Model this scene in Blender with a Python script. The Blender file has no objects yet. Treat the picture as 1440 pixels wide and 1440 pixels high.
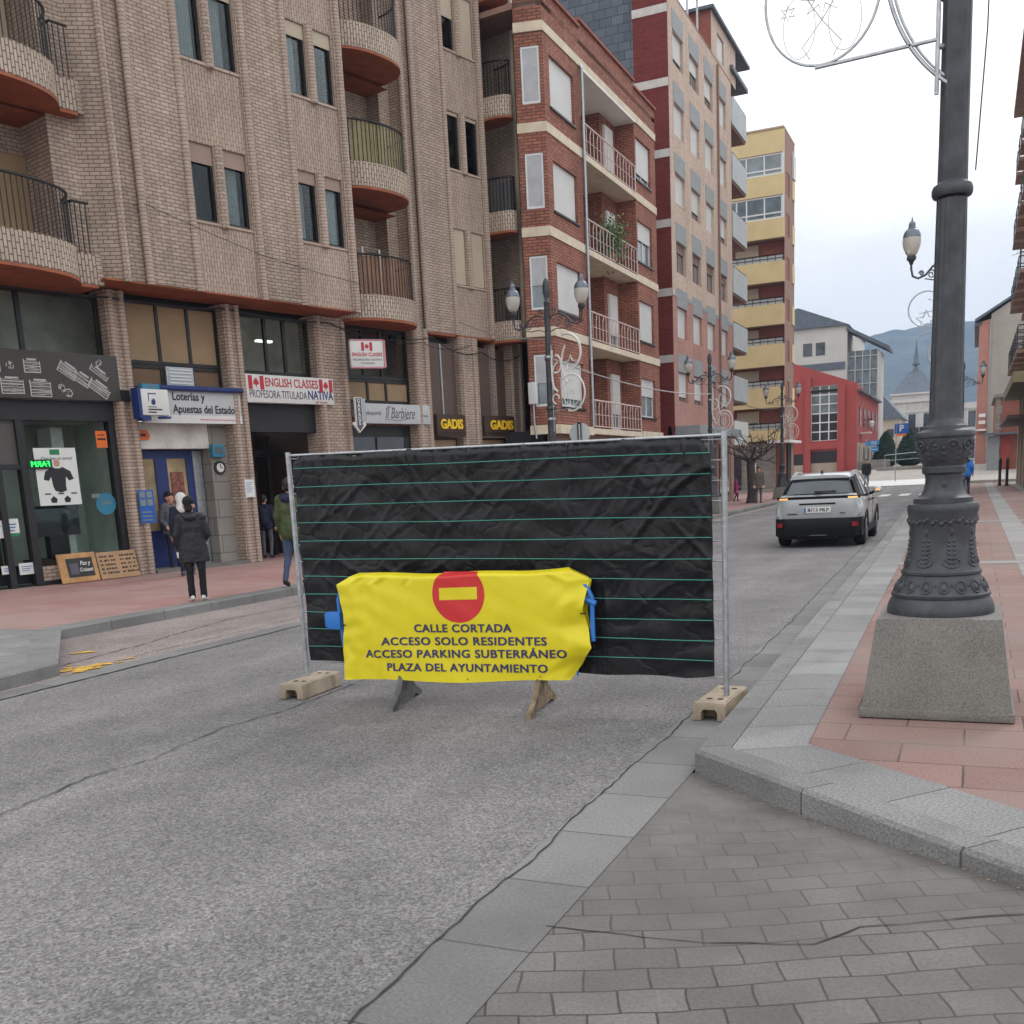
import bpy, bmesh, math, random
import numpy as np
from mathutils import Vector, Matrix
random.seed(7)
C = bpy.context.scene.collection
sc = bpy.context.scene
R = math.radians
PI = math.pi

# ---------------------------------------------------------------- camera
cam_d = bpy.data.cameras.new("Camera")
cam = bpy.data.objects.new("Camera", cam_d)
C.objects.link(cam)
sc.camera = cam
cam_d.sensor_width = 36.0
cam_d.lens = 36.0
cam_d.shift_y = 240.0 / 1440.0
cam_d.clip_start = 0.05
cam_d.clip_end = 6000.0
cam.matrix_world = Matrix(((0.913604, -0.032357, 0.405315, 0.000000), (0.403480, 0.195476, -0.893864, 0.000000), (-0.050306, 0.980175, 0.191643, 0.000000), (0, 0, 0, 1)))
cam.location = (0, 0, 1.65)

# ---------------------------------------------------------------- sky, sun, exposure
SUN_EL, SUN_AZ = 42.0, 18.0
w = bpy.data.worlds.new("World")
sc.world = w
w.use_nodes = True
nt = w.node_tree
nt.nodes.clear()
def wn(t, **k):
    n = nt.nodes.new(t)
    for a, b in k.items():
        setattr(n, a, b)
    return n
wl = lambda a, b: nt.links.new(a, b)
out = wn('ShaderNodeOutputWorld'); bg = wn('ShaderNodeBackground')
sky = wn('ShaderNodeTexSky'); sky.sky_type = 'NISHITA'; sky.sun_disc = False
sky.sun_elevation = R(SUN_EL); sky.sun_rotation = R(SUN_AZ)
tc = wn('ShaderNodeTexCoord'); sep = wn('ShaderNodeSeparateXYZ')
wl(tc.outputs['Generated'], sep.inputs[0])
mp = wn('ShaderNodeMapping'); mp.inputs['Scale'].default_value = (1.0, 1.0, 2.6)
mp.inputs['Location'].default_value = (0.35, 0.2, 0.1)
wl(tc.outputs['Generated'], mp.inputs[0])
n1 = wn('ShaderNodeTexNoise'); n1.inputs['Scale'].default_value = 3.2; n1.inputs['Detail'].default_value = 7; n1.inputs['Roughness'].default_value = 0.55
wl(mp.outputs[0], n1.inputs['Vector'])
ma = wn('ShaderNodeMath', operation='MULTIPLY_ADD'); ma.inputs[1].default_value = 0.34; ma.inputs[2].default_value = -0.17
wl(n1.outputs[0], ma.inputs[0])
ad = wn('ShaderNodeMath', operation='ADD'); wl(sep.outputs['Z'], ad.inputs[0]); wl(ma.outputs[0], ad.inputs[1])
rp = wn('ShaderNodeValToRGB'); cr = rp.color_ramp
cr.elements[0].position = 0.0; cr.elements[0].color = (0.60, 0.60, 0.60, 1)
cr.elements[1].position = 0.9; cr.elements[1].color = (0.96, 0.98, 1.0, 1)
e = cr.elements.new(0.09); e.color = (0.62, 0.615, 0.61, 1)
e = cr.elements.new(0.17); e.color = (0.67, 0.66, 0.645, 1)
e = cr.elements.new(0.23); e.color = (0.82, 0.81, 0.79, 1)
e = cr.elements.new(0.34); e.color = (1.0, 0.985, 0.96, 1)
wl(ad.outputs[0], rp.inputs[0])
vm = wn('ShaderNodeVectorMath', operation='SCALE'); vm.inputs['Scale'].default_value = 17.5
wl(rp.outputs[0], vm.inputs[0])
mx = wn('ShaderNodeMix', data_type='RGBA'); mx.inputs[0].default_value = 0.88
wl(sky.outputs[0], mx.inputs[6]); wl(vm.outputs[0], mx.inputs[7])
wl(mx.outputs[2], bg.inputs[0]); bg.inputs[1].default_value = 0.10
wl(bg.outputs[0], out.inputs[0])
sun_d = bpy.data.lights.new("Sun", 'SUN'); sun_d.energy = 0.9; sun_d.angle = R(14); sun_d.color = (1.0, 0.96, 0.90)
sun = bpy.data.objects.new("Sun", sun_d); C.objects.link(sun)
sd = Vector((math.sin(R(SUN_AZ)) * math.cos(R(SUN_EL)), math.cos(R(SUN_AZ)) * math.cos(R(SUN_EL)), math.sin(R(SUN_EL))))
sun.rotation_euler = sd.to_track_quat('Z', 'Y').to_euler()
sun.location = (0, 0, 60)
sc.view_settings.view_transform = 'Standard'
sc.view_settings.look = 'None'
sc.view_settings.gamma = 1.0
sc.view_settings.exposure = 0.12
sc.view_settings.use_curve_mapping = False

# ---------------------------------------------------------------- mesh helper
class MB:
    def __init__(s):
        s.v = []; s.f = []; s.u = {}; s.m = []; s.cur = 0
    def add(s, pts):
        i = len(s.v); s.v += [tuple(p) for p in pts]; return i
    def face(s, idx, uv=None):
        s.f.append(tuple(idx)); s.m.append(s.cur)
        if uv: s.u[len(s.f) - 1] = uv
    def poly(s, pts, uv=None):
        i = s.add(pts); s.face(range(i, i + len(pts)), uv)
    def box(s, x0, x1, y0, y1, z0, z1):
        if x0 > x1: x0, x1 = x1, x0
        if y0 > y1: y0, y1 = y1, y0
        if z0 > z1: z0, z1 = z1, z0
        i = s.add([(x0,y0,z0),(x1,y0,z0),(x1,y1,z0),(x0,y1,z0),(x0,y0,z1),(x1,y0,z1),(x1,y1,z1),(x0,y1,z1)])
        for q in ((3,2,1,0),(4,5,6,7),(0,1,5,4),(1,2,6,5),(2,3,7,6),(3,0,4,7)):
            s.face([i + k for k in q])
        return s
    def obox(s, c, sx, sy, sz, M):
        c = Vector(c)
        p = [c + M @ Vector((a * sx / 2, b * sy / 2, d * sz / 2)) for d in (-1, 1) for a, b in ((-1,-1),(1,-1),(1,1),(-1,1))]
        i = s.add(p)
        for q in ((3,2,1,0),(4,5,6,7),(0,1,5,4),(1,2,6,5),(2,3,7,6),(3,0,4,7)):
            s.face([i + k for k in q])
        return s
    def prism(s, pts, z0, z1):           # vertical prism over a counter-clockwise xy polygon
        n = len(pts)
        zz0 = z0 if hasattr(z0, '__len__') else [z0] * n
        zz1 = z1 if hasattr(z1, '__len__') else [z1] * n
        i = s.add([(p[0], p[1], zz0[k]) for k, p in enumerate(pts)] + [(p[0], p[1], zz1[k]) for k, p in enumerate(pts)])
        s.face([i + n - 1 - k for k in range(n)]); s.face([i + n + k for k in range(n)])
        for k in range(n):
            l = (k + 1) % n
            s.face((i + k, i + l, i + n + l, i + n + k))
        return s
    def extr(s, pts, y0, y1):             # prism along y over an (x, z) polygon, counter-clockwise seen from -y
        n = len(pts)
        i = s.add([(p[0], y0, p[1]) for p in pts] + [(p[0], y1, p[1]) for p in pts])
        s.face([i + k for k in range(n)]); s.face([i + 2 * n - 1 - k for k in range(n)])
        for k in range(n):
            l = (k + 1) % n
            s.face((i + l, i + k, i + n + k, i + n + l))
        return s
    def tube(s, pts, r, n=8, closed=False, cap=True):
        pts = [Vector(p) for p in pts]; m = len(pts)
        rr = r if hasattr(r, '__len__') else [r] * m
        rings = []; up = None
        for k in range(m):
            a = pts[k - 1] if (k > 0 or closed) else pts[k]
            b = pts[(k + 1) % m] if (k < m - 1 or closed) else pts[k]
            t = (b - a)
            t = t.normalized() if t.length > 1e-9 else Vector((0, 0, 1))
            if up is None:
                up = Vector((0, 0, 1)) if abs(t.z) < 0.9 else Vector((1, 0, 0))
            u = up - t * up.dot(t)
            if u.length < 1e-6: u = t.orthogonal()
            u.normalize(); v = t.cross(u); up = u
            rings.append(s.add([pts[k] + (u * math.cos(2 * PI * j / n) + v * math.sin(2 * PI * j / n)) * rr[k] for j in range(n)]))
        for k in range(m if closed else m - 1):
            a = rings[k]; b = rings[(k + 1) % m]
            for j in range(n):
                l = (j + 1) % n
                s.face((a + j, a + l, b + l, b + j))
        if cap and not closed:
            s.face([rings[0] + n - 1 - j for j in range(n)]); s.face([rings[-1] + j for j in range(n)])
        return s
    def lathe(s, prof, n=32, c=(0, 0, 0), sx=1, sy=1, wob=None):
        rings = []
        for (r, z) in prof:
            rings.append(s.add([(c[0] + sx * (r + (wob(j / n, z) if wob else 0)) * math.cos(2 * PI * j / n), c[1] + sy * (r + (wob(j / n, z) if wob else 0)) * math.sin(2 * PI * j / n), c[2] + z) for j in range(n)]))
        for a, b in zip(rings, rings[1:]):
            for j in range(n):
                l = (j + 1) % n
                s.face((a + j, a + l, b + l, b + j))
        s.face([rings[0] + n - 1 - j for j in range(n)]); s.face([rings[-1] + j for j in range(n)])
        return s
    def grid(s, fn, nu, nv, uvs=None):
        i = s.add([fn(a / nu, b / nv) for b in range(nv + 1) for a in range(nu + 1)])
        for b in range(nv):
            for a in range(nu):
                k = i + b * (nu + 1) + a
                uv = None
                if uvs:
                    uv = [(a / nu * uvs[0], b / nv * uvs[1]), ((a + 1) / nu * uvs[0], b / nv * uvs[1]), ((a + 1) / nu * uvs[0], (b + 1) / nv * uvs[1]), (a / nu * uvs[0], (b + 1) / nv * uvs[1])]
                s.face((k, k + 1, k + nu + 2, k + nu + 1), uv)
        return s
    def wall(s, x0, x1, z0, z1, y, holes=(), depth=0.2):
        """wall sheet in the xz plane facing -y with real openings and their reveals"""
        xs = sorted({x0, x1, *[h[0] for h in holes], *[h[1] for h in holes]}); xs = [x for x in xs if x0 <= x <= x1]
        zs = sorted({z0, z1, *[h[2] for h in holes], *[h[3] for h in holes]}); zs = [z for z in zs if z0 <= z <= z1]
        for a, b in zip(xs, xs[1:]):
            for c, d in zip(zs, zs[1:]):
                mx_, mz_ = (a + b) / 2, (c + d) / 2
                if any(h[0] < mx_ < h[1] and h[2] < mz_ < h[3] for h in holes): continue
                s.poly([(a, y, c), (b, y, c), (b, y, d), (a, y, d)])
        for h in holes:
            a, b, c, d = h[:4]; e = y + depth
            s.poly([(a, y, c), (a, y, d), (a, e, d), (a, e, c)])
            s.poly([(b, y, d), (b, y, c), (b, e, c), (b, e, d)])
            s.poly([(a, y, d), (b, y, d), (b, e, d), (a, e, d)])
            s.poly([(b, y, c), (a, y, c), (a, e, c), (b, e, c)])
        return s
    def build_each(s, name, mats, parent=None, **k):
        """every loose piece becomes a mesh of its own"""
        par = list(range(len(s.v)))
        def find(a):
            while par[a] != a: par[a] = par[par[a]]; a = par[a]
            return a
        for f in s.f:
            for v in f[1:]: par[find(v)] = find(f[0])
        groups = {}
        for i, f in enumerate(s.f): groups.setdefault(find(f[0]), []).append(f)
        res = []
        for fs in groups.values():
            ids = sorted({v for f in fs for v in f}); mp_ = {v: i for i, v in enumerate(ids)}
            m = MB(); m.v = [s.v[v] for v in ids]; m.f = [tuple(mp_[v] for v in f) for f in fs]; m.m = [0] * len(fs)
            res.append(m.build(name, mats, parent, **k))
        return res
    def build(s, name, mats, parent=None, smooth=None, bevel=0, loc=None, uv=True):
        me = bpy.data.meshes.new(name)
        me.from_pydata(s.v, [], s.f)
        if not hasattr(mats, '__len__'): mats = [mats]
        for m in mats: me.materials.append(m)
        if len(mats) > 1: me.polygons.foreach_set('material_index', s.m)
        if uv:
            lay = me.uv_layers.new(name='UVMap')
            co = lay.data
            me.update()
            V = s.v
            for p in me.polygons:
                if p.index in s.u:
                    for li, c_ in zip(p.loop_indices, s.u[p.index]): co[li].uv = c_
                    continue
                nx, ny, nz = p.normal
                if abs(nz) > 0.75:
                    for li, vi in zip(p.loop_indices, p.vertices): co[li].uv = (V[vi][0], V[vi][1])
                else:
                    h = math.hypot(nx, ny); tx, ty = -ny / h, nx / h
                    for li, vi in zip(p.loop_indices, p.vertices):
                        q = V[vi]; co[li].uv = (q[0] * tx + q[1] * ty, q[2])
        if bevel:
            bm = bmesh.new(); bm.from_mesh(me)
            bmesh.ops.remove_doubles(bm, verts=bm.verts, dist=1e-5)
            ed = [e_ for e_ in bm.edges if len(e_.link_faces) == 2 and e_.calc_face_angle(0) > 0.5]
            bmesh.ops.bevel(bm, geom=ed, offset=bevel, segments=2, profile=0.6, affect='EDGES', clamp_overlap=True)
            bm.to_mesh(me); bm.free()
            smooth = smooth or 35
        if smooth:
            me.polygons.foreach_set('use_smooth', [True] * len(me.polygons))
            me.set_sharp_from_angle(angle=R(smooth))
        me.update()
        o = bpy.data.objects.new(name, me); C.objects.link(o)
        if parent: o.parent = parent
        if loc: o.location = loc
        return o

def tag(o, label=None, cat=None, group=None, kind=None):
    if label: o['label'] = label
    if cat: o['category'] = cat
    if group: o['group'] = group
    if kind: o['kind'] = kind
    return o
def thing(name, label, cat, loc=(0, 0, 0), rz=0, group=None):
    o = bpy.data.objects.new(name, None); C.objects.link(o); o.empty_display_size = 0.2
    o.location = loc; o.rotation_euler = (0, 0, rz)
    return tag(o, label, cat, group)
def copy_tree(o, parent=None):
    c = o.copy(); C.objects.link(c)
    if parent: c.parent = parent
    for ch in list(o.children): copy_tree(ch, c)
    return c
def structure(o): o['kind'] = 'structure'; return o

_dg = None
def lettering(body, size, mat, parent, loc, rot=(PI / 2, 0, 0), align='CENTER', shear=0, bold=0.0, sx=1.0, depth=0.004, name='lettering', mirror=False, space=1.0, width=None):
    cu = bpy.data.curves.new(name, 'FONT'); cu.body = body; cu.size = size
    cu.align_x = align; cu.align_y = 'CENTER'; cu.shear = shear; cu.offset = bold * size; cu.extrude = depth; cu.resolution_u = 3
    cu.space_character = space
    t = bpy.data.objects.new(name, cu); C.objects.link(t)
    dg = bpy.context.evaluated_depsgraph_get()
    me = bpy.data.meshes.new_from_object(t.evaluated_get(dg))
    me.name = name
    bpy.data.objects.remove(t)
    if width:
        xs = [v.co.x for v in me.vertices]; sx = width / max(1e-6, max(xs) - min(xs))
    for v in me.vertices:
        v.co.x *= sx
        if mirror: v.co.x *= -1
    if mirror: me.flip_normals()
    me.materials.clear(); me.materials.append(mat)
    o = bpy.data.objects.new(name, me); C.objects.link(o)
    o.parent = parent; o.location = loc; o.rotation_euler = rot
    return o

# ---------------------------------------------------------------- materials
MATS = {}
class NT:
    def __init__(s, name):
        m = bpy.data.materials.new(name); m.use_nodes = True
        s.m = m; s.t = m.node_tree; s.t.nodes.clear()
        s.out = s.n('ShaderNodeOutputMaterial'); s.p = s.n('ShaderNodeBsdfPrincipled'); s.l(s.p.outputs[0], s.out.inputs[0])
    def n(s, t, **k):
        x = s.t.nodes.new(t)
        for a, b in k.items(): setattr(x, a, b)
        return x
    def l(s, a, b): s.t.links.new(a, b)
    def coord(s, kind='UV', scale=(1, 1, 1), rot=0, loc=(0, 0, 0)):
        tc_ = s.n('ShaderNodeTexCoord'); mp_ = s.n('ShaderNodeMapping')
        mp_.inputs['Scale'].default_value = scale; mp_.inputs['Rotation'].default_value = (0, 0, rot); mp_.inputs['Location'].default_value = loc
        s.l(tc_.outputs[kind], mp_.inputs[0]); return mp_.outputs[0]
    def noise(s, vec, scale, detail=4, rough=0.55):
        x = s.n('ShaderNodeTexNoise'); x.inputs['Scale'].default_value = scale; x.inputs['Detail'].default_value = detail; x.inputs['Roughness'].default_value = rough
        s.l(vec, x.inputs['Vector']); return x.outputs[0]
    def ramp(s, fac, *stops):
        x = s.n('ShaderNodeValToRGB'); c = x.color_ramp
        while len(c.elements) < len(stops): c.elements.new(0.5)
        for e_, (p_, col) in zip(c.elements, stops):
            e_.position = p_; e_.color = (*col, 1) if hasattr(col, '__len__') else (col, col, col, 1)
        s.l(fac, x.inputs[0]); return x.outputs[0]
    def mix(s, fac, a, b, mode='MIX'):
        x = s.n('ShaderNodeMix', data_type='RGBA', blend_type=mode)
        for v, i in ((fac, 0), (a, 6), (b, 7)):
            if hasattr(v, 'is_linked'): s.l(v, x.inputs[i])
            elif i == 0: x.inputs[0].default_value = v
            else: x.inputs[i].default_value = (*v, 1) if hasattr(v, '__len__') else (v, v, v, 1)
        return x.outputs[2]
    def bump(s, h, strength=0.3, dist=0.01):
        b = s.n('ShaderNodeBump'); b.inputs['Strength'].default_value = strength; b.inputs['Distance'].default_value = dist
        s.l(h, b.inputs['Height']); s.l(b.outputs[0], s.p.inputs['Normal'])
    def col(s, c): 
        if hasattr(c, 'is_linked'): s.l(c, s.p.inputs['Base Color'])
        else: s.p.inputs['Base Color'].default_value = (*c, 1)
    def set(s, **k):
        for a, b in k.items(): s.p.inputs[a.replace('_', ' ')].default_value = b

def plain(name, c, rough=0.6, metal=0.0, var=0.12, scale=3.0, bump=0.0, bscale=60, spec=0.4, fine=0.0):
    s = NT(name); v = s.coord('Object')
    f = s.noise(v, scale, 6)
    lo = tuple(x * (1 - var) for x in c); hi = tuple(min(1, x * (1 + var)) for x in c)
    k = s.ramp(f, (0.3, lo), (0.7, hi))
    if fine:
        g = s.noise(v, 90, 3); k = s.mix(fine, k, s.ramp(g, (0.35, tuple(x * .5 for x in c)), (0.65, tuple(min(1, x * 1.5) for x in c))))
    s.col(k); s.set(Roughness=rough, Metallic=metal); s.p.inputs['Specular IOR Level'].default_value = spec
    if bump: s.bump(s.noise(v, bscale, 4), bump, 0.01)
    MATS[name] = s.m; return s.m

def brick(name, c1, c2, mortar, bw, bh, ms, rot=0.0, bump=0.5, rough=0.85, var=0.25, offset=0.5, stain=None, speck=0.0, dist=0.008, smooth=0.1, varscale=0.6, jit=0.0, streak=0.0):
    s = NT(name); v = s.coord('UV', rot=rot)
    vv = v
    if jit:
        nz = s.n('ShaderNodeTexNoise'); nz.inputs['Scale'].default_value = 3.0; s.l(v, nz.inputs['Vector'])
        sb = s.n('ShaderNodeVectorMath', operation='SUBTRACT'); s.l(nz.outputs[1], sb.inputs[0]); sb.inputs[1].default_value = (.5, .5, .5)
        scl = s.n('ShaderNodeVectorMath', operation='SCALE'); s.l(sb.outputs[0], scl.inputs[0]); scl.inputs['Scale'].default_value = jit
        ad_ = s.n('ShaderNodeVectorMath', operation='ADD'); s.l(v, ad_.inputs[0]); s.l(scl.outputs[0], ad_.inputs[1]); vv = ad_.outputs[0]
    b = s.n('ShaderNodeTexBrick'); b.offset = offset
    b.inputs['Scale'].default_value = 1.0; b.inputs['Brick Width'].default_value = bw; b.inputs['Row Height'].default_value = bh
    b.inputs['Mortar Size'].default_value = ms; b.inputs['Mortar Smooth'].default_value = smooth
    b.inputs['Color1'].default_value = (*c1, 1); b.inputs['Color2'].default_value = (*c2, 1); b.inputs['Mortar'].default_value = (*mortar, 1)
    s.l(vv, b.inputs['Vector'])
    k = b.outputs['Color']
    f = s.noise(v, varscale, 5)
    k = s.mix(1.0, k, s.ramp(f, (0.25, 1 - var), (0.75, 1 + var * 0.6)), 'MULTIPLY')
    if streak:
        q_ = s.noise(s.coord('UV', scale=(2.6, .13, 1)), 1.7, 6, .62); k = s.mix(1.0, k, s.ramp(q_, (0.30, 1 - streak), (0.62, 1 + streak * .35)), 'MULTIPLY')
        q2 = s.noise(s.coord('UV', scale=(5.0, 14.0, 1)), 1.0, 1); k = s.mix(1.0, k, s.ramp(q2, (0.3, 1 - streak * .5), (0.7, 1 + streak * .4)), 'MULTIPLY')
    if speck:
        g = s.noise(v, 70, 3, 0.7); k = s.mix(1.0, k, s.ramp(g, (0.35, 1 - speck), (0.65, 1 + speck)), 'MULTIPLY')
    if stain:
        g = s.noise(v, stain[1], 6, 0.6); k = s.mix(s.ramp(g, (stain[2], 0.0), (stain[2] + 0.2, stain[3])), k, stain[0])
    s.col(k); s.set(Roughness=rough); s.p.inputs['Specular IOR Level'].default_value = 0.25
    if bump:
        inv = s.n('ShaderNodeMath', operation='SUBTRACT'); inv.inputs[0].default_value = 1.0; s.l(b.outputs['Fac'], inv.inputs[1])
        h = s.n('ShaderNodeMath', operation='MULTIPLY_ADD'); s.l(s.noise(v, 45, 4), h.inputs[0]); h.inputs[1].default_value = 0.25; s.l(inv.outputs[0], h.inputs[2])
        s.bump(h.outputs[0], bump, dist)
    MATS[name] = s.m; return s.m

# beige street-front brick
M_br = brick('beige_brick', (.48, .378, .305), (.39, .302, .242), (.185, .142, .116), .20, .072, .009, var=.22, streak=.20)
M_brv = brick('beige_brick_upright', (.475, .375, .302), (.405, .312, .25), (.205, .157, .13), .20, .072, .008, rot=PI / 2, var=.18, streak=.16)
M_brc = brick('balcony_brick', (.52, .43, .345), (.42, .335, .27), (.15, .115, .095), .21, .074, .011, rot=PI / 2, var=.2)
M_rib = brick('rib_brick', (.49, .385, .315), (.40, .305, .25), (.22, .17, .145), 1.0, .072, .009, var=.2)
M_soff = plain('red_soffit_paint', (.29, .085, .038), .75, var=.2)
M_red = brick('red_brick', (.44, .165, .105), (.30, .10, .07), (.13, .085, .07), .26, .085, .016, var=.25, streak=.16)
M_red2 = brick('bright_red_brick', (.36, .115, .08), (.30, .085, .06), (.20, .13, .11), .25, .066, .008, var=.15)
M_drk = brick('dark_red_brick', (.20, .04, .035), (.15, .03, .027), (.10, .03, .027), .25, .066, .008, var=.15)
M_tan = brick('tan_brick', (.63, .475, .38), (.52, .375, .30), (.50, .42, .36), .25, .07, .010, var=.15, streak=.16)
M_pnk = brick('pink_brick', (.50, .25, .205), (.42, .195, .165), (.36, .25, .21), .25, .07, .010, var=.15, streak=.15)
M_cream = plain('cream_band', (.60, .52, .40), .8, var=.15, fine=.1)
M_white = plain('white_paint', (.72, .72, .70), .6, var=.06)
M_whiteb = plain('white_band', (.50, .48, .46), .8, var=.1)
M_dark = plain('dark_bronze_metal', (.022, .02, .019), .35, .3, var=.2)
M_black = plain('black_paint', (.018, .018, .020), .45, var=.2)
M_iron = plain('cast_iron_grey', (.060, .064, .072), .5, .35, var=.3, scale=9, bump=.15, bscale=120)
M_alu = plain('white_aluminium', (.66, .67, .68), .45, var=.05)
M_galv = plain('galvanised_steel', (.40, .42, .44), .42, .75, var=.22, scale=18)
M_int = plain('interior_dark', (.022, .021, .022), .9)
M_intw = plain('interior_pale', (.62, .60, .56), .9, var=.2)
M_curt = plain('white_curtain', (.78, .80, .81), .9, var=.10, scale=8)
M_shutg = plain('grey_spandrel', (.27, .29, .30), .7, var=.1)
M_balg = plain('pale_grey_panel', (.44, .47, .48), .7, var=.10, scale=1.2)
M_yel = plain('yellow_render', (.62, .50, .27), .8, var=.10, scale=.8, fine=.05)
M_brw = plain('brown_render', (.28, .17, .13), .85, var=.12)
M_rred = plain('crimson_render', (.36, .066, .060), .75, var=.1, scale=.7)
M_mus = plain('pale_stone_cladding', (.50, .48, .45), .7, var=.08, scale=.5)
M_slate = brick('slate_tiles', (.11, .135, .165), (.075, .092, .115), (.035, .04, .05), .5, .33, .012, var=.25, rough=.6)
M_slater = plain('slate_roof', (.10, .12, .15), .6, var=.2, scale=2)
M_town = plain('town_hall_stone', (.46, .44, .41), .8, var=.15, scale=1.0)
M_gable = plain('grey_render_gable', (.36, .33, .29), .85, var=.12, scale=.6)
M_pinkr = plain('pink_render', (.42, .20, .155), .85, var=.12, scale=.6)
M_beige = plain('beige_render', (.42, .35, .27), .85, var=.12, scale=.6)
M_olive = plain('olive_fascia', (.17, .15, .075), .7, var=.15)
M_stone = brick('grey_ashlar', (.30, .28, .25), (.24, .225, .20), (.15, .14, .13), .8, .4, .012, var=.25)
M_granite = plain('granite', (.165, .157, .143), .75, var=.28, scale=3.5, bump=.3, bscale=160, fine=.5)
M_kerb = brick('granite_kerb', (.215, .212, .208), (.18, .177, .174), (.07, .07, .068), .95, 5.0, .005, rot=PI/2, var=.3, speck=.34, offset=0, bump=.25, stain=((.10, .10, .092), 2.6, .50, .5))
M_slab = brick('granite_slabs', (.255, .252, .248), (.205, .202, .199), (.08, .08, .078), .40, .55, .005, var=.28, speck=.30, offset=0, bump=.3, stain=((.12, .115, .11), 2.2, .52, .45))
M_slab2 = brick('granite_slabs_wide', (.29, .28, .27), (.24, .232, .225), (.07, .07, .07), 2.2, .55, .008, var=.2, speck=.22, offset=0, bump=.3)
M_gut = brick('granite_gutter', (.205, .20, .196), (.158, .155, .152), (.07, .068, .066), 3.0, .62, .005, var=.28, speck=.18, offset=0, bump=.3, stain=((.115, .11, .105), 1.1, .50, .55))
M_pave = brick('red_paving', (.265, .165, .143), (.215, .13, .114), (.09, .06, .054), .62, .39, .006, var=.22, speck=.24, bump=.3, stain=((.225, .178, .16), .8, .42, .65))
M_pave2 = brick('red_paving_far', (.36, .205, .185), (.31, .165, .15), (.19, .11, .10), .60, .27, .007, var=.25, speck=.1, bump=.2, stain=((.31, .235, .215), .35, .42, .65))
M_bay = brick('grey_pavers', (.166, .156, .149), (.126, .118, .112), (.058, .054, .050), .215, .148, .0045, rot=-.365, var=.30, speck=.16, bump=.3, jit=.045, varscale=1.1, stain=((.088, .084, .076), .75, .44, .75))
def dirty_bay():
    t_ = M_bay.node_tree; pr_ = next(n for n in t_.nodes if n.type == 'BSDF_PRINCIPLED'); src = pr_.inputs['Base Color'].links[0].from_socket
    tc_ = t_.nodes.new('ShaderNodeTexCoord'); sp_ = t_.nodes.new('ShaderNodeSeparateXYZ'); t_.links.new(tc_.outputs['UV'], sp_.inputs[0])
    nz_ = t_.nodes.new('ShaderNodeTexNoise'); nz_.inputs['Scale'].default_value = 1.6; nz_.inputs['Detail'].default_value = 6; t_.links.new(tc_.outputs['UV'], nz_.inputs['Vector'])
    m1 = t_.nodes.new('ShaderNodeMath'); m1.operation = 'MULTIPLY_ADD'; m1.inputs[1].default_value = 2.2; t_.links.new(nz_.outputs[0], m1.inputs[0]); t_.links.new(sp_.outputs['Y'], m1.inputs[2])
    rp_ = t_.nodes.new('ShaderNodeValToRGB'); rp_.color_ramp.elements[0].position = .40; rp_.color_ramp.elements[1].position = .62; rp_.color_ramp.elements[1].color = (.88, .88, .88, 1)
    m2 = t_.nodes.new('ShaderNodeMath'); m2.operation = 'MULTIPLY'; m2.inputs[1].default_value = .1; t_.links.new(m1.outputs[0], m2.inputs[0]); t_.links.new(m2.outputs[0], rp_.inputs[0])
    g_ = t_.nodes.new('ShaderNodeTexNoise'); g_.inputs['Scale'].default_value = 3.0; g_.inputs['Detail'].default_value = 9; g_.inputs['Roughness'].default_value = .7; t_.links.new(tc_.outputs['UV'], g_.inputs['Vector'])
    r2 = t_.nodes.new('ShaderNodeValToRGB'); r2.color_ramp.elements[0].position = .3; r2.color_ramp.elements[0].color = (.098, .093, .086, 1); r2.color_ramp.elements[1].position = .7; r2.color_ramp.elements[1].color = (.182, .172, .163, 1); t_.links.new(g_.outputs[0], r2.inputs[0])
    mx_ = t_.nodes.new('ShaderNodeMix'); mx_.data_type = 'RGBA'; t_.links.new(rp_.outputs[0], mx_.inputs[0]); t_.links.new(src, mx_.inputs[6]); t_.links.new(r2.outputs[0], mx_.inputs[7]); t_.links.new(mx_.outputs[2], pr_.inputs['Base Color'])
dirty_bay()
M_plaza = brick('plaza_paving', (.40, .37, .33), (.34, .31, .28), (.24, .21, .19), .8, .8, .012, var=.12)

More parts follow.
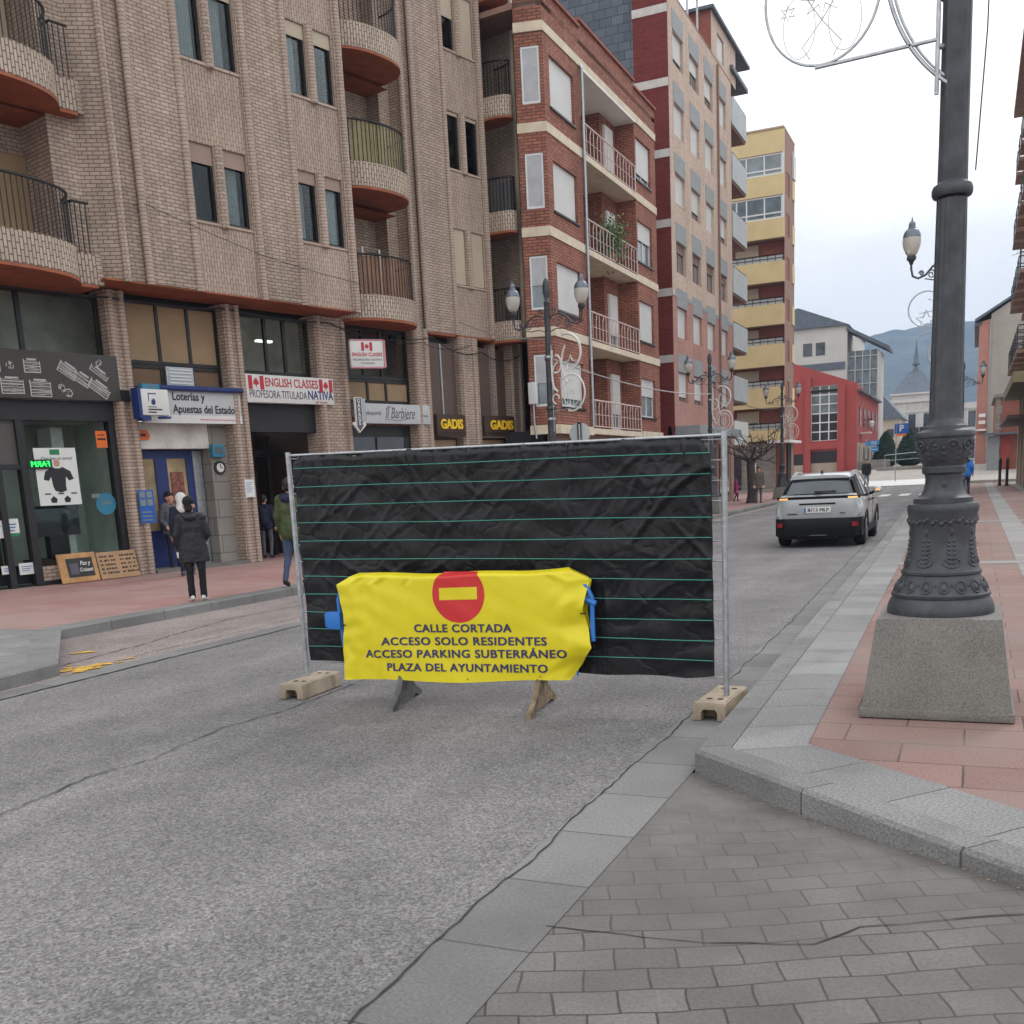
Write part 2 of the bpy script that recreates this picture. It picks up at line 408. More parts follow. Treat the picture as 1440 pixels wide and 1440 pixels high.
def asphalt(name, base, tint):
    s = NT(name); v = s.coord('UV')
    vo = s.n('ShaderNodeTexVoronoi'); vo.inputs['Scale'].default_value = 95; s.l(v, vo.inputs['Vector'])
    g = s.ramp(vo.outputs['Color'], (0.0, tuple(x * .50 for x in base)), (0.45, base), (1.0, tuple(min(1, x * 1.75) for x in base)))
    big = s.noise(v, .55, 7, .6)
    k = s.mix(1.0, g, s.ramp(big, (0.25, .80), (0.75, 1.16)), 'MULTIPLY')
    st = s.noise(s.coord('UV', scale=(1.4, .12, 1)), 1.6, 5)
    k = s.mix(1.0, k, s.ramp(st, (0.3, .90), (0.7, 1.08)), 'MULTIPLY')
    sp = s.noise(v, 30, 3, .7)
    k = s.mix(1.0, k, s.ramp(sp, (0.35, .86), (0.65, 1.13)), 'MULTIPLY')
    md_ = s.noise(v, 2.4, 6, .65)
    k = s.mix(1.0, k, s.ramp(md_, (0.3, .84), (0.7, 1.10)), 'MULTIPLY')
    pt = s.noise(v, 7.5, 3, .5)
    k = s.mix(s.ramp(pt, (0.68, 0.0), (0.75, .55)), k, tint)
    vp = s.n('ShaderNodeTexVoronoi'); vp.inputs['Scale'].default_value = 1.15; vp.inputs['Randomness'].default_value = 1.0; s.l(v, vp.inputs['Vector'])
    k = s.mix(s.ramp(vp.outputs['Distance'], (0.02, .6), (0.055, 0.0)), k, tint)
    wx_ = s.n('ShaderNodeSeparateXYZ'); s.l(v, wx_.inputs[0])
    sn = s.n('ShaderNodeMath', operation='SINE'); mu = s.n('ShaderNodeMath', operation='MULTIPLY'); mu.inputs[1].default_value = 3.6; s.l(wx_.outputs['X'], mu.inputs[0]); s.l(mu.outputs[0], sn.inputs[0])
    k = s.mix(1.0, k, s.ramp(sn.outputs[0], (0.0, .95), (1.0, 1.05)), 'MULTIPLY')
    s.col(k); s.set(Roughness=.85); s.p.inputs['Specular IOR Level'].default_value = .3
    s.bump(vo.outputs['Distance'], .35, .006)
    MATS[name] = s.m; return s.m
M_asph = asphalt('worn_asphalt', (.164, .156, .156), (.09, .085, .082))
M_asph2 = asphalt('parking_asphalt', (.225, .19, .18), (.15, .12, .11))
M_crack = plain('crack_tar', (.035, .033, .032), .9, var=.4, scale=20)
M_paintw = plain('white_road_paint', (.62, .62, .60), .7, var=.15, scale=3)
M_painty = plain('yellow_road_paint', (.55, .33, .06), .7, var=.25, scale=6)

def glassy(name, tint=(.9, .95, .95), refl=.25, trans=.75, rough=.02):
    s = NT(name); s.t.nodes.remove(s.p)
    tr = s.n('ShaderNodeBsdfTransparent'); tr.inputs[0].default_value = (*[t * trans for t in tint], 1)
    gl = s.n('ShaderNodeBsdfGlossy'); gl.inputs['Roughness'].default_value = rough; gl.inputs[0].default_value = (.9, .93, .95, 1)
    lw = s.n('ShaderNodeLayerWeight'); lw.inputs[0].default_value = refl
    mi = s.n('ShaderNodeMixShader'); s.l(lw.outputs['Fresnel'], mi.inputs[0]); s.l(tr.outputs[0], mi.inputs[1]); s.l(gl.outputs[0], mi.inputs[2])
    s.l(mi.outputs[0], s.out.inputs[0]); MATS[name] = s.m; return s.m
M_glass = glassy('window_glass', refl=.24)
M_glassd = glassy('shop_glass', (.93, .97, .95), .05, .93)
def mirror_glass(name, c, rough=.05):
    s = NT(name); v = s.coord('Object'); f = s.noise(v, 1.3, 4)
    s.col(s.ramp(f, (.3, tuple(x * .7 for x in c)), (.7, tuple(x * 1.3 for x in c)))); s.set(Roughness=rough, Metallic=0.0)
    s.p.inputs['Specular IOR Level'].default_value = .8; MATS[name] = s.m; return s.m
M_pane = mirror_glass('dark_pane', (.035, .042, .05))
M_paneb = mirror_glass('sky_pane', (.16, .20, .22), .08)
def slats(name, c, pitch, depth=.6, rough=.6):
    s = NT(name); v = s.coord('UV')
    wv = s.n('ShaderNodeTexWave', wave_type='BANDS', bands_direction='Y', wave_profile='SAW'); wv.inputs['Scale'].default_value = .314159 / pitch
    s.l(v, wv.inputs['Vector'])
    f = s.noise(v, .9, 4)
    k = s.mix(1.0, s.ramp(wv.outputs['Fac'], (0.0, tuple(x * .72 for x in c)), (.25, c), (1.0, c)), s.ramp(f, (.3, .90), (.7, 1.06)), 'MULTIPLY')
    s.col(k); s.set(Roughness=rough); s.bump(wv.outputs['Fac'], depth, .01); MATS[name] = s.m; return s.m
M_shutw = slats('white_roller_shutter', (.66, .66, .65), .05)
M_shutc = slats('cream_roller_shutter', (.52, .44, .33), .05)
M_shutp = slats('pinkish_roller_shutter', (.36, .26, .21), .05)
M_louv = slats('brown_louvres', (.12, .08, .065), .09, 1.0)
M_grille = slats('dark_grille', (.10, .095, .09), .07, 1.0)
def emit(name, c, st):
    s = NT(name); s.set(Roughness=.5); s.col(c); s.p.inputs['Emission Color'].default_value = (*c, 1); s.p.inputs['Emission Strength'].default_value = st; MATS[name] = s.m; return s.m
M_neon = emit('green_neon', (.02, .9, .12), 1.6)
M_tube = emit('lit_ceiling_tube', (.95, .97, .9), 1.6)
M_blink = emit('orange_indicator', (1.0, .42, .12), .9)
M_blue = plain('shop_blue', (.018, .035, .155), .45, var=.15)
M_signw = plain('sign_white', (.62, .62, .60), .5, var=.05)
M_signg = plain('sign_grey', (.47, .48, .49), .5, var=.06)
M_signb = plain('sign_black', (.02, .02, .022), .5)
M_signr = plain('sign_red', (.45, .025, .04), .5)
M_signbl = plain('sign_blue', (.02, .10, .38), .45, var=.08)
M_signy = plain('sign_yellow_letters', (.85, .55, .02), .45, var=.05)
M_signbr = plain('sign_brown', (.055, .03, .022), .6)
M_pink = plain('sign_pink_side', (.50, .22, .26), .5)
M_board = plain('charcoal_board', (.062, .056, .052), .7, var=.15)
M_chalk = plain('chalk_white', (.50, .50, .48), .9, var=.2, scale=25)
M_wood = plain('light_wood', (.42, .23, .09), .6, var=.25, scale=6)
M_kraft = plain('kraft_board', (.40, .25, .14), .8, var=.15)
M_paper = plain('paper_white', (.66, .68, .66), .8, var=.05)
M_green = plain('poster_green', (.03, .20, .09), .6)
M_orange = plain('orange_card', (.75, .16, .03), .6)
M_teal = plain('sticker_teal', (.03, .18, .28), .5)
M_tanp = plain('tan_window_panel', (.30, .21, .12), .7, var=.15, scale=1.5)
M_brnp = plain('brown_window_panel', (.17, .10, .06), .7, var=.15, scale=1.5)
M_tarp0 = None
def tarp():
    s = NT('black_tarpaulin'); v = s.coord('UV')
    f = s.noise(s.coord('UV', scale=(1, .7, 1)), 2.2, 5, .5); g = s.noise(s.coord('UV', scale=(9, .6, 1)), 2.0, 6, .6)
    wv = s.n('ShaderNodeTexVoronoi', feature='DISTANCE_TO_EDGE'); wv.inputs['Scale'].default_value = 3.3
    nz = s.n('ShaderNodeTexNoise'); nz.inputs['Scale'].default_value = 2.5; nz.inputs['Detail'].default_value = 5; s.l(v, nz.inputs['Vector'])
    mxv = s.n('ShaderNodeVectorMath', operation='SCALE'); mxv.inputs['Scale'].default_value = .55; s.l(nz.outputs[1], mxv.inputs[0])
    adv = s.n('ShaderNodeVectorMath', operation='ADD'); s.l(v, adv.inputs[0]); s.l(mxv.outputs[0], adv.inputs[1]); s.l(adv.outputs[0], wv.inputs['Vector'])
    cr_ = s.ramp(wv.outputs['Distance'], (0.0, 0.0), (.10, 1.0))
    h = s.n('ShaderNodeMath', operation='MULTIPLY_ADD'); s.l(f, h.inputs[0]); h.inputs[1].default_value = 1.2
    h2 = s.n('ShaderNodeMath', operation='MULTIPLY_ADD'); s.l(cr_, h2.inputs[0]); h2.inputs[1].default_value = .20; s.l(g, h2.inputs[2]); s.l(h2.outputs[0], h.inputs[2])
    s.col(s.ramp(f, (.3, (.0042, .0044, .0055)), (.7, (.008, .0084, .010)))); s.set(Roughness=.40); s.p.inputs['Specular IOR Level'].default_value = .32
    s.bump(h.outputs[0], .50, .03); MATS['tarp'] = s.m; return s.m
M_tarp = tarp()
M_wire = plain('green_tarp_thread', (.06, .30, .23), .5)
M_steelw = plain('mesh_wire', (.42, .43, .45), .4, .6)
M_conc = plain('fence_foot_concrete', (.33, .27, .20), .9, var=.25, scale=7, bump=.4, bscale=50, fine=.25)
def banner_mat():
    s = NT('yellow_vinyl'); v = s.coord('UV'); f = s.noise(v, 1.5, 5)
    s.col(s.ramp(f, (.3, (.66, .545, .014)), (.7, (.74, .63, .022)))); s.set(Roughness=.36); s.p.inputs['Specular IOR Level'].default_value = .35
    s.bump(s.noise(v, 2.0, 3, .4), .18, .04); return s.m
M_ban = banner_mat()
M_banr = plain('vinyl_red_print', (.56, .028, .030), .4, var=.06)
M_banb = plain('vinyl_navy_print', (.035, .035, .12), .45)
M_barb = plain('barrier_blue', (.03, .17, .52), .4, var=.15)
M_barf = plain('barrier_foot_grey', (.12, .12, .12), .6, .4, var=.3, scale=15)
M_barf2 = plain('barrier_foot_rusty', (.23, .17, .11), .8, .1, var=.45, scale=15)
M_car = None
def carpaint():
    s = NT('pale_grey_car_paint'); s.col((.40, .425, .435)); s.set(Roughness=.32, Metallic=.25); s.p.inputs['Coat Weight'].default_value = .7; s.p.inputs['Coat Roughness'].default_value = .06; return s.m
M_car = carpaint()
M_cplast = plain('car_black_plastic', (.010, .010, .011), .55, spec=.18)
M_cglass = mirror_glass('car_glass', (.02, .025, .03), .03)
M_tyre = plain('tyre_rubber', (.016, .016, .016), .85)
M_rim = plain('alloy_rim', (.20, .21, .22), .35, .8)
M_refl = plain('red_reflector', (.22, .010, .015), .25)
M_lamp = None
def lampglass():
    s = NT('frosted_lamp_glass'); v = s.coord('Generated'); sp = s.n('ShaderNodeSeparateXYZ'); s.l(v, sp.inputs[0])
    s.col((.58, .55, .49))
    s.set(Roughness=.35); s.p.inputs['Transmission Weight'].default_value = .25; return s.m
M_lamp = lampglass()
M_lampm = plain('lamp_cap_grey', (.13, .15, .18), .4, .5, var=.2)
M_deco = plain('festive_white_tube', (.60, .60, .58), .5)
M_bark = plain('tree_bark', (.075, .06, .05), .9, var=.35, scale=9, bump=.6, bscale=30)
M_leaf = plain('topiary_leaf', (.022, .055, .028), .6, var=.45, scale=6)
M_leaf2 = plain('balcony_plant_leaf', (.09, .15, .05), .6, var=.4, scale=9)
M_forest = plain('forest', (.026, .045, .034), .95, var=.5, scale=.02)
M_skin = plain('skin', (.50, .27, .19), .55, var=.05)
M_hair = plain('dark_hair', (.012, .010, .009), .5)
def cloth(name, c, rough=.85): return plain(name, c, rough, var=.18, scale=9, bump=.2, bscale=35, spec=.3)
M_coatb = cloth('black_coat', (.016, .016, .018), .5)
M_trou = cloth('black_trousers', (.011, .011, .013))
M_jean = cloth('blue_jeans', (.05, .075, .13))
M_navy = cloth('navy_cloth', (.016, .02, .042))
M_grn = cloth('green_jacket', (.05, .07, .026), .5)
M_magen = cloth('magenta_coat', (.36, .02, .15))
M_grey = cloth('grey_brown_coat', (.10, .09, .075))
M_blu = cloth('blue_jacket', (.02, .13, .42), .5)
M_whitec = cloth('white_cloth', (.62, .62, .60))
M_fur = cloth('fur_trim', (.22, .17, .12))
M_pgrey = cloth('slate_grey_cloth', (.10, .10, .125))
M_shoe = plain('dark_shoe', (.02, .018, .017), .5)

# ---------------------------------------------------------------- ground, roads, pavements
def sheet(name, mat, poly, z, kind='structure'):
    b = MB(); b.poly([(p[0], p[1], p[2] if len(p) > 2 else z) for p in poly]); o = b.build(name, mat); o['kind'] = kind; return o
PH = 0.14                                             # pavement height
def gz(y):                                            # the far square climbs gently beyond the crossing
    return 0.0 if y < 64 else min(1.15, (y - 64) * 0.037)
b = MB(); b.poly([(-1290, -60, -.30), (1290, -60, -.30), (1290, 1880, -.30), (-1290, 1880, -.30)])
structure(b.build('ground', M_plaza))
b = MB()
ys = [-25, 0, 10, 20, 30, 42, 56, 64, 72, 80, 95, 98, 130, 260]
for a, c in zip(ys, ys[1:]):
    b.poly([(-7.75, a, gz(a)), (-1.74, a, gz(a)), (-1.74 if c < 30 else -1.95, c, gz(c)), (-7.75, c, gz(c))])
structure(b.build('road', M_asph))
# square beyond the crossing
b = MB()
b.poly([(-60, 71.99, -.2), (40, 71.99, -.2), (40, 71.99, gz(72) + .008), (-60, 71.99, gz(72) + .008)])
for a, c in ((72, 80), (80, 95), (95, 98), (98, 130), (130, 330)):
    b.poly([(-60, a, gz(a) + .008), (40, a, gz(a) + .008), (40, c, gz(c) + .008), (-60, c, gz(c) + .008)])
structure(b.build('square_paving', M_plaza))
# gutters
sheet('gutter', M_gut, [(-1.74, -25), (-1.39, -25), (-1.39, 5.45), (-1.44, 9.3), (-1.68, 21.9), (-1.97, 34), (-2.2, 72), (-2.45, 72), (-2.3, 34), (-2.02, 21.9), (-1.78, 9.3)], .004)
sheet('left_gutter', M_gut, [(-8.05, -25), (-7.75, -25), (-7.75, 72), (-8.05, 72)], .004)
sheet('parking_lane', M_asph2, [(-10.7, -25), (-8.05, -25), (-8.05, 60), (-8.5, 60), (-10.7, 25)], 0.0)
# gap filler seam between carriageway and right gutter: a dark irregular joint
def ribbon(name, pts, wid, mat, z=.008, seed=1, jag=.5, zf=None):
    rnd = random.Random(seed); b = MB(); L = []
    for k, p in enumerate(pts[:-1]):
        q = pts[k + 1]; d = math.hypot(q[0] - p[0], q[1] - p[1]); n = max(1, int(d / .07))
        for j in range(n): L.append((p[0] + (q[0] - p[0]) * j / n, p[1] + (q[1] - p[1]) * j / n))
    L.append(pts[-1])
    off = 0; S = []
    for k, p in enumerate(L):
        a = L[max(0, k - 1)]; c = L[min(len(L) - 1, k + 1)]; tx, ty = c[0] - a[0], c[1] - a[1]; h = math.hypot(tx, ty) or 1
        off = off * .8 + rnd.uniform(-1, 1) * wid * jag
        w_ = wid * rnd.uniform(.3, 1.0) / 2
        S.append(((p[0] - ty / h * (off + w_), p[1] + tx / h * (off + w_), z), (p[0] - ty / h * (off - w_), p[1] + tx / h * (off - w_), z)))
    if zf: S = [tuple((p[0], p[1], zf(p[0])) for p in q) for q in S]
    for (a, c), (d, e_) in zip(S, S[1:]): b.poly([c, e_, d, a])
    o = b.build(name, mat); o['kind'] = 'structure'; return o
ribbon('road_crack', [(-4.70, 1.5), (-4.81, 3.73), (-4.92, 4.46), (-4.83, 4.9), (-4.95, 5.7), (-4.82, 6.5), (-4.86, 9), (-4.8, 16), (-4.85, 40)], .015, M_crack, seed=4, jag=.9)
ribbon('road_seam', [(-1.74, -3), (-1.74, 9.3), (-2.0, 21.9), (-2.28, 34), (-2.43, 60)], .013, M_crack, seed=8, jag=.9)
ribbon('left_road_seam', [(-7.75, 3), (-7.75, 60)], .024, M_crack, seed=12, jag=.4)
ribbon('parking_crack', [(-8.6, 7.6), (-8.9, 9.3), (-9.3, 11.3), (-9.1, 13.6)], .022, M_crack, z=.006, seed=15, jag=1.0)
ribbon('parking_edge_crack', [(-8.1, 7.2), (-8.3, 8.6), (-8.26, 10.0), (-8.3, 14.0)], .016, M_crack, z=.007, seed=18, jag=.9)
# yellow paint remains
rnd = random.Random(5)
b = MB()
for k in range(60):
    x = -8.12 - abs(rnd.gauss(0, .16)); y = 7.45 + abs(rnd.gauss(0, .30)); r = rnd.uniform(.015, .06)
    n = 7; b.poly([(x + r * rnd.uniform(.5, 1.2) * math.cos(2 * PI * j / n), y + r * 1.5 * rnd.uniform(.5, 1.2) * math.sin(2 * PI * j / n), .006 + k * .00006) for j in range(n)])
for k in range(5):
    x = -9.15 + rnd.gauss(0, .06); y = 8.5 + rnd.gauss(0, .07); r = rnd.uniform(.03, .08); n = 7
    b.poly([(x + r * rnd.uniform(.5, 1.2) * math.cos(2 * PI * j / n), y + r * rnd.uniform(.5, 1.2) * math.sin(2 * PI * j / n), .008 + k * .0002) for j in range(n)])
structure(b.build('yellow_paint_remains', M_painty))
# zebra crossing
b = MB()
for k in range(9):
    x = -7.4 + k * .98
    b.box(x, x + .5, 56.0, 59.2, .004, .010)
structure(b.build('zebra_crossing', M_paintw))
b = MB(); b.poly([(-7.6, 70.2, gz(70.2) + .012), (-2.6, 70.2, gz(70.2) + .012), (-2.6, 76.5, gz(76.5) + .02), (-7.6, 76.5, gz(76.5) + .02)])
structure(b.build('raised_crossing', M_paintw))

# right pavement: kerb line runs along the street, turns at the corner and runs off to the right
KO = [(-2.2, 72), (-1.97, 34), (-1.66, 21.9), (-1.44, 9.3), (-1.37, 5.44), (-.79, 4.93), (-.18, 4.38), (.23, 4.03), (1.6, 2.85), (5.5, -.5)]
def offset(pl, d):
    o = []
    for k, p in enumerate(pl):
        a = pl[max(0, k - 1)]; c = pl[min(len(pl) - 1, k + 1)]
        n1_ = None
        def nrm(u, v): h = math.hypot(v[0] - u[0], v[1] - u[1]); return (-(v[1] - u[1]) / h, (v[0] - u[0]) / h)
        if k == 0: n = nrm(p, c); s_ = 1
        elif k == len(pl) - 1: n = nrm(a, p); s_ = 1
        else:
            m1, m2 = nrm(a, p), nrm(p, c); n = (m1[0] + m2[0], m1[1] + m2[1]); h = math.hypot(*n); n = (n[0] / h, n[1] / h); s_ = 1 / max(.4, n[0] * m1[0] + n[1] * m1[1])
        o.append((p[0] + n[0] * d * s_, p[1] + n[1] * d * s_))
    return o
def strip(b, A, Bp, zA, zB, uvw, u0=0):
    L = 0
    for k in range(len(A) - 1):
        d = math.hypot(A[k + 1][0] - A[k][0], A[k + 1][1] - A[k][1])
        za0, za1 = (zA[k], zA[k + 1]) if hasattr(zA, '__len__') else (zA, zA); zb0, zb1 = (zB[k], zB[k + 1]) if hasattr(zB, '__len__') else (zB, zB)
        b.poly([(A[k][0], A[k][1], za0), (A[k + 1][0], A[k + 1][1], za1), (Bp[k + 1][0], Bp[k + 1][1], zb1), (Bp[k][0], Bp[k][1], zb0)],
               uv=[(u0, L), (u0, L + d), (u0 + uvw, L + d), (u0 + uvw, L)])
        L += d
def subdiv(pl, n=1):
    return pl
KO = list(KO)
K1 = offset(KO, .018); K2 = offset(KO, .185); K3 = offset(KO, .58)
b = MB()
strip(b, KO, KO, -.05, PH - .02, .2, 0.2); strip(b, KO, K1, PH - .02, PH, .03, 0.4); strip(b, K1, K2, PH, PH, .17, 0.45)
structure(b.build('kerb', M_kerb))
b = MB(); strip(b, K2, K3, PH - .002, PH - .002, .39); structure(b.build('granite_border', M_slab))
# red paving inside the border, with grey strips along the street
sheet('red_pavement', M_pave, K3 + [(14, -.5), (14, 72)], PH - .006)
sheet('granite_strip', M_slab2, [(.62, 5.4), (1.05, 5.4), (1.05, 72), (.62, 72)], PH - .002)
sheet('granite_strip_far', M_slab2, [(1.95, 3.5), (2.35, 3.5), (2.35, 72), (1.95, 72)], PH - .002)
for k, yy in enumerate((16.5, 27.5, 42)):
    b = MB(); b.box(-1.0 - k * .2, 1.9, yy, yy + .45, PH - .02, PH + .001); structure(b.build('granite_cross_strip', M_slab2))
# parking entrance paving in front of the corner (climbs a little to the right)
b = MB()
def bayz(x): return .0 if x < -.8 else min(.07, (x + .8) * .065)
xs = [-1.39, -.8, .3, 1.6, 14]
for a, c in zip(xs, xs[1:]):
    b.poly([(a, -25, bayz(a) + .001), (c, -25, bayz(c) + .001), (c, 5.45, bayz(c) + .001), (a, 5.45, bayz(a) + .001)])
structure(b.build('grey_paver_bay', M_bay))
ribbon('bay_crack', [(-1.42, 3.33), (-.9, 3.36), (-.45, 3.42), (-.32, 3.60), (-.1, 3.68), (.25, 3.80)], .010, M_crack, seed=21, jag=.7, zf=lambda x: bayz(x) + .004)
rnd = random.Random(9)
b = MB()
for k in range(60):                                    # litter of dead leaves and grit along the kerb foot
    t = rnd.random(); x = -1.3 + 1.6 * t; y = 5.38 - 1.36 * t - abs(rnd.gauss(0, .04)) - .03; r = rnd.uniform(.003, .009); a = rnd.random() * 6
    b.poly([(x + r * math.cos(a + j * 2.1) * (1 + j * .3), y + r * math.sin(a + j * 2.1), bayz(x) + .004 + .001 * j) for j in range(3)])
o = b.build('kerb_litter', M_kraft); o['kind'] = 'stuff'

# left pavement
LK = [(-8.12, -25), (-8.12, 6.5), (-8.2, 7.27), (-10.4, 9.3), (-10.05, 17.5), (-8.4, 20.0), (-8.4, 43.6), (-8.3, 60), (-8.3, 72)]
L1 = offset(LK, .02); L2 = offset(LK, .30)
b = MB(); strip(b, LK, LK, -.05, PH - .02, .2, .2); strip(b, LK, L1, PH - .02, PH, .03, .4); strip(b, L1, L2, PH, PH, .28, .45)
structure(b.build('left_kerb', M_kerb))
sheet('left_red_pavement', M_pave2, L2 + [(-40, 72), (-40, -25)], PH - .006)
sheet('left_granite_corner', M_slab, [(-8.30, -25), (-8.30, 7.30), (-8.36, 7.42), (-10.3, 9.25), (-11.3, 9.25), (-11.3, -25)], PH - .002)

# ---------------------------------------------------------------- hills and haze
rnd = random.Random(3)
from mathutils import noise as mn
b = MB()
def hillf(u, v):
    x = -1250 + 2500 * u; y = 1000 + 850 * v
    ridge = 178 + 14 * math.sin(x * .004 + 1.0) + .014 * x + 9 * mn.noise(Vector((x * .012, 3, 0))) + 3.5 * mn.noise(Vector((x * .05, 9, 0)))
    prof_ = min(1, v / .72) ** .85
    z = ridge * prof_ + 14 * mn.noise(Vector((x * .01, y * .008, 1))) * prof_ + 5 * mn.noise(Vector((x * .04, y * .03, 5))) * prof_ + 2.5 * rnd.uniform(-1, 1) * prof_
    if v > .72: z -= (v - .72) * 120
    return (x, y, z - 1)
b.grid(hillf, 260, 60)
structure(b.build('hills', M_forest))
b = MB(); b.box(-1300, 1300, -70, 1890, -1.4, 262)
hz = b.build('haze', [], uv=False); hz['kind'] = 'stuff'
hm = bpy.data.materials.new('haze'); hm.use_nodes = True; t_ = hm.node_tree; t_.nodes.clear()
o_ = t_.nodes.new('ShaderNodeOutputMaterial'); pv = t_.nodes.new('ShaderNodeVolumePrincipled')
pv.inputs['Color'].default_value = (.50, .67, .96, 1); pv.inputs['Density'].default_value = .00042; pv.inputs['Anisotropy'].default_value = .2
t_.links.new(pv.outputs[0], o_.inputs['Volume']); hz.data.materials.append(hm)
hz.display_type = 'WIRE'

# ================================================================ beige brick block (facade turned 13.7 degrees)
D1 = Vector((math.sin(R(13.7447)), math.cos(R(13.7447)), 0))
B1 = (-15.93, 16.48, 0)
b1 = thing('brick_apartment_block', 'long beige brick apartment block with curved balconies above a row of shops', 'building', B1, PI / 2 - R(13.7447))
def W1(s, o, z): return Vector(B1) + D1 * s + Vector((D1.y, -D1.x, 0)) * o + Vector((0, 0, z))
RZ1 = PI / 2 - R(13.7447)
# upper windows
def win(root, x0, x1, z0, z1, y, fm, glass=M_glass, shut=0.0, sm=None, curtain=0, fw=.06, mull=(), trans=(), back=True, backm=None, dep=.07, backd=.30):
    """one window: frame (the part), pane, shutter, curtain (its sub-parts); y is the outer plane of the frame"""
    b = MB()
    b.box(x0, x0 + fw, y, y + dep, z0, z1); b.box(x1 - fw, x1, y, y + dep, z0, z1)
    b.box(x0 + fw, x1 - fw, y + .001, y + dep, z0, z0 + fw); b.box(x0 + fw, x1 - fw, y + .001, y + dep, z1 - fw, z1)
    for m in mull: b.box(x0 + (x1 - x0) * m - fw / 2, x0 + (x1 - x0) * m + fw / 2, y + .002, y + dep - .002, z0 + fw, z1 - fw)
    for m in trans: b.box(x0 + fw, x1 - fw, y + .003, y + dep - .003, z0 + (z1 - z0) * m - fw / 2, z0 + (z1 - z0) * m + fw / 2)
    f = b.build('window', fm, root)
    p = MB(); p.box(x0 + fw * .5, x1 - fw * .5, y + dep * .5, y + dep * .5 + .006, z0 + fw * .5, z1 - fw * .5); p.build('pane', glass, f)
    if shut:
        s = MB(); s.box(x0 + .01, x1 - .01, y - .022, y - .003, z1 - (z1 - z0) * shut, z1 - .004); s.build('shutter', sm, f)
    if curtain:
        cz = z0 + fw; c = MB()
        c.grid(lambda u, v: (x0 + fw + (x1 - x0 - 2 * fw) * u * curtain, y + dep + .06 + .018 * math.sin(u * 37), cz + (z1 - cz) * v), 28, 1)
        c.build('curtain', M_curt, f)
    if back:
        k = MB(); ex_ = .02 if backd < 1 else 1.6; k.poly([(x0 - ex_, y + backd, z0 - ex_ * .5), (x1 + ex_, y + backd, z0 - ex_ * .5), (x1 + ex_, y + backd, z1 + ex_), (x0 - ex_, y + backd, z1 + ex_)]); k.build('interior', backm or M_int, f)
    return f
OU = -.8                                               # local y of the upper front
O3 = .42                                               # local y of the set-back right end
ZB = 5.88; ZT = 17.0
rows = (7.26, 10.34, 13.42)
WH = 1.53
def rib(b, x, y, z0, z1, r=.075):
    b.tube([(x, y, z0), (x, y, z1)], r, 10)
def front_panel(x0, x1, y, wins, name='wall'):
    holes = [(a, c, z, z + WH) for z in rows for (a, c) in wins]
    b = MB()
    xa, xb = wins[0][0] - .02, wins[-1][1] + .02
    b.wall(x0, xa, ZB, ZT, y); b.wall(xb, x1, ZB, ZT, y)
    b.build(name, M_br, b1)
    v = MB(); v.wall(xa, xb, ZB, ZT, y + .05, holes, .12)
    for x in (xa, xb): v.poly([(x, y, ZB), (x, y + .05, ZB), (x, y + .05, ZT), (x, y, ZT)])
    v.build('spandrel_wall', M_brv, b1)
shut_plan = {(0, 0): .22, (0, 1): .2, (1, 0): .0, (1, 1): .16, (2, 0): .0, (2, 1): 0, (3, 0): .15, (3, 1): .0}
front_panel(.53, 3.46, OU, [(1.76, 2.40), (2.62, 3.24)])
front_panel(3.46, 6.24, OU, [(4.62, 5.22), (5.44, 6.02)])
front_panel(10.02, 13.0, O3, [(11.36, 11.96), (12.18, 12.78)])
b = MB()
for x in (.02, .53, 1.68, 3.38, 4.52, 6.18): rib(b, x, OU - .01, ZB - .03, ZT)
for x in (2.51, 5.33):
    for z in rows: rib(b, x, OU + .03, z - .06, z + WH + .02, .095)
for x in (9.58, 10.02, 11.27, 12.93): rib(b, x, O3 - .01, 5.86, ZT)
for z in rows: rib(b, 12.07, O3 + .03, z - .06, z + WH + .02, .095)
b.build_each('brick_rib', M_rib, b1, smooth=50)
b = MB()                                               # groove, angled return, recess walls
b.poly([(.02, OU + .10, ZB), (.53, OU + .10, ZB), (.53, OU + .10, ZT), (.02, OU + .10, ZT)])
b.poly([(-.45, -.35, ZB), (.02, OU, ZB), (.02, OU, ZT), (-.45, -.35, ZT)])
b.poly([(-1.0, -.35, ZB), (-.45, -.35, ZB), (-.45, -.35, ZT), (-1.0, -.35, ZT)])
b.poly([(-1.0, .9, ZB), (-1.0, -.35, ZB), (-1.0, -.35, ZT), (-1.0, .9, ZT)])
b.poly([(6.24, OU, ZB), (6.24, 1.3, ZB), (6.24, 1.3, ZT), (6.24, OU, ZT)])
b.poly([(9.10, 1.3, ZB), (9.10, .80, ZB), (9.10, .80, ZT), (9.10, 1.3, ZT)])
b.poly([(9.10, .80, ZB), (9.50, .80, ZB), (9.50, .80, ZT), (9.10, .80, ZT)])
b.poly([(9.50, .80, ZB), (9.58, O3, ZB), (9.58, O3, ZT), (9.50, .80, ZT)])
b.poly([(9.58, O3 + .1, ZB), (10.02, O3 + .1, ZB), (10.02, O3 + .1, ZT), (9.58, O3 + .1, ZT)])
b.poly([(13.0, O3, 3.0), (13.0, 1.5, 3.0), (13.0, 1.5, ZT), (13.0, O3, ZT)])
b.poly([(13.0, 1.5, ZB), (14.3, 1.5, ZB), (14.3, 1.5, ZT), (13.0, 1.5, ZT)])
b.poly([(14.3, 1.5, ZB), (14.3, .3, ZB), (14.3, .3, ZT), (14.3, 1.5, ZT)])
b.poly([(-9, .0, ZT), (14.4, .0, ZT), (14.4, 12, ZT), (-9, 12, ZT)])
b.poly([(14.4, .6, 0), (14.4, 12, 0), (14.4, 12, ZT), (14.4, .6, ZT)])
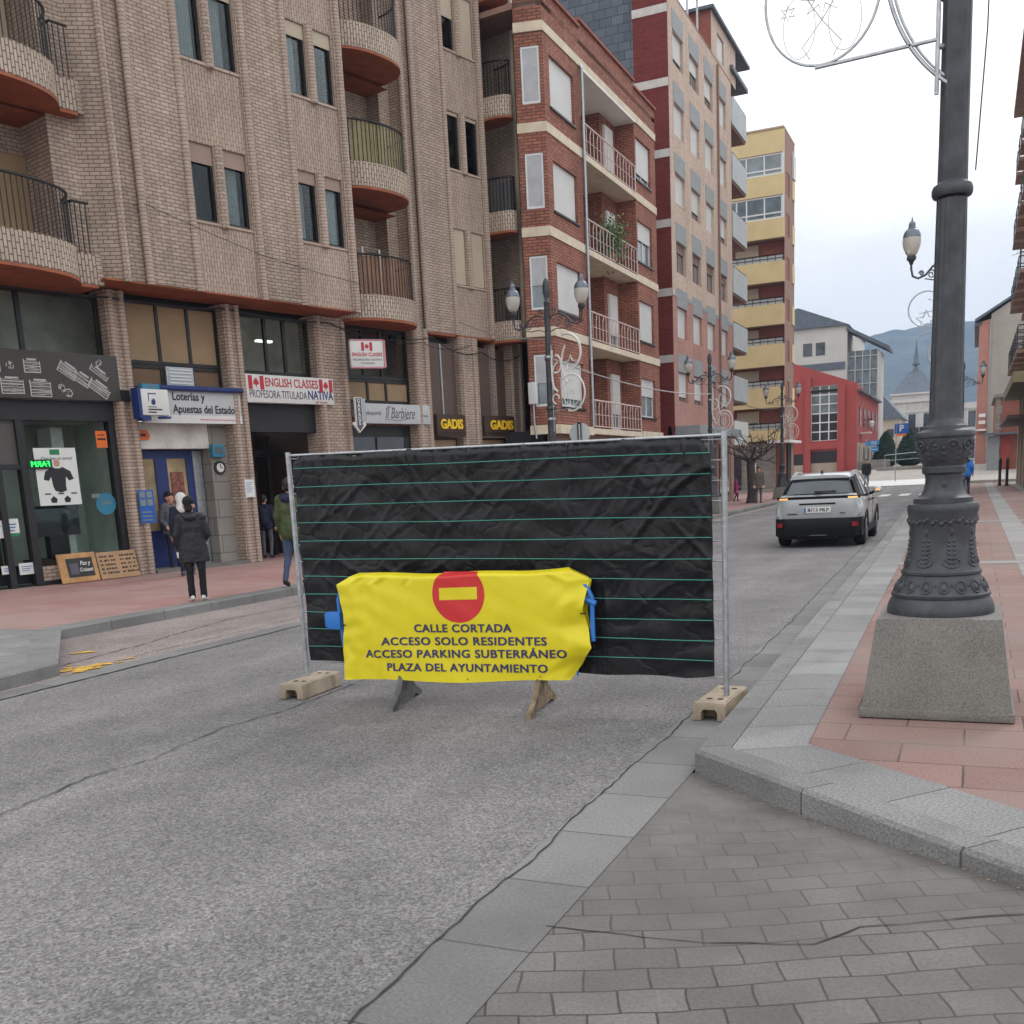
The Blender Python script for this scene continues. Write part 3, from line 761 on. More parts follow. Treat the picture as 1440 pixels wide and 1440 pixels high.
b.poly([(-9, -.35, 0), (-9, -.35, ZT), (-9, 12, ZT), (-9, 12, 0)])
b.build('side_wall', M_br, b1)
b = MB(); b.box(14.301, 14.6, .2, 1.6, 5.9, ZT); b.build('party_wall_edge', M_cream, b1)
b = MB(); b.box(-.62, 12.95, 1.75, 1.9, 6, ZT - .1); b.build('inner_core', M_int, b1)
# soffits of the overhang
b = MB(); b.box(-.45, 6.22, OU + .02, .3, ZB - .03, ZB - .001); b.box(9.5, 13.0, O3 + .02, 1.3, 5.82, 5.879); b.build_each('soffit', M_soff, b1)
# windows of the flats
k = 0
for wins, y, stack in (([(1.76, 2.40), (2.62, 3.24)], OU, 0), ([(4.62, 5.22), (5.44, 6.02)], OU, 1), ([(11.36, 11.96), (12.18, 12.78)], O3, 2)):
    for r_, z in enumerate(rows):
        for q, (a, c) in enumerate(wins):
            sh, m = [0, .2, .2, .3, .22][(stack * 7 + r_ * 3 + q) % 5], M_shutp
            if stack == 1: sh, m = ((.17, .17), (.20, .20), (.3, .1))[r_][q], (M_shutp, M_shutc, M_shutc)[r_]
            if stack == 0: sh, m = ((.25, .22), (.0, .10), (.3, .3))[r_][q], (M_shutp, M_shutc, M_shutc)[r_]
            if stack == 2: sh, m = ((.98, .98), (.06, .06), (.45, .98))[r_][q], M_shutc
            cu = (0, .55, .9, .7)[(stack + r_ * 2 + q) % 4]
            if (stack, r_) == (0, 0): cu = (.3, .8)[q]
            win(b1, a, c, z + .02, z + WH, y + .12, M_dark, shut=sh, sm=m, curtain=cu)
# window sills
b = MB()
for wins, y in (([(1.76, 3.24)], OU), ([(4.62, 6.02)], OU), ([(11.36, 12.78)], O3)):
    for z in rows:
        for a, c in wins: b.box(a - .02, c + .02, y + .02, y + .13, z - .035, z + .019)
b.build_each('window_sill', M_rib, b1)
# balconies
def rail(bb, path, z0, z1, step=.11):
    L = 0; acc = 0
    bb.tube([(p[0], p[1], z1) for p in path], .028, 6)
    for p, q in zip(path, path[1:]):
        d = math.hypot(q[0] - p[0], q[1] - p[1])
        while acc < d:
            t = acc / d; x = p[0] + (q[0] - p[0]) * t; y = p[1] + (q[1] - p[1]) * t
            bb.box(x - .008, x + .008, y - .008, y + .008, z0, z1); acc += step
        acc -= d
def balcony(cx, base, a, bb_, z, h, label, screen=None, a0=PI, a1=2 * PI, tail=None, ex=2.4, railh=.92):
    """curved parapet: super-ellipse in plan bulging to -y from the line y=base"""
    def pt(t, r=1.0):
        c_, s_ = math.cos(t), math.sin(t)
        return (cx + math.copysign(abs(c_) ** (2 / ex), c_) * a * r, base + math.copysign(abs(s_) ** (2 / ex), s_) * bb_ * r)
    N = 36
    P = [pt(a0 + (a1 - a0) * k / N) for k in range(N + 1)]
    if tail: P = P + tail
    Q = []
    for k, p in enumerate(P):
        u = P[max(0, k - 1)]; v = P[min(len(P) - 1, k + 1)]; tx, ty = v[0] - u[0], v[1] - u[1]; h_ = math.hypot(tx, ty)
        Q.append((p[0] - ty / h_ * .12, p[1] + tx / h_ * .12))
    b = MB(); L = 0
    for k in range(len(P) - 1):
        d = math.hypot(P[k + 1][0] - P[k][0], P[k + 1][1] - P[k][1])
        p, q, r_, t = P[k], P[k + 1], Q[k + 1], Q[k]
        b.poly([(*p, z), (*q, z), (*q, z + h), (*p, z + h)], uv=[(L, z), (L + d, z), (L + d, z + h), (L, z + h)])
        b.poly([(*p, z + h), (*q, z + h), (*r_, z + h), (*t, z + h)], uv=[(L, z + h), (L + d, z + h), (L + d, z + h + .12), (L, z + h + .12)])
        b.poly([(*r_, z), (*t, z), (*t, z + h), (*r_, z + h)], uv=[(L, z), (L + d, z), (L + d, z + h), (L, z + h)])
        L += d
    bal = b.build('balcony', M_brc, b1)
    s = MB(); pl = [(p[0], p[1]) for p in P] + [(P[-1][0], base + .95), (P[0][0], base + .95)]
    s.prism(pl, z - .05, z + .02); s.build('balcony_soffit', M_soff, bal)
    rl = MB(); mid = [((p[0] + q[0]) / 2, (p[1] + q[1]) / 2) for p, q in zip(P, Q)]
    rail(rl, mid, z + h, z + h + railh); rl.build('balcony_railing', M_dark, bal)
    if screen:
        sc_ = MB()
        for k in range(2, len(mid) - 1):
            p, q = mid[k], mid[k + 1]
            n_ = 2
            for j in range(n_):
                t0, t1 = (j + .08) / n_, (j + .78) / n_
                sc_.poly([(p[0] + (q[0] - p[0]) * t0, p[1] + (q[1] - p[1]) * t0 + .03, z + h), (p[0] + (q[0] - p[0]) * t1, p[1] + (q[1] - p[1]) * t1 + .03, z + h), (p[0] + (q[0] - p[0]) * t1, p[1] + (q[1] - p[1]) * t1 + .03, z + h + railh - .04), (p[0] + (q[0] - p[0]) * t0, p[1] + (q[1] - p[1]) * t0 + .03, z + h + railh - .04)])
        sc_.build('privacy_screen', screen, bal)
    return bal
M_scry = plain('olive_screen', (.32, .28, .13), .7, var=.2); M_scro = plain('rust_screen', (.26, .13, .075), .7, var=.2); M_scrw = plain('black_screen', (.06, .06, .065), .6)
zb = (5.75, 8.80, 11.88, 14.96)
for k, z in enumerate(zb[:3]):
    bal = balcony(-3.0, -.35, 2.1, 1.2, z, .56, 'left', tail=[(-.86, -.62), (-.5, -.62)])
    d = MB(); d.box(-.5, -.38, -.62, -.34, z, z + .56); d.build('balcony_return', M_br, bal)
for k, z in enumerate((5.80, 8.84, 11.90)):
    balcony(7.6, O3, 1.36, 1.2, z, .56, 'mid', (M_scro, M_scry, None)[k], railh=.95)
for k, z in enumerate(zb):
    balcony(13.32, O3, .36, .80, z + .04, .55, 'end', M_scrw if k == 1 else None, ex=2.2)
# recessed balcony doors
for z in (5.85, 8.93, 12.0):
    win(b1, -3.9, -2.25, z + .1, z + 2.3, .55, M_dark, mull=(.5,), curtain=.6, shut=.25, sm=M_shutc)
    f = MB(); f.box(-2.2, -1.02, .5, .56, z, z + 2.32); f.build('blind_panel', M_shutc if z > 8 else M_tanp, b1)
    win(b1, 6.9, 8.2, z + .1, z + 2.35, 1.22, M_dark, mull=(.5,), shut=.22, sm=M_shutc, curtain=.5)
    b = MB(); b.wall(-6, -1.0, z - .1, z + 2.95, .6, [(-3.92, -1.02, z, z + 2.32)], .05); b.build('recess_wall', M_br, b1); b = MB(); b.wall(6.24, 9.1, z - .1, z + 2.95, 1.25, [(6.88, 8.22, z + .05, z + 2.37)], .05); b.build('recess_wall', M_br, b1)
    b = MB(); b.poly([(-6, -.35, z + 2.86), (-1.0, -.35, z + 2.86), (-1.0, .62, z + 2.86), (-6, .62, z + 2.86)][::-1]); b.build('recess_soffit', M_soff, b1); b = MB(); b.poly([(6.24, O3, z + 2.86), (9.1, O3, z + 2.86), (9.1, 1.3, z + 2.86), (6.24, 1.3, z + 2.86)][::-1]); b.build('recess_soffit', M_soff, b1)
# small white clothes rail on the lower middle balcony
cr_ = thing('clothes_airer', 'small white folding clothes airer standing on the lower middle balcony', 'clothes airer', W1(7.5, 0.0, 5.85), RZ1)
b = MB(); b.tube([(-.3, -.1, 0), (-.3, -.1, 1.75), (.3, -.1, 1.75), (.3, -.1, 0)], .022, 6); b.tube([(-.3, -.1, 1.62), (.3, -.1, 1.62)], .012, 5); b.build('airer_frame', M_white, cr_)
# ---- ground floor
cols = [(-.05, .40), (2.80, 3.25), (5.45, 6.45), (8.92, 9.50)]
b = MB()
for a, c in cols:
    b.box(a, c, -.02, .55, 0, 5.83)
for a, c in ((11.32, 12.18), (13.66, 14.38)): b.box(a, c, O3, .95, 0, 5.83)
b.box(9.50, 10.04, O3, .95, 0, 5.83)
b.build_each('pillar', M_br, b1)
b = MB()
for a, c in cols:
    rib(b, a + .10, -.03, .05, 5.82, .07); rib(b, c - .10, -.03, .05, 5.82, .07)
for a, c in ((11.32, 12.18), (13.66, 14.38)): rib(b, a + .12, O3 - .01, .05, 5.82, .07); rib(b, c - .2, O3 - .01, .05, 5.82, .07)
b.build_each('pillar_rib', M_rib, b1, smooth=50)
# mezzanine glazing
b = MB(); b.box(-6, 9.0, .50, .62, 5.72, 5.9); b.box(9.0, 14.3, .85, .95, 5.6, 5.9); b.build_each('lintel', M_dark, b1)
win(b1, -4.2, -.06, 4.45, 5.74, .22, M_dark, glass=M_glassd, mull=(.28, .60), backm=M_intw, backd=1.3, fw=.09)
f = win(b1, .42, 2.79, 4.47, 5.74, .22, M_dark, glass=M_tanp, mull=(.36, .68), back=False, fw=.07)
f = win(b1, .42, 2.79, 3.95, 4.46, .22, M_dark, glass=M_brnp, mull=(.36, .68), back=False, fw=.07)
b = MB(); b.box(1.32, 2.0, .16, .215, 3.97, 4.44); v_ = b.build('vent', M_galv, b1)
b = MB()
for k in range(6): b.box(1.38, 1.94, .14, .158, 4.02 + k * .07, 4.05 + k * .07)
b.build_each('vent_slat', M_alu, v_)
win(b1, 3.27, 5.44, 4.40, 5.74, .22, M_dark, glass=M_glassd, mull=(.4, .66), backm=M_intw, backd=1.9, fw=.08)
tb = MB(); tb.box(4.55, 5.0, 1.0, 1.12, 5.28, 5.33); tb.build('ceiling_tube', M_tube, b1)
win(b1, 6.47, 8.91, 4.46, 5.74, .22, M_dark, glass=M_glassd, mull=(.33, .6), backm=M_intw, backd=1.9, fw=.08)
win(b1, 6.47, 8.91, 3.86, 4.45, .22, M_dark, glass=M_tanp, mull=(.36, .64), back=False, fw=.07)
for a, c in ((10.06, 11.30), (12.20, 13.64)):
    b = MB(); b.box(a, c, O3 + .18, O3 + .24, 3.64, 5.62); lv = b.build('louvre_panel', M_louv, b1)
    m = MB(); m.box((a + c) / 2 - .03, (a + c) / 2 + .03, O3 + .15, O3 + .179, 3.66, 5.6); m.build('louvre_mullion', M_galv, lv)
    b = MB(); b.box(a, c, O3 + .25, O3 + .35, .15, 3.02); b.build('shop_window_frame', M_signbr, b1)
    b = MB(); b.box(a + .1, c - .1, O3 + .22, O3 + .246, 1.0, 2.95); b.build('shop_window_pane', M_tanp, b1)
# bakery shopfront (far left)
b = MB(); b.box(-6, -.06, .10, .34, 3.28, 3.66); b.box(-2.13, -1.98, .12, .30, .15, 3.28); b.box(-.20, -.06, .12, .30, .15, 3.28); b.box(-6, -2.13, .14, .30, 2.36, 2.46); b.box(-2.62, -2.5, .14, .30, .15, 2.36); b.box(-1.98, -.2, .12, .26, .15, .22); b.build('shopfront_frame', M_black, b1)
b = MB(); b.box(-1.98, -.2, .20, .206, .22, 3.28); b.build('shop_window_pane', M_glassd, b1)
b = MB(); b.box(-6, -2.13, .21, .216, .15, 2.36); b.build('shop_door_pane', M_glassd, b1)
b = MB(); b.box(-6, -2.13, .20, .25, 2.46, 3.28); b.build('shop_grille', M_grille, b1)
b = MB(); b.poly([(-6, 1.7, .15), (-.0, 1.7, .15), (-.0, 1.7, 3.6), (-6, 1.7, 3.6)]); b.poly([(-.05, .3, .15), (-.05, 1.7, .15), (-.05, 1.7, 3.6), (-.05, .3, 3.6)][::-1]); b.poly([(-6, .3, 3.3), (-.05, .3, 3.3), (-.05, 1.7, 3.3), (-6, 1.7, 3.3)][::-1]); b.poly([(-6, .3, .16), (-.05, .3, .16), (-.05, 1.7, .16), (-6, 1.7, .16)]); b.build('shop_interior', plain('shop_wall_grey', (.50, .54, .50), .9, var=.25, scale=1.2), b1)
b = MB(); b.box(-1.0, -.75, .95, 1.5, .2, 3.2); b.build('shop_interior_column', M_curt, b1)
b = MB(); b.box(-1.95, -.9, .4, .9, .2, .62); b.box(-3.6, -2.3, 1.0, 1.4, .2, 1.05); b.box(-3.6, -2.3, 1.1, 1.4, 1.30, 1.34); b.box(-3.6, -2.3, 1.1, 1.4, 1.62, 1.66); b.build_each('shop_counter', M_signbr, b1)
b = MB()
rnd = random.Random(11)
for z_ in (1.05, 1.34, 1.66):
    x_ = -3.55
    while x_ < -2.35:
        w_ = rnd.uniform(.08, .2); b.box(x_, x_ + w_, 1.0, 1.2, z_ + .001, z_ + rnd.uniform(.08, .2)); x_ += w_ + .03
st_ = b.build('shelf_stock', M_kraft, b1); st_['kind'] = 'stuff'
b = MB(); b.box(-6, -1.98, .3, .31, .2, .55); b.build('plinth_panel', M_black, b1)
b = MB(); b.box(-1.98, -.2, .14, .19, .15, .5); b.build('stall_riser', M_br, b1)
# lottery shopfront
b = MB()
b.box(.45, .62, .62, .72, .15, 2.72); b.box(2.0, 2.32, .62, .72, .15, 2.72); b.box(.62, 2.0, .62, .72, 2.55, 2.72); b.box(1.10, 1.25, .62, .72, .15, 2.55); b.box(.62, 1.10, .62, .72, .15, 1.0); b.box(1.25, 2.0, .62, .72, .15, .45); b.box(1.25, 2.0, .62, .72, .95, 1.22); b.box(1.25, 1.4, .62, .72, .45, 2.55); b.box(1.9, 2.0, .62, .72, .45, 2.55)
ds = b.build('door_frame', M_blue, b1)
b = MB(); b.box(.62, 1.1, .66, .67, 1.0, 2.55); b.box(1.4, 1.9, .66, .67, .45, .95); b.box(1.4, 1.9, .66, .67, 1.22, 2.55); b.build('door_pane', plain('warm_lit_interior', (.40, .31, .17), .6, var=.35, scale=2.2), ds)
b = MB(); b.box(1.48, 1.80, .63, .655, 1.5, 2.25); b.build('framed_print', plain('reddish_print', (.22, .08, .06), .6, var=.6, scale=12), ds)
b = MB(); b.box(1.7, 1.92, .60, .618, 1.22, 1.42); b.build('red_notice', M_signr, ds)
b = MB(); b.box(2.05, 2.28, .58, .62, .2, 2.7); b.build('door_jamb_rail', M_galv, ds)
b = MB(); b.box(2.32, 2.80, .28, .7, .15, 3.25); b.build('ashlar_reveal', M_stone, b1)
b = MB(); b.box(.40, 2.80, .30, .72, 2.74, 3.3); b.build('lottery_transom', M_intw, b1)
b = MB(); b.box(.35, 2.85, .72, .75, .1, 3.3); b.build('lottery_back_wall', M_int, b1)
b = MB(); b.box(.4, 2.85, -.1, .62, .10, .20); b.build('doorstep', M_granite, b1)
# portal under the english sign
b = MB(); b.box(3.25, 5.45, .2, .4, 3.1, 3.75); b.build('portal_lintel', M_black, b1)
b = MB(); b.poly([(3.25, 2.6, .14), (5.45, 2.6, .14), (5.45, 2.6, 3.4), (3.25, 2.6, 3.4)]); b.poly([(3.25, .55, .14), (3.25, 2.6, .14), (3.25, 2.6, 3.4), (3.25, .55, 3.4)]); b.poly([(5.45, .55, .14), (5.45, 2.6, .14), (5.45, 2.6, 3.4), (5.45, .55, 3.4)][::-1]); b.build('portal_wall', M_signbr, b1)
b = MB(); b.box(3.9, 4.05, 1.5, 1.6, .14, 3.1); b.box(4.9, 5.0, 1.5, 1.6, .14, 3.1); b.box(3.3, 5.4, 1.5, 1.6, 2.6, 2.75); b.build('portal_door_frame', M_dark, b1)
b = MB(); b.box(3.33, 3.75, 1.2, 1.45, 1.9, 2.2); b.box(3.33, 3.85, 1.55, 1.58, .3, 2.55); b.build('letterbox_panel', plain('portal_wood', (.12, .075, .05), .6), b1)
# barber shopfront
b = MB(); b.box(6.45, 8.92, .3, .4, .14, 3.3); b.build('barber_shop_wall', M_black, b1)
b = MB(); b.box(6.6, 7.5, .27, .299, 1.0, 3.0); b.box(7.6, 8.8, .27, .299, .3, 3.0); b.build_each('barber_shop_pane', M_pane, b1)
b = MB(); b.box(-9, -6, .0, .4, 0, 5.9); b.build('far_pillar', M_br, b1)

# ================================================================ signs on the brick block
def sign_root(name, label, s, o, z, cat='sign', group=None): return thing(name, label, cat, W1(s, o, z), RZ1, group)
FR = (PI / 2, 0, 0)
def flag(root, x, z, w_, h, y):
    b = MB(); b.box(x - w_ / 2, x - w_ / 4, y - .006, y, z - h / 2, z + h / 2); b.box(x + w_ / 4, x + w_ / 2, y - .006, y, z - h / 2, z + h / 2)
    leaf = [(0, .42), (.09, .26), (.20, .32), (.17, .12), (.34, .16), (.28, .02), (.36, -.08), (.12, -.22), (.03, -.2), (.03, -.42), (-.03, -.42), (-.03, -.2), (-.12, -.22), (-.36, -.08), (-.28, .02), (-.34, .16), (-.17, .12), (-.20, .32), (-.09, .26)]
    b.extr([(x + p * w_ * .55, z + q * h * .85) for p, q in leaf][::-1], y - .006, y)
    b.build('maple_flag', M_signr, root)
# chalk-art fascia of the bakery
t = sign_root('fascia_board', 'charcoal fascia board with white chalk drawings over the bakery shopfront', -1.6, .10, 3.66)
b = MB(); b.box(-4.5, 1.62, 0, .12, 0, .88); b.build('board', M_board, t, bevel=.008)
b = MB(); rnd = random.Random(2)
def seg(x0, z0, x1, z1, wd=.012):
    dx, dz = x1 - x0, z1 - z0; h = math.hypot(dx, dz); nx, nz = -dz / h * wd / 2, dx / h * wd / 2
    b.extr([(x0 - nx, z0 - nz), (x1 - nx, z1 - nz), (x1 + nx, z1 + nz), (x0 + nx, z0 + nz)], -.004, -.001)
def crate_sketch(x, z, w_, h, n, ang=0):
    ca, sa = math.cos(ang), math.sin(ang)
    T = lambda u, v: (x + u * ca - v * sa, z + u * sa + v * ca)
    def sg(a, c, d, e_, wd): seg(*T(a, c), *T(d, e_), wd)
    sg(0, 0, 0, h, .02); sg(w_, 0, w_, h * .9, .014)
    for k in range(n):
        zz = h * (k + .1) / n; sg(0, zz, w_, zz + rnd.uniform(-.01, .01), rnd.uniform(.010, .022))
        for q in range(4): sg(rnd.uniform(0, w_ * .4), zz + .03, rnd.uniform(w_ * .5, w_), zz + .03 + rnd.uniform(-.01, .01), .006)
    sg(w_ * .2, h * 1.02, w_ * .8, h * 1.02, .03)
for x, z, w_, h, n, a in ((-1.12, .46, .34, .27, 4, 0), (-.80, .07, .42, .29, 5, 0), (-.32, .47, .31, .24, 4, 0), (-.25, .04, .40, .30, 5, 0), (.32, .55, .38, .22, 4, -.55), (.62, .40, .34, .20, 3, -.55), (.92, .28, .45, .20, 4, -.6), (1.0, .60, .4, .12, 2, -.6), (-1.7, .1, .35, .3, 4, .1), (-1.75, .5, .4, .25, 4, 0)): crate_sketch(x, z, w_, h, n, a)
for cx, cz in ((-.6, .58), (.38, .22), (.5, .12), (-1.25, .16), (-1.05, .07), (1.2, .72)):
    for k in range(10):
        a = rnd.random() * 6.3; r = rnd.uniform(.02, .09); seg(cx + r * math.cos(a), cz + r * math.sin(a), cx + r * math.cos(a + 1), cz + r * math.sin(a + 1), .014)
b.build('chalk_drawing', M_chalk, t)
# things in the bakery window
t = sign_root('window_poster', 'pale poster with a person in black and small garments in the bakery window', -1.40, -.14, 1.66, 'poster')
b = MB(); b.box(-.44, .42, 0, .01, 0, 1.10); b.build('paper', M_paper, t)
b = MB(); b.box(-.12, .08, -.004, -.001, .97, 1.07); b.build('green_badge', M_green, t)
lettering('¡Que bien te sienta!', .085, M_signb, t, (0, -.002, .90), shear=.2, depth=.001, width=.66)
b = MB(); b.extr([(-.26, .65), (-.31, .50), (-.21, .47), (-.15, .55), (-.13, .36), (-.10, .28), (.02, .24), (.14, .28), (.13, .36), (.15, .55), (.21, .47), (.31, .50), (.26, .65), (.10, .735), (.05, .71), (-.05, .71), (-.10, .735)], -.004, -.001)
for x in (-.2, .08):
    b.extr([(x, .05), (x + .1, .05), (x + .12, .12), (x + .05, .18), (x - .02, .12)], -.004, -.001)
for x in (-.32, -.05, .22): b.box(x, x + .12, -.004, -.001, .21, .235)
b.build('printed_figure', M_signb, t)
b = MB(); b.lathe([(.001, -.07), (.05, -.05), (.062, 0), (.05, .05), (.001, .075)], 14, (.0, -.004, .81), sy=.02); b.build('printed_face', M_skin, t)
t = sign_root('neon_sign', 'small green neon sign with mirrored letters hanging in the bakery window', -1.76, -.10, 2.45, 'neon sign')
lettering('FARM', .155, M_neon, t, (0, -.02, 0), mirror=True, depth=.010)
b = MB(); b.box(-.24, .24, .0, .012, -.09, .09); b.build('backing', M_black, t)
t = sign_root('television', 'black flat screen lying in the bakery window under the poster', -1.42, -.42, 1.06, 'screen')
b = MB(); b.box(-.5, .5, 0, .05, 0, .60); b.build('screen', M_pane, t, bevel=.01); b = MB(); b.box(-.2, .2, -.05, .15, -.44, .0); b.build('stand', M_black, t)
t = sign_root('orange_card', 'orange notice card at the top of the bakery window', -.37, -.16, 2.76, 'notice')
b = MB(); b.box(-.12, .12, 0, .008, 0, .33); b.build('card', M_orange, t)
b = MB(); b.box(-.09, .09, -.003, -.001, .15, .19); b.box(-.08, .07, -.003, -.001, .24, .26); b.build('print', M_signb, t)
t = sign_root('round_sticker', 'round teal sticker at the right edge of the bakery window', -.43, -.18, 1.64, 'sticker')
b = MB(); n = 24; b.extr([(.22 * math.cos(2 * PI * k / n), .22 * math.sin(2 * PI * k / n)) for k in range(n)], 0, .006); b.build('disc', M_teal, t)
b = MB(); b.box(-.30, -.12, -.004, -.001, .13, .21); b.box(-.10, .12, -.004, -.001, -.01, .02); b.box(-.12, .10, -.004, -.001, .05, .07); b.build('print', M_paneb, t)
for k, (s_, z_, w_, h_, mt, lb) in enumerate(((-2.72, 1.10, .22, .33, M_paper, 'white leaflet on the bakery door beside the green one'), (-2.42, 1.12, .24, .33, M_paper, 'leaflet with a green foot on the bakery door'), (-2.62, .42, .26, .16, M_paper, 'small white card low on the bakery door'), (-2.25, .38, .32, .22, M_paper, 'white price notice low on the bakery door next to the window'))):
    t = sign_root('leaflet', lb, s_, -.18, z_, 'leaflet', 'leaflets on the bakery door')
    b = MB(); b.box(-w_ / 2, w_ / 2, 0, .004, 0, h_); b.build('paper', mt, t)
    b = MB()
    for q in range(3): b.box(-w_ * .35, w_ * (.1 + .1 * q), -.003, -.001, h_ * (.3 + .18 * q), h_ * (.36 + .18 * q))
    b.build('print', M_signbl, t)
    if k == 1: b = MB(); b.box(-w_ / 2, w_ / 2, -.003, -.001, 0, .06); b.build('green_foot', M_green, t)
# easel boards leaning on the stall riser
t = sign_root('chalkboard', 'framed black chalkboard leaning against the bakery stall riser', -1.36, .20, .15, 'board')
M45 = Matrix.Rotation(R(-14), 3, 'X')
def lean(b, x0, x1, z0, z1, y0, y1):
    i = len(b.v); b.box(x0, x1, y0, y1, z0, z1); b.v[i:] = [tuple(M45 @ Vector(p)) for p in b.v[i:]]
b = MB(); lean(b, -.42, .38, 0, .1, 0, .03); lean(b, -.42, .38, .48, .58, 0, .03); lean(b, -.42, -.26, .1, .48, 0, .03); lean(b, .30, .38, .1, .48, 0, .03); b.build('wooden_frame', M_wood, t)
b = MB(); lean(b, -.26, .30, .1, .48, .01, .025); b.build('slate', M_signb, t)
rt = (PI / 2 - R(14), 0, 0)
for q, (tx, zz, sz) in enumerate((('Pan y', .37, .12), ('Croissant', .24, .11))):
    lettering(tx, sz, M_paper, t, tuple(M45 @ Vector((.135, .007, zz))), rt, shear=.25, bold=.012, depth=.001, width=(.22, .28)[q])
b = MB(); lean(b, -.2, -.02, .16, .38, .004, .009); b.build('price_card', M_pgrey, t)
t = sign_root('kraft_board', 'brown board with lines of black lettering leaning beside the chalkboard', -.5, .20, .15, 'board')
b = MB(); lean(b, -.45, .42, 0, .55, 0, .02); b.build('panel', M_kraft, t)
rnd = random.Random(4); b = MB()
for r_ in range(5):
    for side in (-.40, .05):
        x = side
        while x < side + .33:
            w_ = rnd.uniform(.02, .06); lean(b, x, x + w_, .44 - r_ * .085, .475 - r_ * .085, -.004, -.001); x += w_ + rnd.choice((.012, .02, .05))
b.build('lettering', M_signb, t)
# lottery sign
t = sign_root('lottery_sign', 'long pale lottery shop sign under a blue awning bar', 1.9, .06, 3.25)
b = MB(); b.box(-1.38, 1.12, 0, .08, 0, .68); b.build('sign_panel', M_signg, t, bevel=.006)
b = MB(); b.box(-1.38, 1.12, -.006, -.002, 0, .17); b.build('lower_strip', M_signw, t)
b = MB(); b.tube([(-1.1, -.06, .72), (1.15, -.06, .72)], .055, 10); b.box(-1.1, 1.15, -.05, .1, .69, .74); b.build('awning_bar', M_blue, t)
lettering('Loterías y', .235, M_signb, t, (-.66, -.004, .55), align='LEFT', bold=.02, depth=.002, name='lettering', width=.82)
lettering('Apuestas del Estado', .235, M_signb, t, (-.66, -.004, .29), align='LEFT', bold=.02, depth=.002, width=1.60)
b = MB()
for k in range(14): b.box(.0 + k * .075, .05 + k * .075, -.010, -.007, .07, .09)
sp_ = b.build('small_red_print', M_signr, t); sp_['kind'] = 'stuff'
t = sign_root('projecting_box_sign', 'white and blue projecting box sign at the lottery shop corner pillar', .60, .40, 3.30)
b = MB(); b.box(-.40, .24, -.12, .10, .06, .58); b.build('white_case', M_signw, t, bevel=.02)
b = MB(); b.box(-.47, -.402, -.13, .12, .0, .60); b.lathe([(.13, -.02), (.14, 0), (.13, .02)], 16, (.12, -.08, .02)); b.box(-.4, -.2, -.1, .1, -.04, .058); b.build('blue_edge', M_blue, t)
b = MB(); b.box(-.24, -.05, -.126, -.122, .48, .50); b.box(-.24, -.225, -.126, -.122, .34, .48); b.extr([(-.14, .26), (-.09, .28), (-.08, .34), (-.11, .40), (-.17, .36), (-.18, .3)], -.126, -.122); b.build('blue_emblem', M_blue, t)
b = MB(); b.box(-.26, -.06, -.126, -.122, .22, .232); b.box(-.26, .06, -.126, -.122, .165, .19); b.box(-.26, -.08, -.126, -.122, .11, .135); b.build('small_print', M_signb, t)
b = MB(); b.box(-.3, .1, -.05, .06, .59, .69); b.build('led_head', M_teal, t)
lettering('AE80', .09, M_paneb, t, (-.1, -.053, .64), depth=.002)
b = MB(); b.box(-.05, .0, .09, .42, .3, .36); b.build('bracket', M_dark, t)
# lottery blue poster on the pillar, clock, notices, alarm
t = sign_root('blue_poster', 'blue poster with coloured tiles on the pillar beside the lottery door', .30, .11, 1.20, 'poster')
b = MB(); b.box(-.16, .20, 0, .015, 0, .68); b.build('panel', M_signbl, t)
b = MB()
for r_ in range(2):
    for q in range(2): b.box(-.13 + q * .16, .0 + q * .16, -.004, -.001, .36 + r_ * .16, .49 + r_ * .16)
for q in range(3): b.box(-.12, .12, -.004, -.001, .05 + q * .08, .08 + q * .08)
b.build('tiles', M_paneb, t)
t = sign_root('round_clock', 'round black clock with a white face on the stone reveal by the lottery door', 2.52, -.26, 2.31, 'clock')
b = MB(); b.extr([(.15 * math.cos(2 * PI * k / 24), .15 * math.sin(2 * PI * k / 24)) for k in range(24)], -.02, .03); b.build('rim', M_signb, t)
b = MB(); b.extr([(.10 * math.cos(2 * PI * k / 24), .10 * math.sin(2 * PI * k / 24)) for k in range(24)], -.026, -.021); b.build('face', M_signw, t)
b = MB(); b.box(-.01, .01, -.031, -.027, 0, .08); b.box(0, .06, -.031, -.027, -.008, .008); b.build('hands', M_signb, t)
t = sign_root('teal_box', 'small teal screen box above the clock', 2.45, -.2, 2.68, 'display'); b = MB(); b.box(-.16, .16, -.06, .06, -.14, .14); b.build('case', M_teal, t, bevel=.01)
b = MB(); b.box(-.1, .1, -.068, -.062, -.06, .08); b.build('display_face', M_pane, t)
t = sign_root('orange_plate', 'small orange plate under the lottery sign by the pillar', .66, -.26, 3.02, 'notice'); b = MB(); b.extr([(-.12, -.1), (.12, -.1), (.16, 0), (.1, .1), (-.1, .1)], 0, .02); b.build('plate', M_orange, t)
b = MB(); b.box(-.06, .06, -.005, -.001, -.03, .03); b.build('mark', M_signb, t)
t = sign_root('paper_notice', 'white paper notice taped to the pillar between lottery door and portal', 3.02, .10, 1.62, 'notice'); b = MB(); b.box(-.13, .13, 0, .006, 0, .40); b.build('paper', M_paper, t)
b = MB()
for q in range(6): b.box(-.10, .02 + (q % 3) * .03, -.003, -.001, .12 + q * .04, .13 + q * .04)
b.build('print', M_signbl, t)
t = sign_root('dark_vent_plate', 'small square dark vent in the pillar left of the lottery sign', .12, .10, 3.66, 'vent'); b = MB(); b.box(-.1, .1, -.012, .02, 0, .22); b.build('plate', M_black, t)
b = MB()
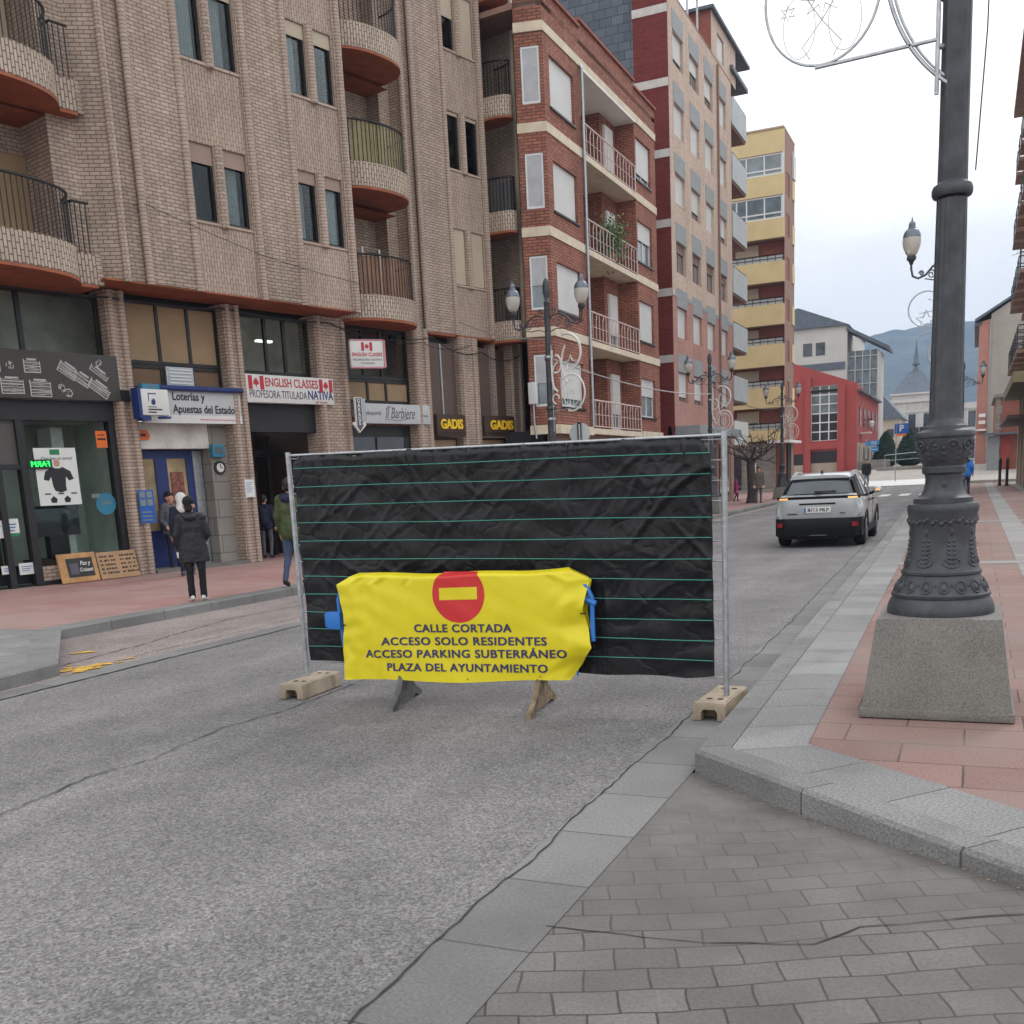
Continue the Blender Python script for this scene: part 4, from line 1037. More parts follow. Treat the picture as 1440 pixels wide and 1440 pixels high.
for q in range(4): b.box(-.085, .085, -.018, -.013, .03 + q * .05, .05 + q * .05)
b.build('slot', M_dark, t)
# english classes
t = sign_root('english_classes_sign', 'white english classes sign with red flags and lettering above the dark portal', 4.5, .10, 3.74)
b = MB(); b.box(-1.30, 1.34, 0, .05, 0, .62); b.build('panel', M_signw, t, bevel=.006)
flag(t, -1.02, .44, .44, .30, -.001); flag(t, 1.10, .44, .42, .30, -.001)
lettering('ENGLISH CLASSES', .27, M_signr, t, (.04, -.004, .45), bold=.014, depth=.002, width=1.60)
lettering('PROFESORA TITULADA', .25, M_pgrey, t, (-1.24, -.004, .18), align='LEFT', depth=.002, width=1.70)
lettering('NATIVA', .28, M_blue, t, (.50, -.004, .20), align='LEFT', bold=.02, depth=.002, width=.80)
lettering('607 410 018', .075, M_signr, t, (.92, -.004, .045), depth=.002)
t = sign_root('english_projecting_sign', 'white and pink projecting english classes sign with a flag, fixed to the wide pillar', 6.55, .62, 4.62)
b = MB(); b.box(-.42, .42, -.07, .07, 0, .62); b.build('light_box', M_signw, t, bevel=.01)
b = MB(); b.box(.421, .47, -.09, .09, -.01, .63); b.box(-.42, .42, -.075, .075, -.03, -.001); b.box(-.42, .42, -.08, .08, .621, .65); b.build('pink_edge', M_pink, t)
flag(t, 0, .48, .28, .2, -.071)
lettering('ENGLISH CLASSES', .12, M_signr, t, (0, -.073, .29), bold=.02, depth=.002, width=.76)
lettering('PROFESORA NATIVA', .07, M_pgrey, t, (0, -.073, .17), depth=.002, width=.74)
lettering('CANADÁ', .06, M_pgrey, t, (0, -.073, .085), depth=.002, width=.34)
b = MB(); b.box(-.03, .03, .0, .62, .5, .56); b.build('bracket', M_dark, t)
t.rotation_euler = (0, 0, RZ1 - R(28))
# garage
t = sign_root('garage_sign', 'white vertical garage sign ending in an arrow beside the barber sign', 6.30, .42, 3.05)
b = MB(); b.extr([(-.09, .20), (-.17, .27), (-.2, .21), (0, 0), (.24, .19), (.2, .27), (.13, .21), (.13, .86), (-.09, .86)], -.03, .03); b.build('panel', M_signw, t, bevel=.006)
b = MB(); b.extr([(-.075, .17), (-.12, .20), (.01, .05), (.15, .19), (.11, .20), (.11, .84), (-.07, .84)], -.035, -.031); b.build('dark_field', M_pgrey, t)
for q, ch in enumerate('GARAGE'): lettering(ch, .135, M_signw, t, (.02, -.037, .77 - q * .108), bold=.02, depth=.002)
b = MB(); b.box(.13, .26, -.02, .02, .3, .84); b.build('case_side', M_galv, t)
# barber
t = sign_root('barber_sign', 'pale grey barber and hairdresser fascia sign with script lettering', 7.95, .08, 3.32)
b = MB(); b.box(-1.20, 1.42, 0, .06, 0, .50); b.build('panel', M_signg, t, bevel=.006)
lettering('peluquería', .16, M_pgrey, t, (-.80, -.003, .26), shear=.3, depth=.002, width=.62)
lettering('Il Barbiere', .40, M_pgrey, t, (.22, -.003, .26), shear=.35, depth=.002, width=1.12)
lettering('barbería', .10, M_pgrey, t, (1.16, -.003, .22), shear=.3, depth=.002, width=.30)
b = MB(); b.tube([(-.35, -.004, .12), (.1, -.004, .08), (.75, -.004, .16)], .006, 4); b.tube([(-.3, -.004, .36), (-.22, -.004, .44), (-.1, -.004, .42)], .007, 4); b.build('flourish', M_pgrey, t)
# supermarket signs
for s_, wd, lb, k in ((10.68, .62, 'brown supermarket sign with yellow lettering next to the barber shop', 0), (12.92, .72, 'brown supermarket sign with yellow lettering nearest the red brick house', 1)):
    t = sign_root('supermarket_sign', lb, s_, -.30, 3.04, 'sign', 'brown and yellow supermarket signs')
    b = MB(); b.box(-wd, wd, 0, .12, 0, .60); b.build('box', M_signbr, t, bevel=.01)
    lettering('GADIS', .36, M_signy, t, (.0 if k == 0 else .08, -.012, .32), bold=.035, depth=.012, width=wd * 1.55)
    b = MB(); b.box(-wd * .9, wd * .9, -.004, -.001, .06, .10); b.build('lower_line', M_dark, t)
# loose cables along the facade
def cable(label, pts, r=.012, sag=.12, cat='cable'):
    b = MB(); L = []
    for p, q in zip(pts, pts[1:]):
        p, q = Vector(p), Vector(q); n = 14
        for k in range(n): t_ = k / n; L.append(p.lerp(q, t_) - Vector((0, 0, sag * 4 * t_ * (1 - t_))))
    L.append(Vector(pts[-1])); b.tube(L, r, 5)
    o = b.build('cable', M_black, smooth=60); return tag(o, label, cat, 'cables slung along the facades')
cable('black cable sagging under the red soffit over the lottery shop', [W1(-5, .06, 5.74), W1(0, .08, 5.66), W1(2.9, .06, 5.72), W1(5.9, .06, 5.68)], .018, .05)
cable('black cable loop sagging below the lower middle balcony', [W1(5.9, .06, 5.68), W1(9.2, .5, 5.55), W1(12.3, -.36, 5.46), W1(14.2, -.36, 5.5)], .016, .22)
cable('thin cable running under the lower middle balcony towards the supermarket signs', [W1(6.2, .1, 5.6), W1(9.0, .3, 5.42), W1(11.8, -.36, 5.62)], .011, .16)
cable('thin wire crossing the upper brick wall below the second floor windows', [W1(-.3, -.2, 7.4), W1(.55, .9, 7.33), W1(3.4, .9, 6.75), W1(6.2, .9, 6.5)], .007, .02)

# small things on the facades
t = thing('folding_chair', 'red folding chair standing on the upper left balcony', 'chair', W1(-.98, .38, 8.86), RZ1 + R(20))
b = MB()
for x in (-.2, .2): b.tube([(x, -.2, 0), (x, .12, .95)], .014, 6); b.tube([(x, .22, 0), (x, -.16, .5)], .014, 6)
b.build('chair_frame', M_dark, t)
b = MB(); b.box(-.21, .21, -.2, .2, .46, .49); b.build('seat', M_signr, t, bevel=.006)
b = MB(); b.obox((0, .10, .82), .42, .02, .26, Matrix.Rotation(R(-18), 3, 'X')); b.build('backrest', M_signr, t, bevel=.004)
t = thing('meter_box', 'small pale meter box with grey pipe beside the red brick house', 'meter box', (-12.02, 29.12, 3.9))
b = MB(); b.box(-.12, .12, -.12, .06, 0, .62); b.build('case', M_alu, t, bevel=.015)
b = MB(); b.tube([(0, -.03, 0), (0, -.03, -.5), (.05, -.03, -1.0)], .03, 8); b.build('pipe', M_galv, t, smooth=60)

# ================================================================ red brick house with cream bands
b2 = thing('red_brick_house', 'four storey red brick house with cream bands and railed loggias', 'building', (-11.4, 29.4, 0), PI / 2)
lv = [3.20, 5.95, 8.72, 11.5, 14.2]
wins_a = [(.45, 2.45)]; wins_c = [(8.75, 10.6)]
ha = []; hc = []
for z in lv[:4]: ha.append((.45, 2.45, z + .62, z + 2.0)); hc.append((8.75, 10.6, z + .6, z + 2.02))
b = MB(); b.wall(0, 3.0, 3.2, 15.05, 0, ha, .16); b.wall(8.6, 11.25, 3.2, 15.05, 0, hc, .16)
b.poly([(3.0, 0, 14.2), (8.6, 0, 14.2), (8.6, 0, 15.25), (3.0, 0, 15.25)])
for z in lv[:4]:
    b.poly([(3.0, 1.6, z), (8.6, 1.6, z), (8.6, 1.6, z + 2.76), (3.0, 1.6, z + 2.76)])
b.poly([(3.0, 0, 3.2), (3.0, 1.6, 3.2), (3.0, 1.6, 14.2), (3.0, 0, 14.2)])
b.poly([(8.6, 1.6, 3.2), (8.6, 0, 3.2), (8.6, 0, 14.2), (8.6, 1.6, 14.2)])
b.poly([(11.25, 0, 3.2), (11.25, 12, 3.2), (11.25, 12, 15.05), (11.25, 0, 15.05)])
b.poly([(3.0, 0, 15.05), (3.0, .3, 15.05), (3.0, .3, 15.25), (3.0, 0, 15.25)][::-1])
# chamfered end facing the camera
cx0, cy0 = -.20, .78
hh = [(.16, .70, z + .62, z + 2.12) for z in lv[:4]]
ch = MB(); ch.wall(0, .805, 3.2, 15.05, 0, hh, .14)
ang = math.atan2(0 - cy0, 0 - cx0)
def chx(p): return (cx0 + p[0] * math.cos(ang) - p[1] * math.sin(ang), cy0 + p[0] * math.sin(ang) + p[1] * math.cos(ang), p[2])
i0 = b.add([chx(p) for p in ch.v])
for f in ch.f: b.face([i0 + k for k in f])
b.poly([(cx0, 12, 3.2), (cx0 + 1.6, 2.2, 3.2), (cx0 + 1.6, 2.2, 15), (cx0, 12, 15)])
b.build('wall', M_red, b2)
b = MB(); b.prism([(cx0, cy0), (0, 0), (11.25, 0), (11.25, 12), (1, 12)], 14.6, 14.75); b.build('roof_slab', M_brw, b2)
b = MB(); b.prism([(0.05, .5), (11.2, .62), (11.2, 11.9), (2.2, 11.9), (2.2, 1.7), (.05, 1.7)], .2, 3.15); b.prism([(3.1, 1.9), (11.2, 1.9), (11.2, 11.9), (3.1, 11.9)], 3.2, 14.55); b.build('inner_core', M_int, b2)
b = MB(); b.box(0.02, 11.2, .25, .35, .14, 3.05); gf = b.build('ground_floor_wall', M_brw, b2)
b = MB()
for a, c in ((.5, 2.6), (3.2, 5.6), (6.2, 8.4), (8.9, 10.9)): b.box(a, c, .22, .249, .5, 2.7)
b.build_each('shop_pane', M_pane, gf)
b = MB()
def band(bb, z0, z1, pr=.03):
    bb.box(-.0, 3.0, -pr, .02, z0, z1); bb.box(8.6, 11.27, -pr, .02, z0, z1)
    q = MB(); q.box(-.01, .82, -pr, .0, z0, z1)
    i = bb.add([chx(p) for p in q.v])
    for f in q.f: bb.face([i + k for k in f])
for z in lv[1:4]: band(b, z - .13, z + .13)
band(b, 13.97, 14.22); band(b, 3.02, 3.28, .10)
b.box(3.0, 8.6, -.03, .02, 13.97, 14.22)
b.build_each('cream_band', M_cream, b2)
b = MB(); b.box(-.05, 3.02, -.07, .3, 15.05, 15.13); b.box(2.98, 8.62, -.07, .3, 15.25, 15.33); b.box(8.62, 11.32, -.07, .3, 15.05, 15.13); b.build_each('coping', M_red2, b2)
for z in lv[:4]:
    b = MB(); b.box(3.01, 8.59, -.06, 1.6, z - .13, z + .05); sl = b.build('loggia_slab', M_cream, b2)
    r_ = MB()
    r_.tube([(3.05, -.02, z + .95), (8.55, -.02, z + .95)], .028, 6); r_.tube([(3.05, -.02, z + .12), (8.55, -.02, z + .12)], .018, 6); r_.tube([(3.05, -.02, z + .5), (8.55, -.02, z + .5)], .012, 5)
    n = 17
    for k in range(n):
        x = 3.08 + 5.44 * k / (n - 1)
        r_.tube([(x, -.02, z + .12), (x, -.02, z + .72), (x + (.12 if k % 2 == 0 and k < n - 1 else 0), -.02, z + .95)], .016, 5)
    for yy in (3.05, 8.55): r_.tube([(yy, -.02, z + .04), (yy, -.02, z + .97)], .025, 6)
    r_.build('loggia_railing', plain('pale_pink_metal', (.55, .44, .42), .6) if z == lv[0] else MATS['pale_pink_metal'], sl)
    # doors in the loggia
    win(b2, 3.6, 4.5, z + .08, z + 2.15, 1.54, M_white, shut=.55, sm=M_shutw, glass=M_pane, back=False)
    win(b2, 5.4, 6.5, z + .08, z + 2.15, 1.54, M_white, mull=(.5,), glass=M_paneb, back=False)
    b = MB(); b.box(6.9, 8.58, .7, 1.59, z + .051, z + 2.75); b.build('loggia_return', M_red, b2)
    win(b2, 7.2, 8.1, z + .15, z + 2.1, .64, M_alu, shut=.72, sm=M_shutw, glass=M_paneb, back=False)
b = MB(); b.box(3.01, 8.59, -.06, 1.6, 13.9, 13.969); b.build('loggia_ceiling', M_white, b2)
for k, z in enumerate(lv[:4]):
    f = win(b2, .47, 2.43, z + .64, z + 2.0, .1, M_alu, shut=(.82, .95, .97, .99)[k], sm=M_shutw, glass=M_paneb, mull=(.5,), back=False)
    f = win(b2, 8.77, 10.58, z + .62, z + 2.02, .1, M_alu, shut=(.45, .98, .45, .82)[k], sm=M_shutw, glass=M_paneb, mull=(.5,), back=False)
    b = MB(); b.box(.40, 2.5, -.05, .1, z + .57, z + .625); b.box(8.7, 10.65, -.05, .1, z + .55, z + .605); b.build_each('window_sill', M_dark, b2)
    # narrow windows of the chamfered end
    fr = MB()
    def cbox(bb, x0, x1, y0, y1, z0, z1):
        q = MB(); q.box(x0, x1, y0, y1, z0, z1); i = bb.add([chx(p) for p in q.v])
        for f_ in q.f: bb.face([i + j for j in f_])
    cbox(fr, .17, .22, .02, .1, z + .63, z + 2.11); cbox(fr, .64, .69, .02, .1, z + .63, z + 2.11); cbox(fr, .22, .64, .021, .1, z + .63, z + .69); cbox(fr, .22, .64, .021, .1, z + 2.05, z + 2.11)
    f = fr.build('window', M_alu, b2)
    p_ = MB(); cbox(p_, .22, .64, .06, .066, z + .69, z + 2.05); p_.build('pane', M_paneb, f)
    s_ = MB(); cbox(s_, .22, .64, .03, .05, z + (.69 if k > 1 else 1.3), z + 2.05); s_.build('shutter', plain('grey_shutter', (.42, .43, .46), .6) if k == 0 else MATS['grey_shutter'], f)
b = MB(); b.tube([(2.98, -.09, 3.3), (2.98, -.09, 13.9)], .05, 8); b.tube([(2.98, -.09, 13.9), (2.98, -.02, 14.05)], .05, 8); b.build('downpipe', M_galv, b2, smooth=50)
pt = thing('balcony_plant', 'leafy green potted plant on the third floor loggia of the red brick house', 'plant', (-11.2 - .35, 29.4 + 6.1, lv[2] + .05))
b = MB(); b.lathe([(.14, 0), (.2, .32), (.21, .34)], 14); b.build('pot', M_pinkr, pt)
rnd = random.Random(8); b = MB()
def leaves(bb, n, fn, size, rnd):
    for _ in range(n):
        c = Vector(fn()); s_ = size * rnd.uniform(.6, 1.3)
        d = Vector((rnd.gauss(0, 1), rnd.gauss(0, 1), rnd.gauss(0, 1))).normalized(); e_ = d.orthogonal().normalized() * s_ * .45; d *= s_
        bb.poly([c - d * .5, c + e_ * .5, c + d * .5, c - e_ * .5])
leaves(b, 1300, lambda: (rnd.gauss(0, .22), rnd.gauss(0, .22), .78 + rnd.gauss(0, .33)), .13, rnd); b.build('foliage', M_leaf2, pt, uv=False)

# ================================================================ tall tan and red building
b3 = thing('tan_brick_tower', 'seven storey tan brick building with dark red side wall and pale grey balconies', 'building', (-11.4, 42.85, 0), PI / 2)
wx = [(.72, 2.32), (3.4, 5.0), (6.06, 7.64), (8.84, 10.4)]
tops = [5.85, 8.45, 11.0, 13.62, 16.25, 18.85]
LX = 11.6
hl = [(a, c, z - 1.22, z) for z in tops for a, c in wx]
b = MB(); b.wall(0, LX, 8.9, 19.6, 0, [h for h in hl if h[2] > 9], .22)
b.poly([(0, 0, 19.6), (LX, 0, 19.6), (LX, 0, 20.1), (0, 0, 20.1)])
b.build('tan_wall', M_tan, b3)
b = MB(); b.wall(0, LX, 3.6, 8.9, 0, [h for h in hl if h[2] < 9], .22); b.build('pink_wall', M_pnk, b3)
b = MB(); b.box(0, LX, .15, .3, .14, 3.6); gf = b.build('ground_floor_wall', M_brw, b3)
b = MB()
for a in (.6, 3.3, 6.0, 8.8): b.box(a, a + 2.1, .11, .149, .4, 3.0)
b.build_each('shop_pane', M_pane, gf)
b = MB(); b.box(.2, 8.6, -1.0, .1, 3.25, 3.6); b.build('shop_canopy', M_shutg, b3)
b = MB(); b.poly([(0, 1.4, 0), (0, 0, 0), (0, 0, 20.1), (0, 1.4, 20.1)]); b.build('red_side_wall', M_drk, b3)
b = MB(); b.poly([(.0, 14, 12), (.0, 1.4, 12), (.0, 1.4, 26), (.0, 9, 28), (.0, 14, 26)]); b.build('slate_clad_wall', M_slate, b3)
b = MB(); b.box(0.03, LX, .4, 14, 0, 20); b.build('inner_core', M_int, b3)
b = MB(); b.box(.02, LX - .0, .02, 14, 20.1, 20.25); b.build('roof_slab', M_brw, b3)
b = MB()
for z in (6.31, 8.91, 11.54, 14.15, 16.73, 19.35): b.box(-.02, .05, .0, 1.42, z - .15, z + .15)
b.box(-.02, .30, -.021, .02, 8.80, 9.0)
b.build_each('white_band', M_whiteb, b3)
b = MB()
for z in tops:
    for a, c in wx: b.box(a - .06, c + .06, -.014, .02, z + .002, z + .72)
b.box(0.3, LX, -.012, .02, 8.80, 8.98)
b.build_each('grey_spandrel', M_shutg, b3)
rnd = random.Random(6)
brn = plain('brown_shutter', (.22, .15, .12), .7)
for r_, z in enumerate(tops):
    for q, (a, c) in enumerate(wx):
        sh = rnd.choice((.98, .98, .9, .7, .98)); sm = brn if (r_ == 2 and q in (0, 1, 2, 3)) else M_shutw
        if r_ == 2: sh = .3
        if r_ == 0: sh = .82
        if (r_, q) in ((5, 0), (5, 1), (5, 2)): sh = (.75, .45, .6)[q]
        win(b3, a + .01, c - .01, z - 1.21, z - .01, .13, M_brw, shut=sh, sm=sm, glass=M_paneb, mull=(.5,), back=False, fw=.05)
b = MB(); b.tube([(8.52, -.06, 3.6), (8.52, -.06, 20)], .05, 8); b.build('downpipe', M_brw, b3)
# far end with the balconies
b = MB(); b.box(LX, 15.0, 1.2, 14, .14, 20.6); b.build('end_wall', M_brw, b3)
b = MB(); b.poly([(LX, .0, .14), (LX, 1.2, .14), (LX, 1.2, 20.6), (LX, .0, 20.6)]); b.build('loggia_side_wall', M_tan, b3)
for k, z in enumerate((3.0, 5.25, 7.85, 10.5, 13.15, 15.8, 18.35)):
    b = MB(); b.box(LX + .02, 15.05, .0, 1.2, z - .12, z); bl = b.build('balcony_slab', M_brw, b3)
    p_ = MB(); p_.box(LX + .03, 15.1, -.06, -.001, z - .02, z + 1.2); p_.box(15.02, 15.1, .0, 1.2, z + .001, z + 1.2); p_.build('balcony_panel', M_balg if k else M_paper, bl)
    p_ = MB(); p_.tube([(LX + .05, -.03, z + 1.24), (15.05, -.03, z + 1.24)], .025, 5); p_.build('handrail', M_dark, bl)
b = MB(); b.box(LX + .0, 15.4, -.10, 2, 20.75, 20.95); b.box(7.5, 15.8, -.12, 14, 22.0, 22.14); b.build_each('attic_eave', M_slater, b3)
b = MB(); b.wall(7.7, 13.0, 20.25, 22.0, .05, [(8.9, 10.3, 20.45, 21.5)], .2); b.build('attic_wall', M_tan, b3)
b = MB(); b.poly([(7.7, 6, 20.25), (7.7, .05, 20.25), (7.7, .05, 22), (7.7, 6, 22)]); b.build('attic_side_wall', M_red2, b3)
b = MB(); b.box(7.74, 12.9, .5, 10, 20.26, 21.95); b.build('attic_core', M_int, b3)
win(b3, 8.92, 10.28, 20.47, 21.48, .14, M_brw, shut=.98, sm=M_shutw, glass=M_paneb, back=False)
b = MB()
for x in (5.2, 7.0): b.tube([(x, .5, 20.2), (x, .5, 22.6)], .05, 6)
b.tube([(5.2, .5, 22.6), (7.0, .5, 22.6)], .05, 6); b.tube([(5.2, .5, 22.2), (7.0, .5, 22.2)], .03, 6); b.build('roof_frame', M_galv, b3)

# ================================================================ yellow banded building
b4 = thing('yellow_banded_building', 'tall block with yellow balcony bands and brown brick corner', 'building', (-11.72, 72, 0))
FW = 7.0                                               # local x from -FW (left) to 0 (corner); y into the block
bands = [(21.5, 22.9), (18.97, 20.2), (16.38, 17.55), (13.66, 14.94), (10.99, 12.28), (8.36, 9.77), (5.7, 7.03), (3.53, 4.26)]
b = MB()
for z0, z1 in bands: b.box(-FW, 0, -.02, .25, z0, z1)
b.build_each('yellow_band', M_yel, b4)
b = MB(); b.box(-FW, -.02, .95, 2, 3.5, 21.6); b.box(-FW, -.02, .6, 1.1, .1, 3.5); b.build_each('recess_wall', M_red2, b4)
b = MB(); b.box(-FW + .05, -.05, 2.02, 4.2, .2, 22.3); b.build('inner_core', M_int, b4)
b = MB()
for z0, z1 in bands[1:]: b.box(-FW, -.01, .25, .95, z0 + .01, z0 + .16)
b.box(-FW, .02, -.1, 4.3, 22.9, 23.0); b.build_each('floor_slab', M_beige, b4)
# glazed upper bays
for z0, z1 in ((20.2, 21.5), (17.55, 18.97)):
    win(b4, -3.7, -.1, z0 + .02, z1 - .02, .05, M_alu, glass=M_paneb, mull=(.18, .36, .68), trans=(.25,), back=False, fw=.09)
    b = MB(); b.box(-.1, -.002, .0, .2, z0, z1); b.build('glazed_bay_post', M_alu, b4)
for z0, z1 in ((14.94, 16.38), (12.28, 13.66), (9.77, 10.99), (7.03, 8.36), (4.26, 5.7)):
    r_ = MB(); r_.tube([(-FW, .04, z0 + .42), (-.03, .04, z0 + .42)], .035, 5); r_.tube([(-FW, .04, z0 + .2), (-.03, .04, z0 + .2)], .02, 5)
    for k in range(15): r_.box(-FW + k * .495, -FW + k * .495 + .03, .03, .05, z0 + .0, z0 + .42)
    r_.build('balcony_railing', M_dark, b4)
    p_ = MB(); p_.box(-FW, -.05, .07, .085, z0 + .02, z0 + .38); p_.build('railing_glass', M_balg, b4)
    win(b4, -3.3, -1.8, z0 - .6, z1 - .15, .86, M_alu, glass=M_paneb, mull=(.5,), shut=.4, sm=M_shutc, back=False, fw=.08)
# brown corner (street side)
hs = [(1.0, 2.3, z - 1.25, z + .12) for z in (20.4, 17.9, 15.2, 12.6, 9.95, 7.3, 4.7)]
b = MB()
sw = MB(); sw.wall(0, 3.0, 3.5, 22.3, 0, [(h[0] - .3, h[1] - .3, h[2], h[3]) for h in hs], .15)
i = b.add([(-p[1], p[0] + .25, p[2]) for p in sw.v])
for f in sw.f: b.face([i + k for k in f])
b.poly([(0, .25, 22.3), (0, 4.25, 22.3), (0, 4.25, 22.9), (0, .25, 22.9)])
b.poly([(-.02, 3.25, 0), (-.02, 4.25, 0), (-.02, 4.25, 22.3), (-.02, 3.25, 22.3)])
b.poly([(0, 4.25, 0), (-8, 4.25, 0), (-8, 4.25, 22.3), (0, 4.25, 22.3)])
b.build('brown_side_wall', M_brw, b4)
sb_ = MB()
for h in hs: sb_.box(-.12, -.06, h[0] - .04, h[1] - .06, h[2] + .01, h[3] - .01)
sb_.build_each('side_shutter', M_shutw, b4)
b = MB()
for z in (19.3, 14.0, 8.8): b.box(-.8, .05, 3.26, 4.2, z, z + 1.2)
for z in (16.6, 11.4, 6.0): b.box(-.8, .05, 3.26, 4.2, z - .1, z + 1.1)
b.build_each('side_balcony', M_yel, b4)
b = MB(); b.box(.0, .12, 3.3, 4.2, 20.6, 22.1); b.box(-1, .5, -.5, 4.4, 3.36, 3.52); b.build('canopy', M_white, b4)
b = MB(); b.box(-FW, -.6, .3, .45, .1, 3.4); gf = b.build('ground_floor_wall', M_stone, b4)
b = MB(); b.box(-6.6, -4.3, .26, .299, .2, 2.7); b.box(-3.9, -2.9, .26, .299, .2, 2.7); b.build_each('shop_pane', M_pane, gf)
b = MB(); b.box(-2.3, -1.9, .25, .298, 1.1, 2.1); b.box(-2.2, -1.9, .25, .298, .6, 1.0); b.build_each('paper_notice', M_paper, gf)

# ================================================================ red modern building with the tall window
gz95 = 1.05
b5 = thing('crimson_building', 'crimson red modern building with a tall gridded window', 'building', (-9.35, 95, gz95 - .1))
b = MB()
# front: x from -8 to 0, sloping parapet
zl, zr = 10.6, 7.35
def topz(x): return zr + (zl - zr) * (-x / 6.2)
hole = (-3.8, -1.55, 2.9, 7.55); h2 = (-3.8, -1.55, .0, 2.0); h3 = (-5.9, -4.45, .0, 1.85)
b.wall(-8, 0, 0, 7.55, 0, [hole, h2, h3], .5)
b.poly([(-8, 0, 7.55), (0, 0, 7.55), (0, 0, 7.56), (-6.2, 0, 9.95), (-8, 0, 9.95)])
b.poly([(0, 0, 0), (0, 22, 0), (0, 22, 6.9), (0, 0, 7.55)])
b.build('wall', M_rred, b5)
b = MB(); b.prism([(-8, .02), (-.02, .02), (-.02, 22), (-8, 22)], 7.0, 7.2); b.box(-7.9, -.1, .7, 21.5, 0, 6.9); b.build('inner_core', M_int, b5)
b = MB(); b.box(-4.3, -3.8, -.25, .0, 0, 8.3); b.box(-1.55, -.95, -.25, .0, 0, 7.5); b.box(-3.8, -1.55, -.25, .0, 2.2, 2.75); b.build_each('red_frame', M_rred, b5)
f = MB()
for k in range(4): x = -3.8 + k * .75; f.box(x - .05, x + .05, .08, .2, 2.9, 7.55)
for k in range(7): z = 2.9 + 4.65 * k / 6; f.box(-3.8, -1.55, .081, .199, z - .05, z + .05)
fo = f.build('tall_window', M_alu, b5)
p_ = MB(); p_.box(-3.8, -1.55, .14, .15, 2.9, 5.2); p_.build('lower_pane', M_pane, fo)
p_ = MB(); p_.box(-3.8, -1.55, .14, .15, 5.2, 7.55); p_.build('upper_pane', M_paneb, fo)
p_ = MB(); p_.box(-3.8, -1.55, .2, .22, 0, 2.0); p_.box(-5.9, -4.45, .2, .22, 0, 1.85); g_ = p_.build_each('shop_pane', M_pane, b5)
p_ = MB(); p_.box(-3.8, -1.55, .16, .19, 0, 1.0); p_.box(-5.9, -4.45, .16, .19, 0, .9); p_.build_each('shop_banner', M_beige, b5)
p_ = MB(); p_.box(-.02, .35, .3, 22, 6.9, 7.05); p_.box(-8.1, -5.9, -.2, 1, 9.95, 10.1); p_.build_each('eave', M_slater, b5)
p_ = MB(); p_.box(-.02, .05, 0.6, 22, .0, 2.6); p_.build('stone_base', M_beige, b5)
p_ = MB()
for k in range(5): p_.box(.0, .06, 2.2 + k * 4, 3.4 + k * 4, 4.0, 5.7); p_.box(.05, .09, 2.0 + k * 4, 3.6 + k * 4, .3, 2.3)
p_.build_each('side_window', M_pane, b5)
p_ = MB(); p_.box(.0, .9, 3, 4.4, 3.4, 3.5)
p_.build('side_balcony', M_white, b5)
# museum block behind
b6 = thing('pale_museum_building', 'pale stone building with slate roof and glazed corner behind the crimson one', 'building', (-13.4, 125, 1.0))
b = MB(); b.box(-14, 0, 0, 20, 0, 16.0); b.build('wall', M_mus, b6)
b = MB(); b.extr([(-14.2, 16.0), (.2, 16.0), (-5.3, 18.3)], -.4, 20); b.build('roof', M_slater, b6)
b = MB(); b.box(0, 3.2, .8, 5, 0, 13.2); gl_ = b.build('glazed_wing', M_paneb, b6)
b = MB()
for k in range(5): x = .0 + 3.2 * k / 4; b.box(x - .06, x + .06, .68, .799, 0, 13.2)
for k in range(9): z = 1.5 * k + .6; b.box(0, 3.2, .70, .798, z - .05, z + .05)
b.build('glazing_bar', M_galv, gl_)
b = MB(); b.box(3.2, 3.55, .5, 5, 0, 12.9); b.build('end_pier', M_mus, b6)
b = MB(); b.extr([(-.1, 15.9), (-.1, 15.5), (4.5, 12.9), (4.5, 13.3)], -.2, 5.5); b.build('wing_roof', M_slater, b6)
b = MB(); b.box(-5.5, -.2, -.12, -.001, 11.3, 12.1); b.build('low_dormer', M_slater, b6)
b = MB()
for x in (-4.8, -3.4): b.box(x, x + 1.0, -.05, -.001, 13.0, 14.4)
b.build_each('window', M_pane, b6)
# town hall with pyramid roof and spire
b7 = thing('town_hall', 'pale stone town hall pavilion with slate pyramid roof and spire', 'building', (-9.6, 200, 0.6))
b = MB(); b.box(-4.2, 3.2, 0, 14, 0, 12.7); b.box(3.2, 22, 2, 14, 0, 10.8); b.build('wall', M_town, b7)
b = MB(); b.box(-4.5, 3.5, -.35, 14.2, 11.4, 11.9); b.box(-4.5, 3.5, -.35, 14.2, 12.7, 13.0); b.box(-4.4, 3.4, -.2, 0, 5.6, 5.9); b.box(3.2, 22, 1.7, 2, 9.8, 10.3); b.box(3.2, 22, 1.7, 2, 5.6, 5.9); b.build_each('cornice', M_whiteb, b7)
b = MB()
P4 = [(-4.2, -.1), (3.2, -.1), (3.2, 13.5), (-4.2, 13.5)]
i = b.add([(*p, 13.0) for p in P4] + [(-1.6, 4.5, 17.0), (.6, 4.5, 17.0), (.6, 9, 17.0), (-1.6, 9, 17.0)])
for k in range(4): l = (k + 1) % 4; b.face((i + k, i + l, i + 4 + l, i + 4 + k))
b.face((i + 4, i + 5, i + 6, i + 7)); b.build('pyramid_roof', M_slater, b7)
b = MB(); b.lathe([(.7, 16.9), (.55, 17.4), (.25, 17.9), (.7, 18.2), (.6, 18.5), (.42, 18.9), (.12, 21.6), (.03, 22.6)], 10, (-.5, 5, 0)); b.build('spire', M_slater, b7)
b = MB()
for x in (-3.2, -.7, 1.8, 5.5, 9, 13, 17):
    y = -.06 if x < 3 else 1.94
    for z in (1.2, 6.6): b.box(x - .6, x + .6, y, y + .05, z, z + 2.7)
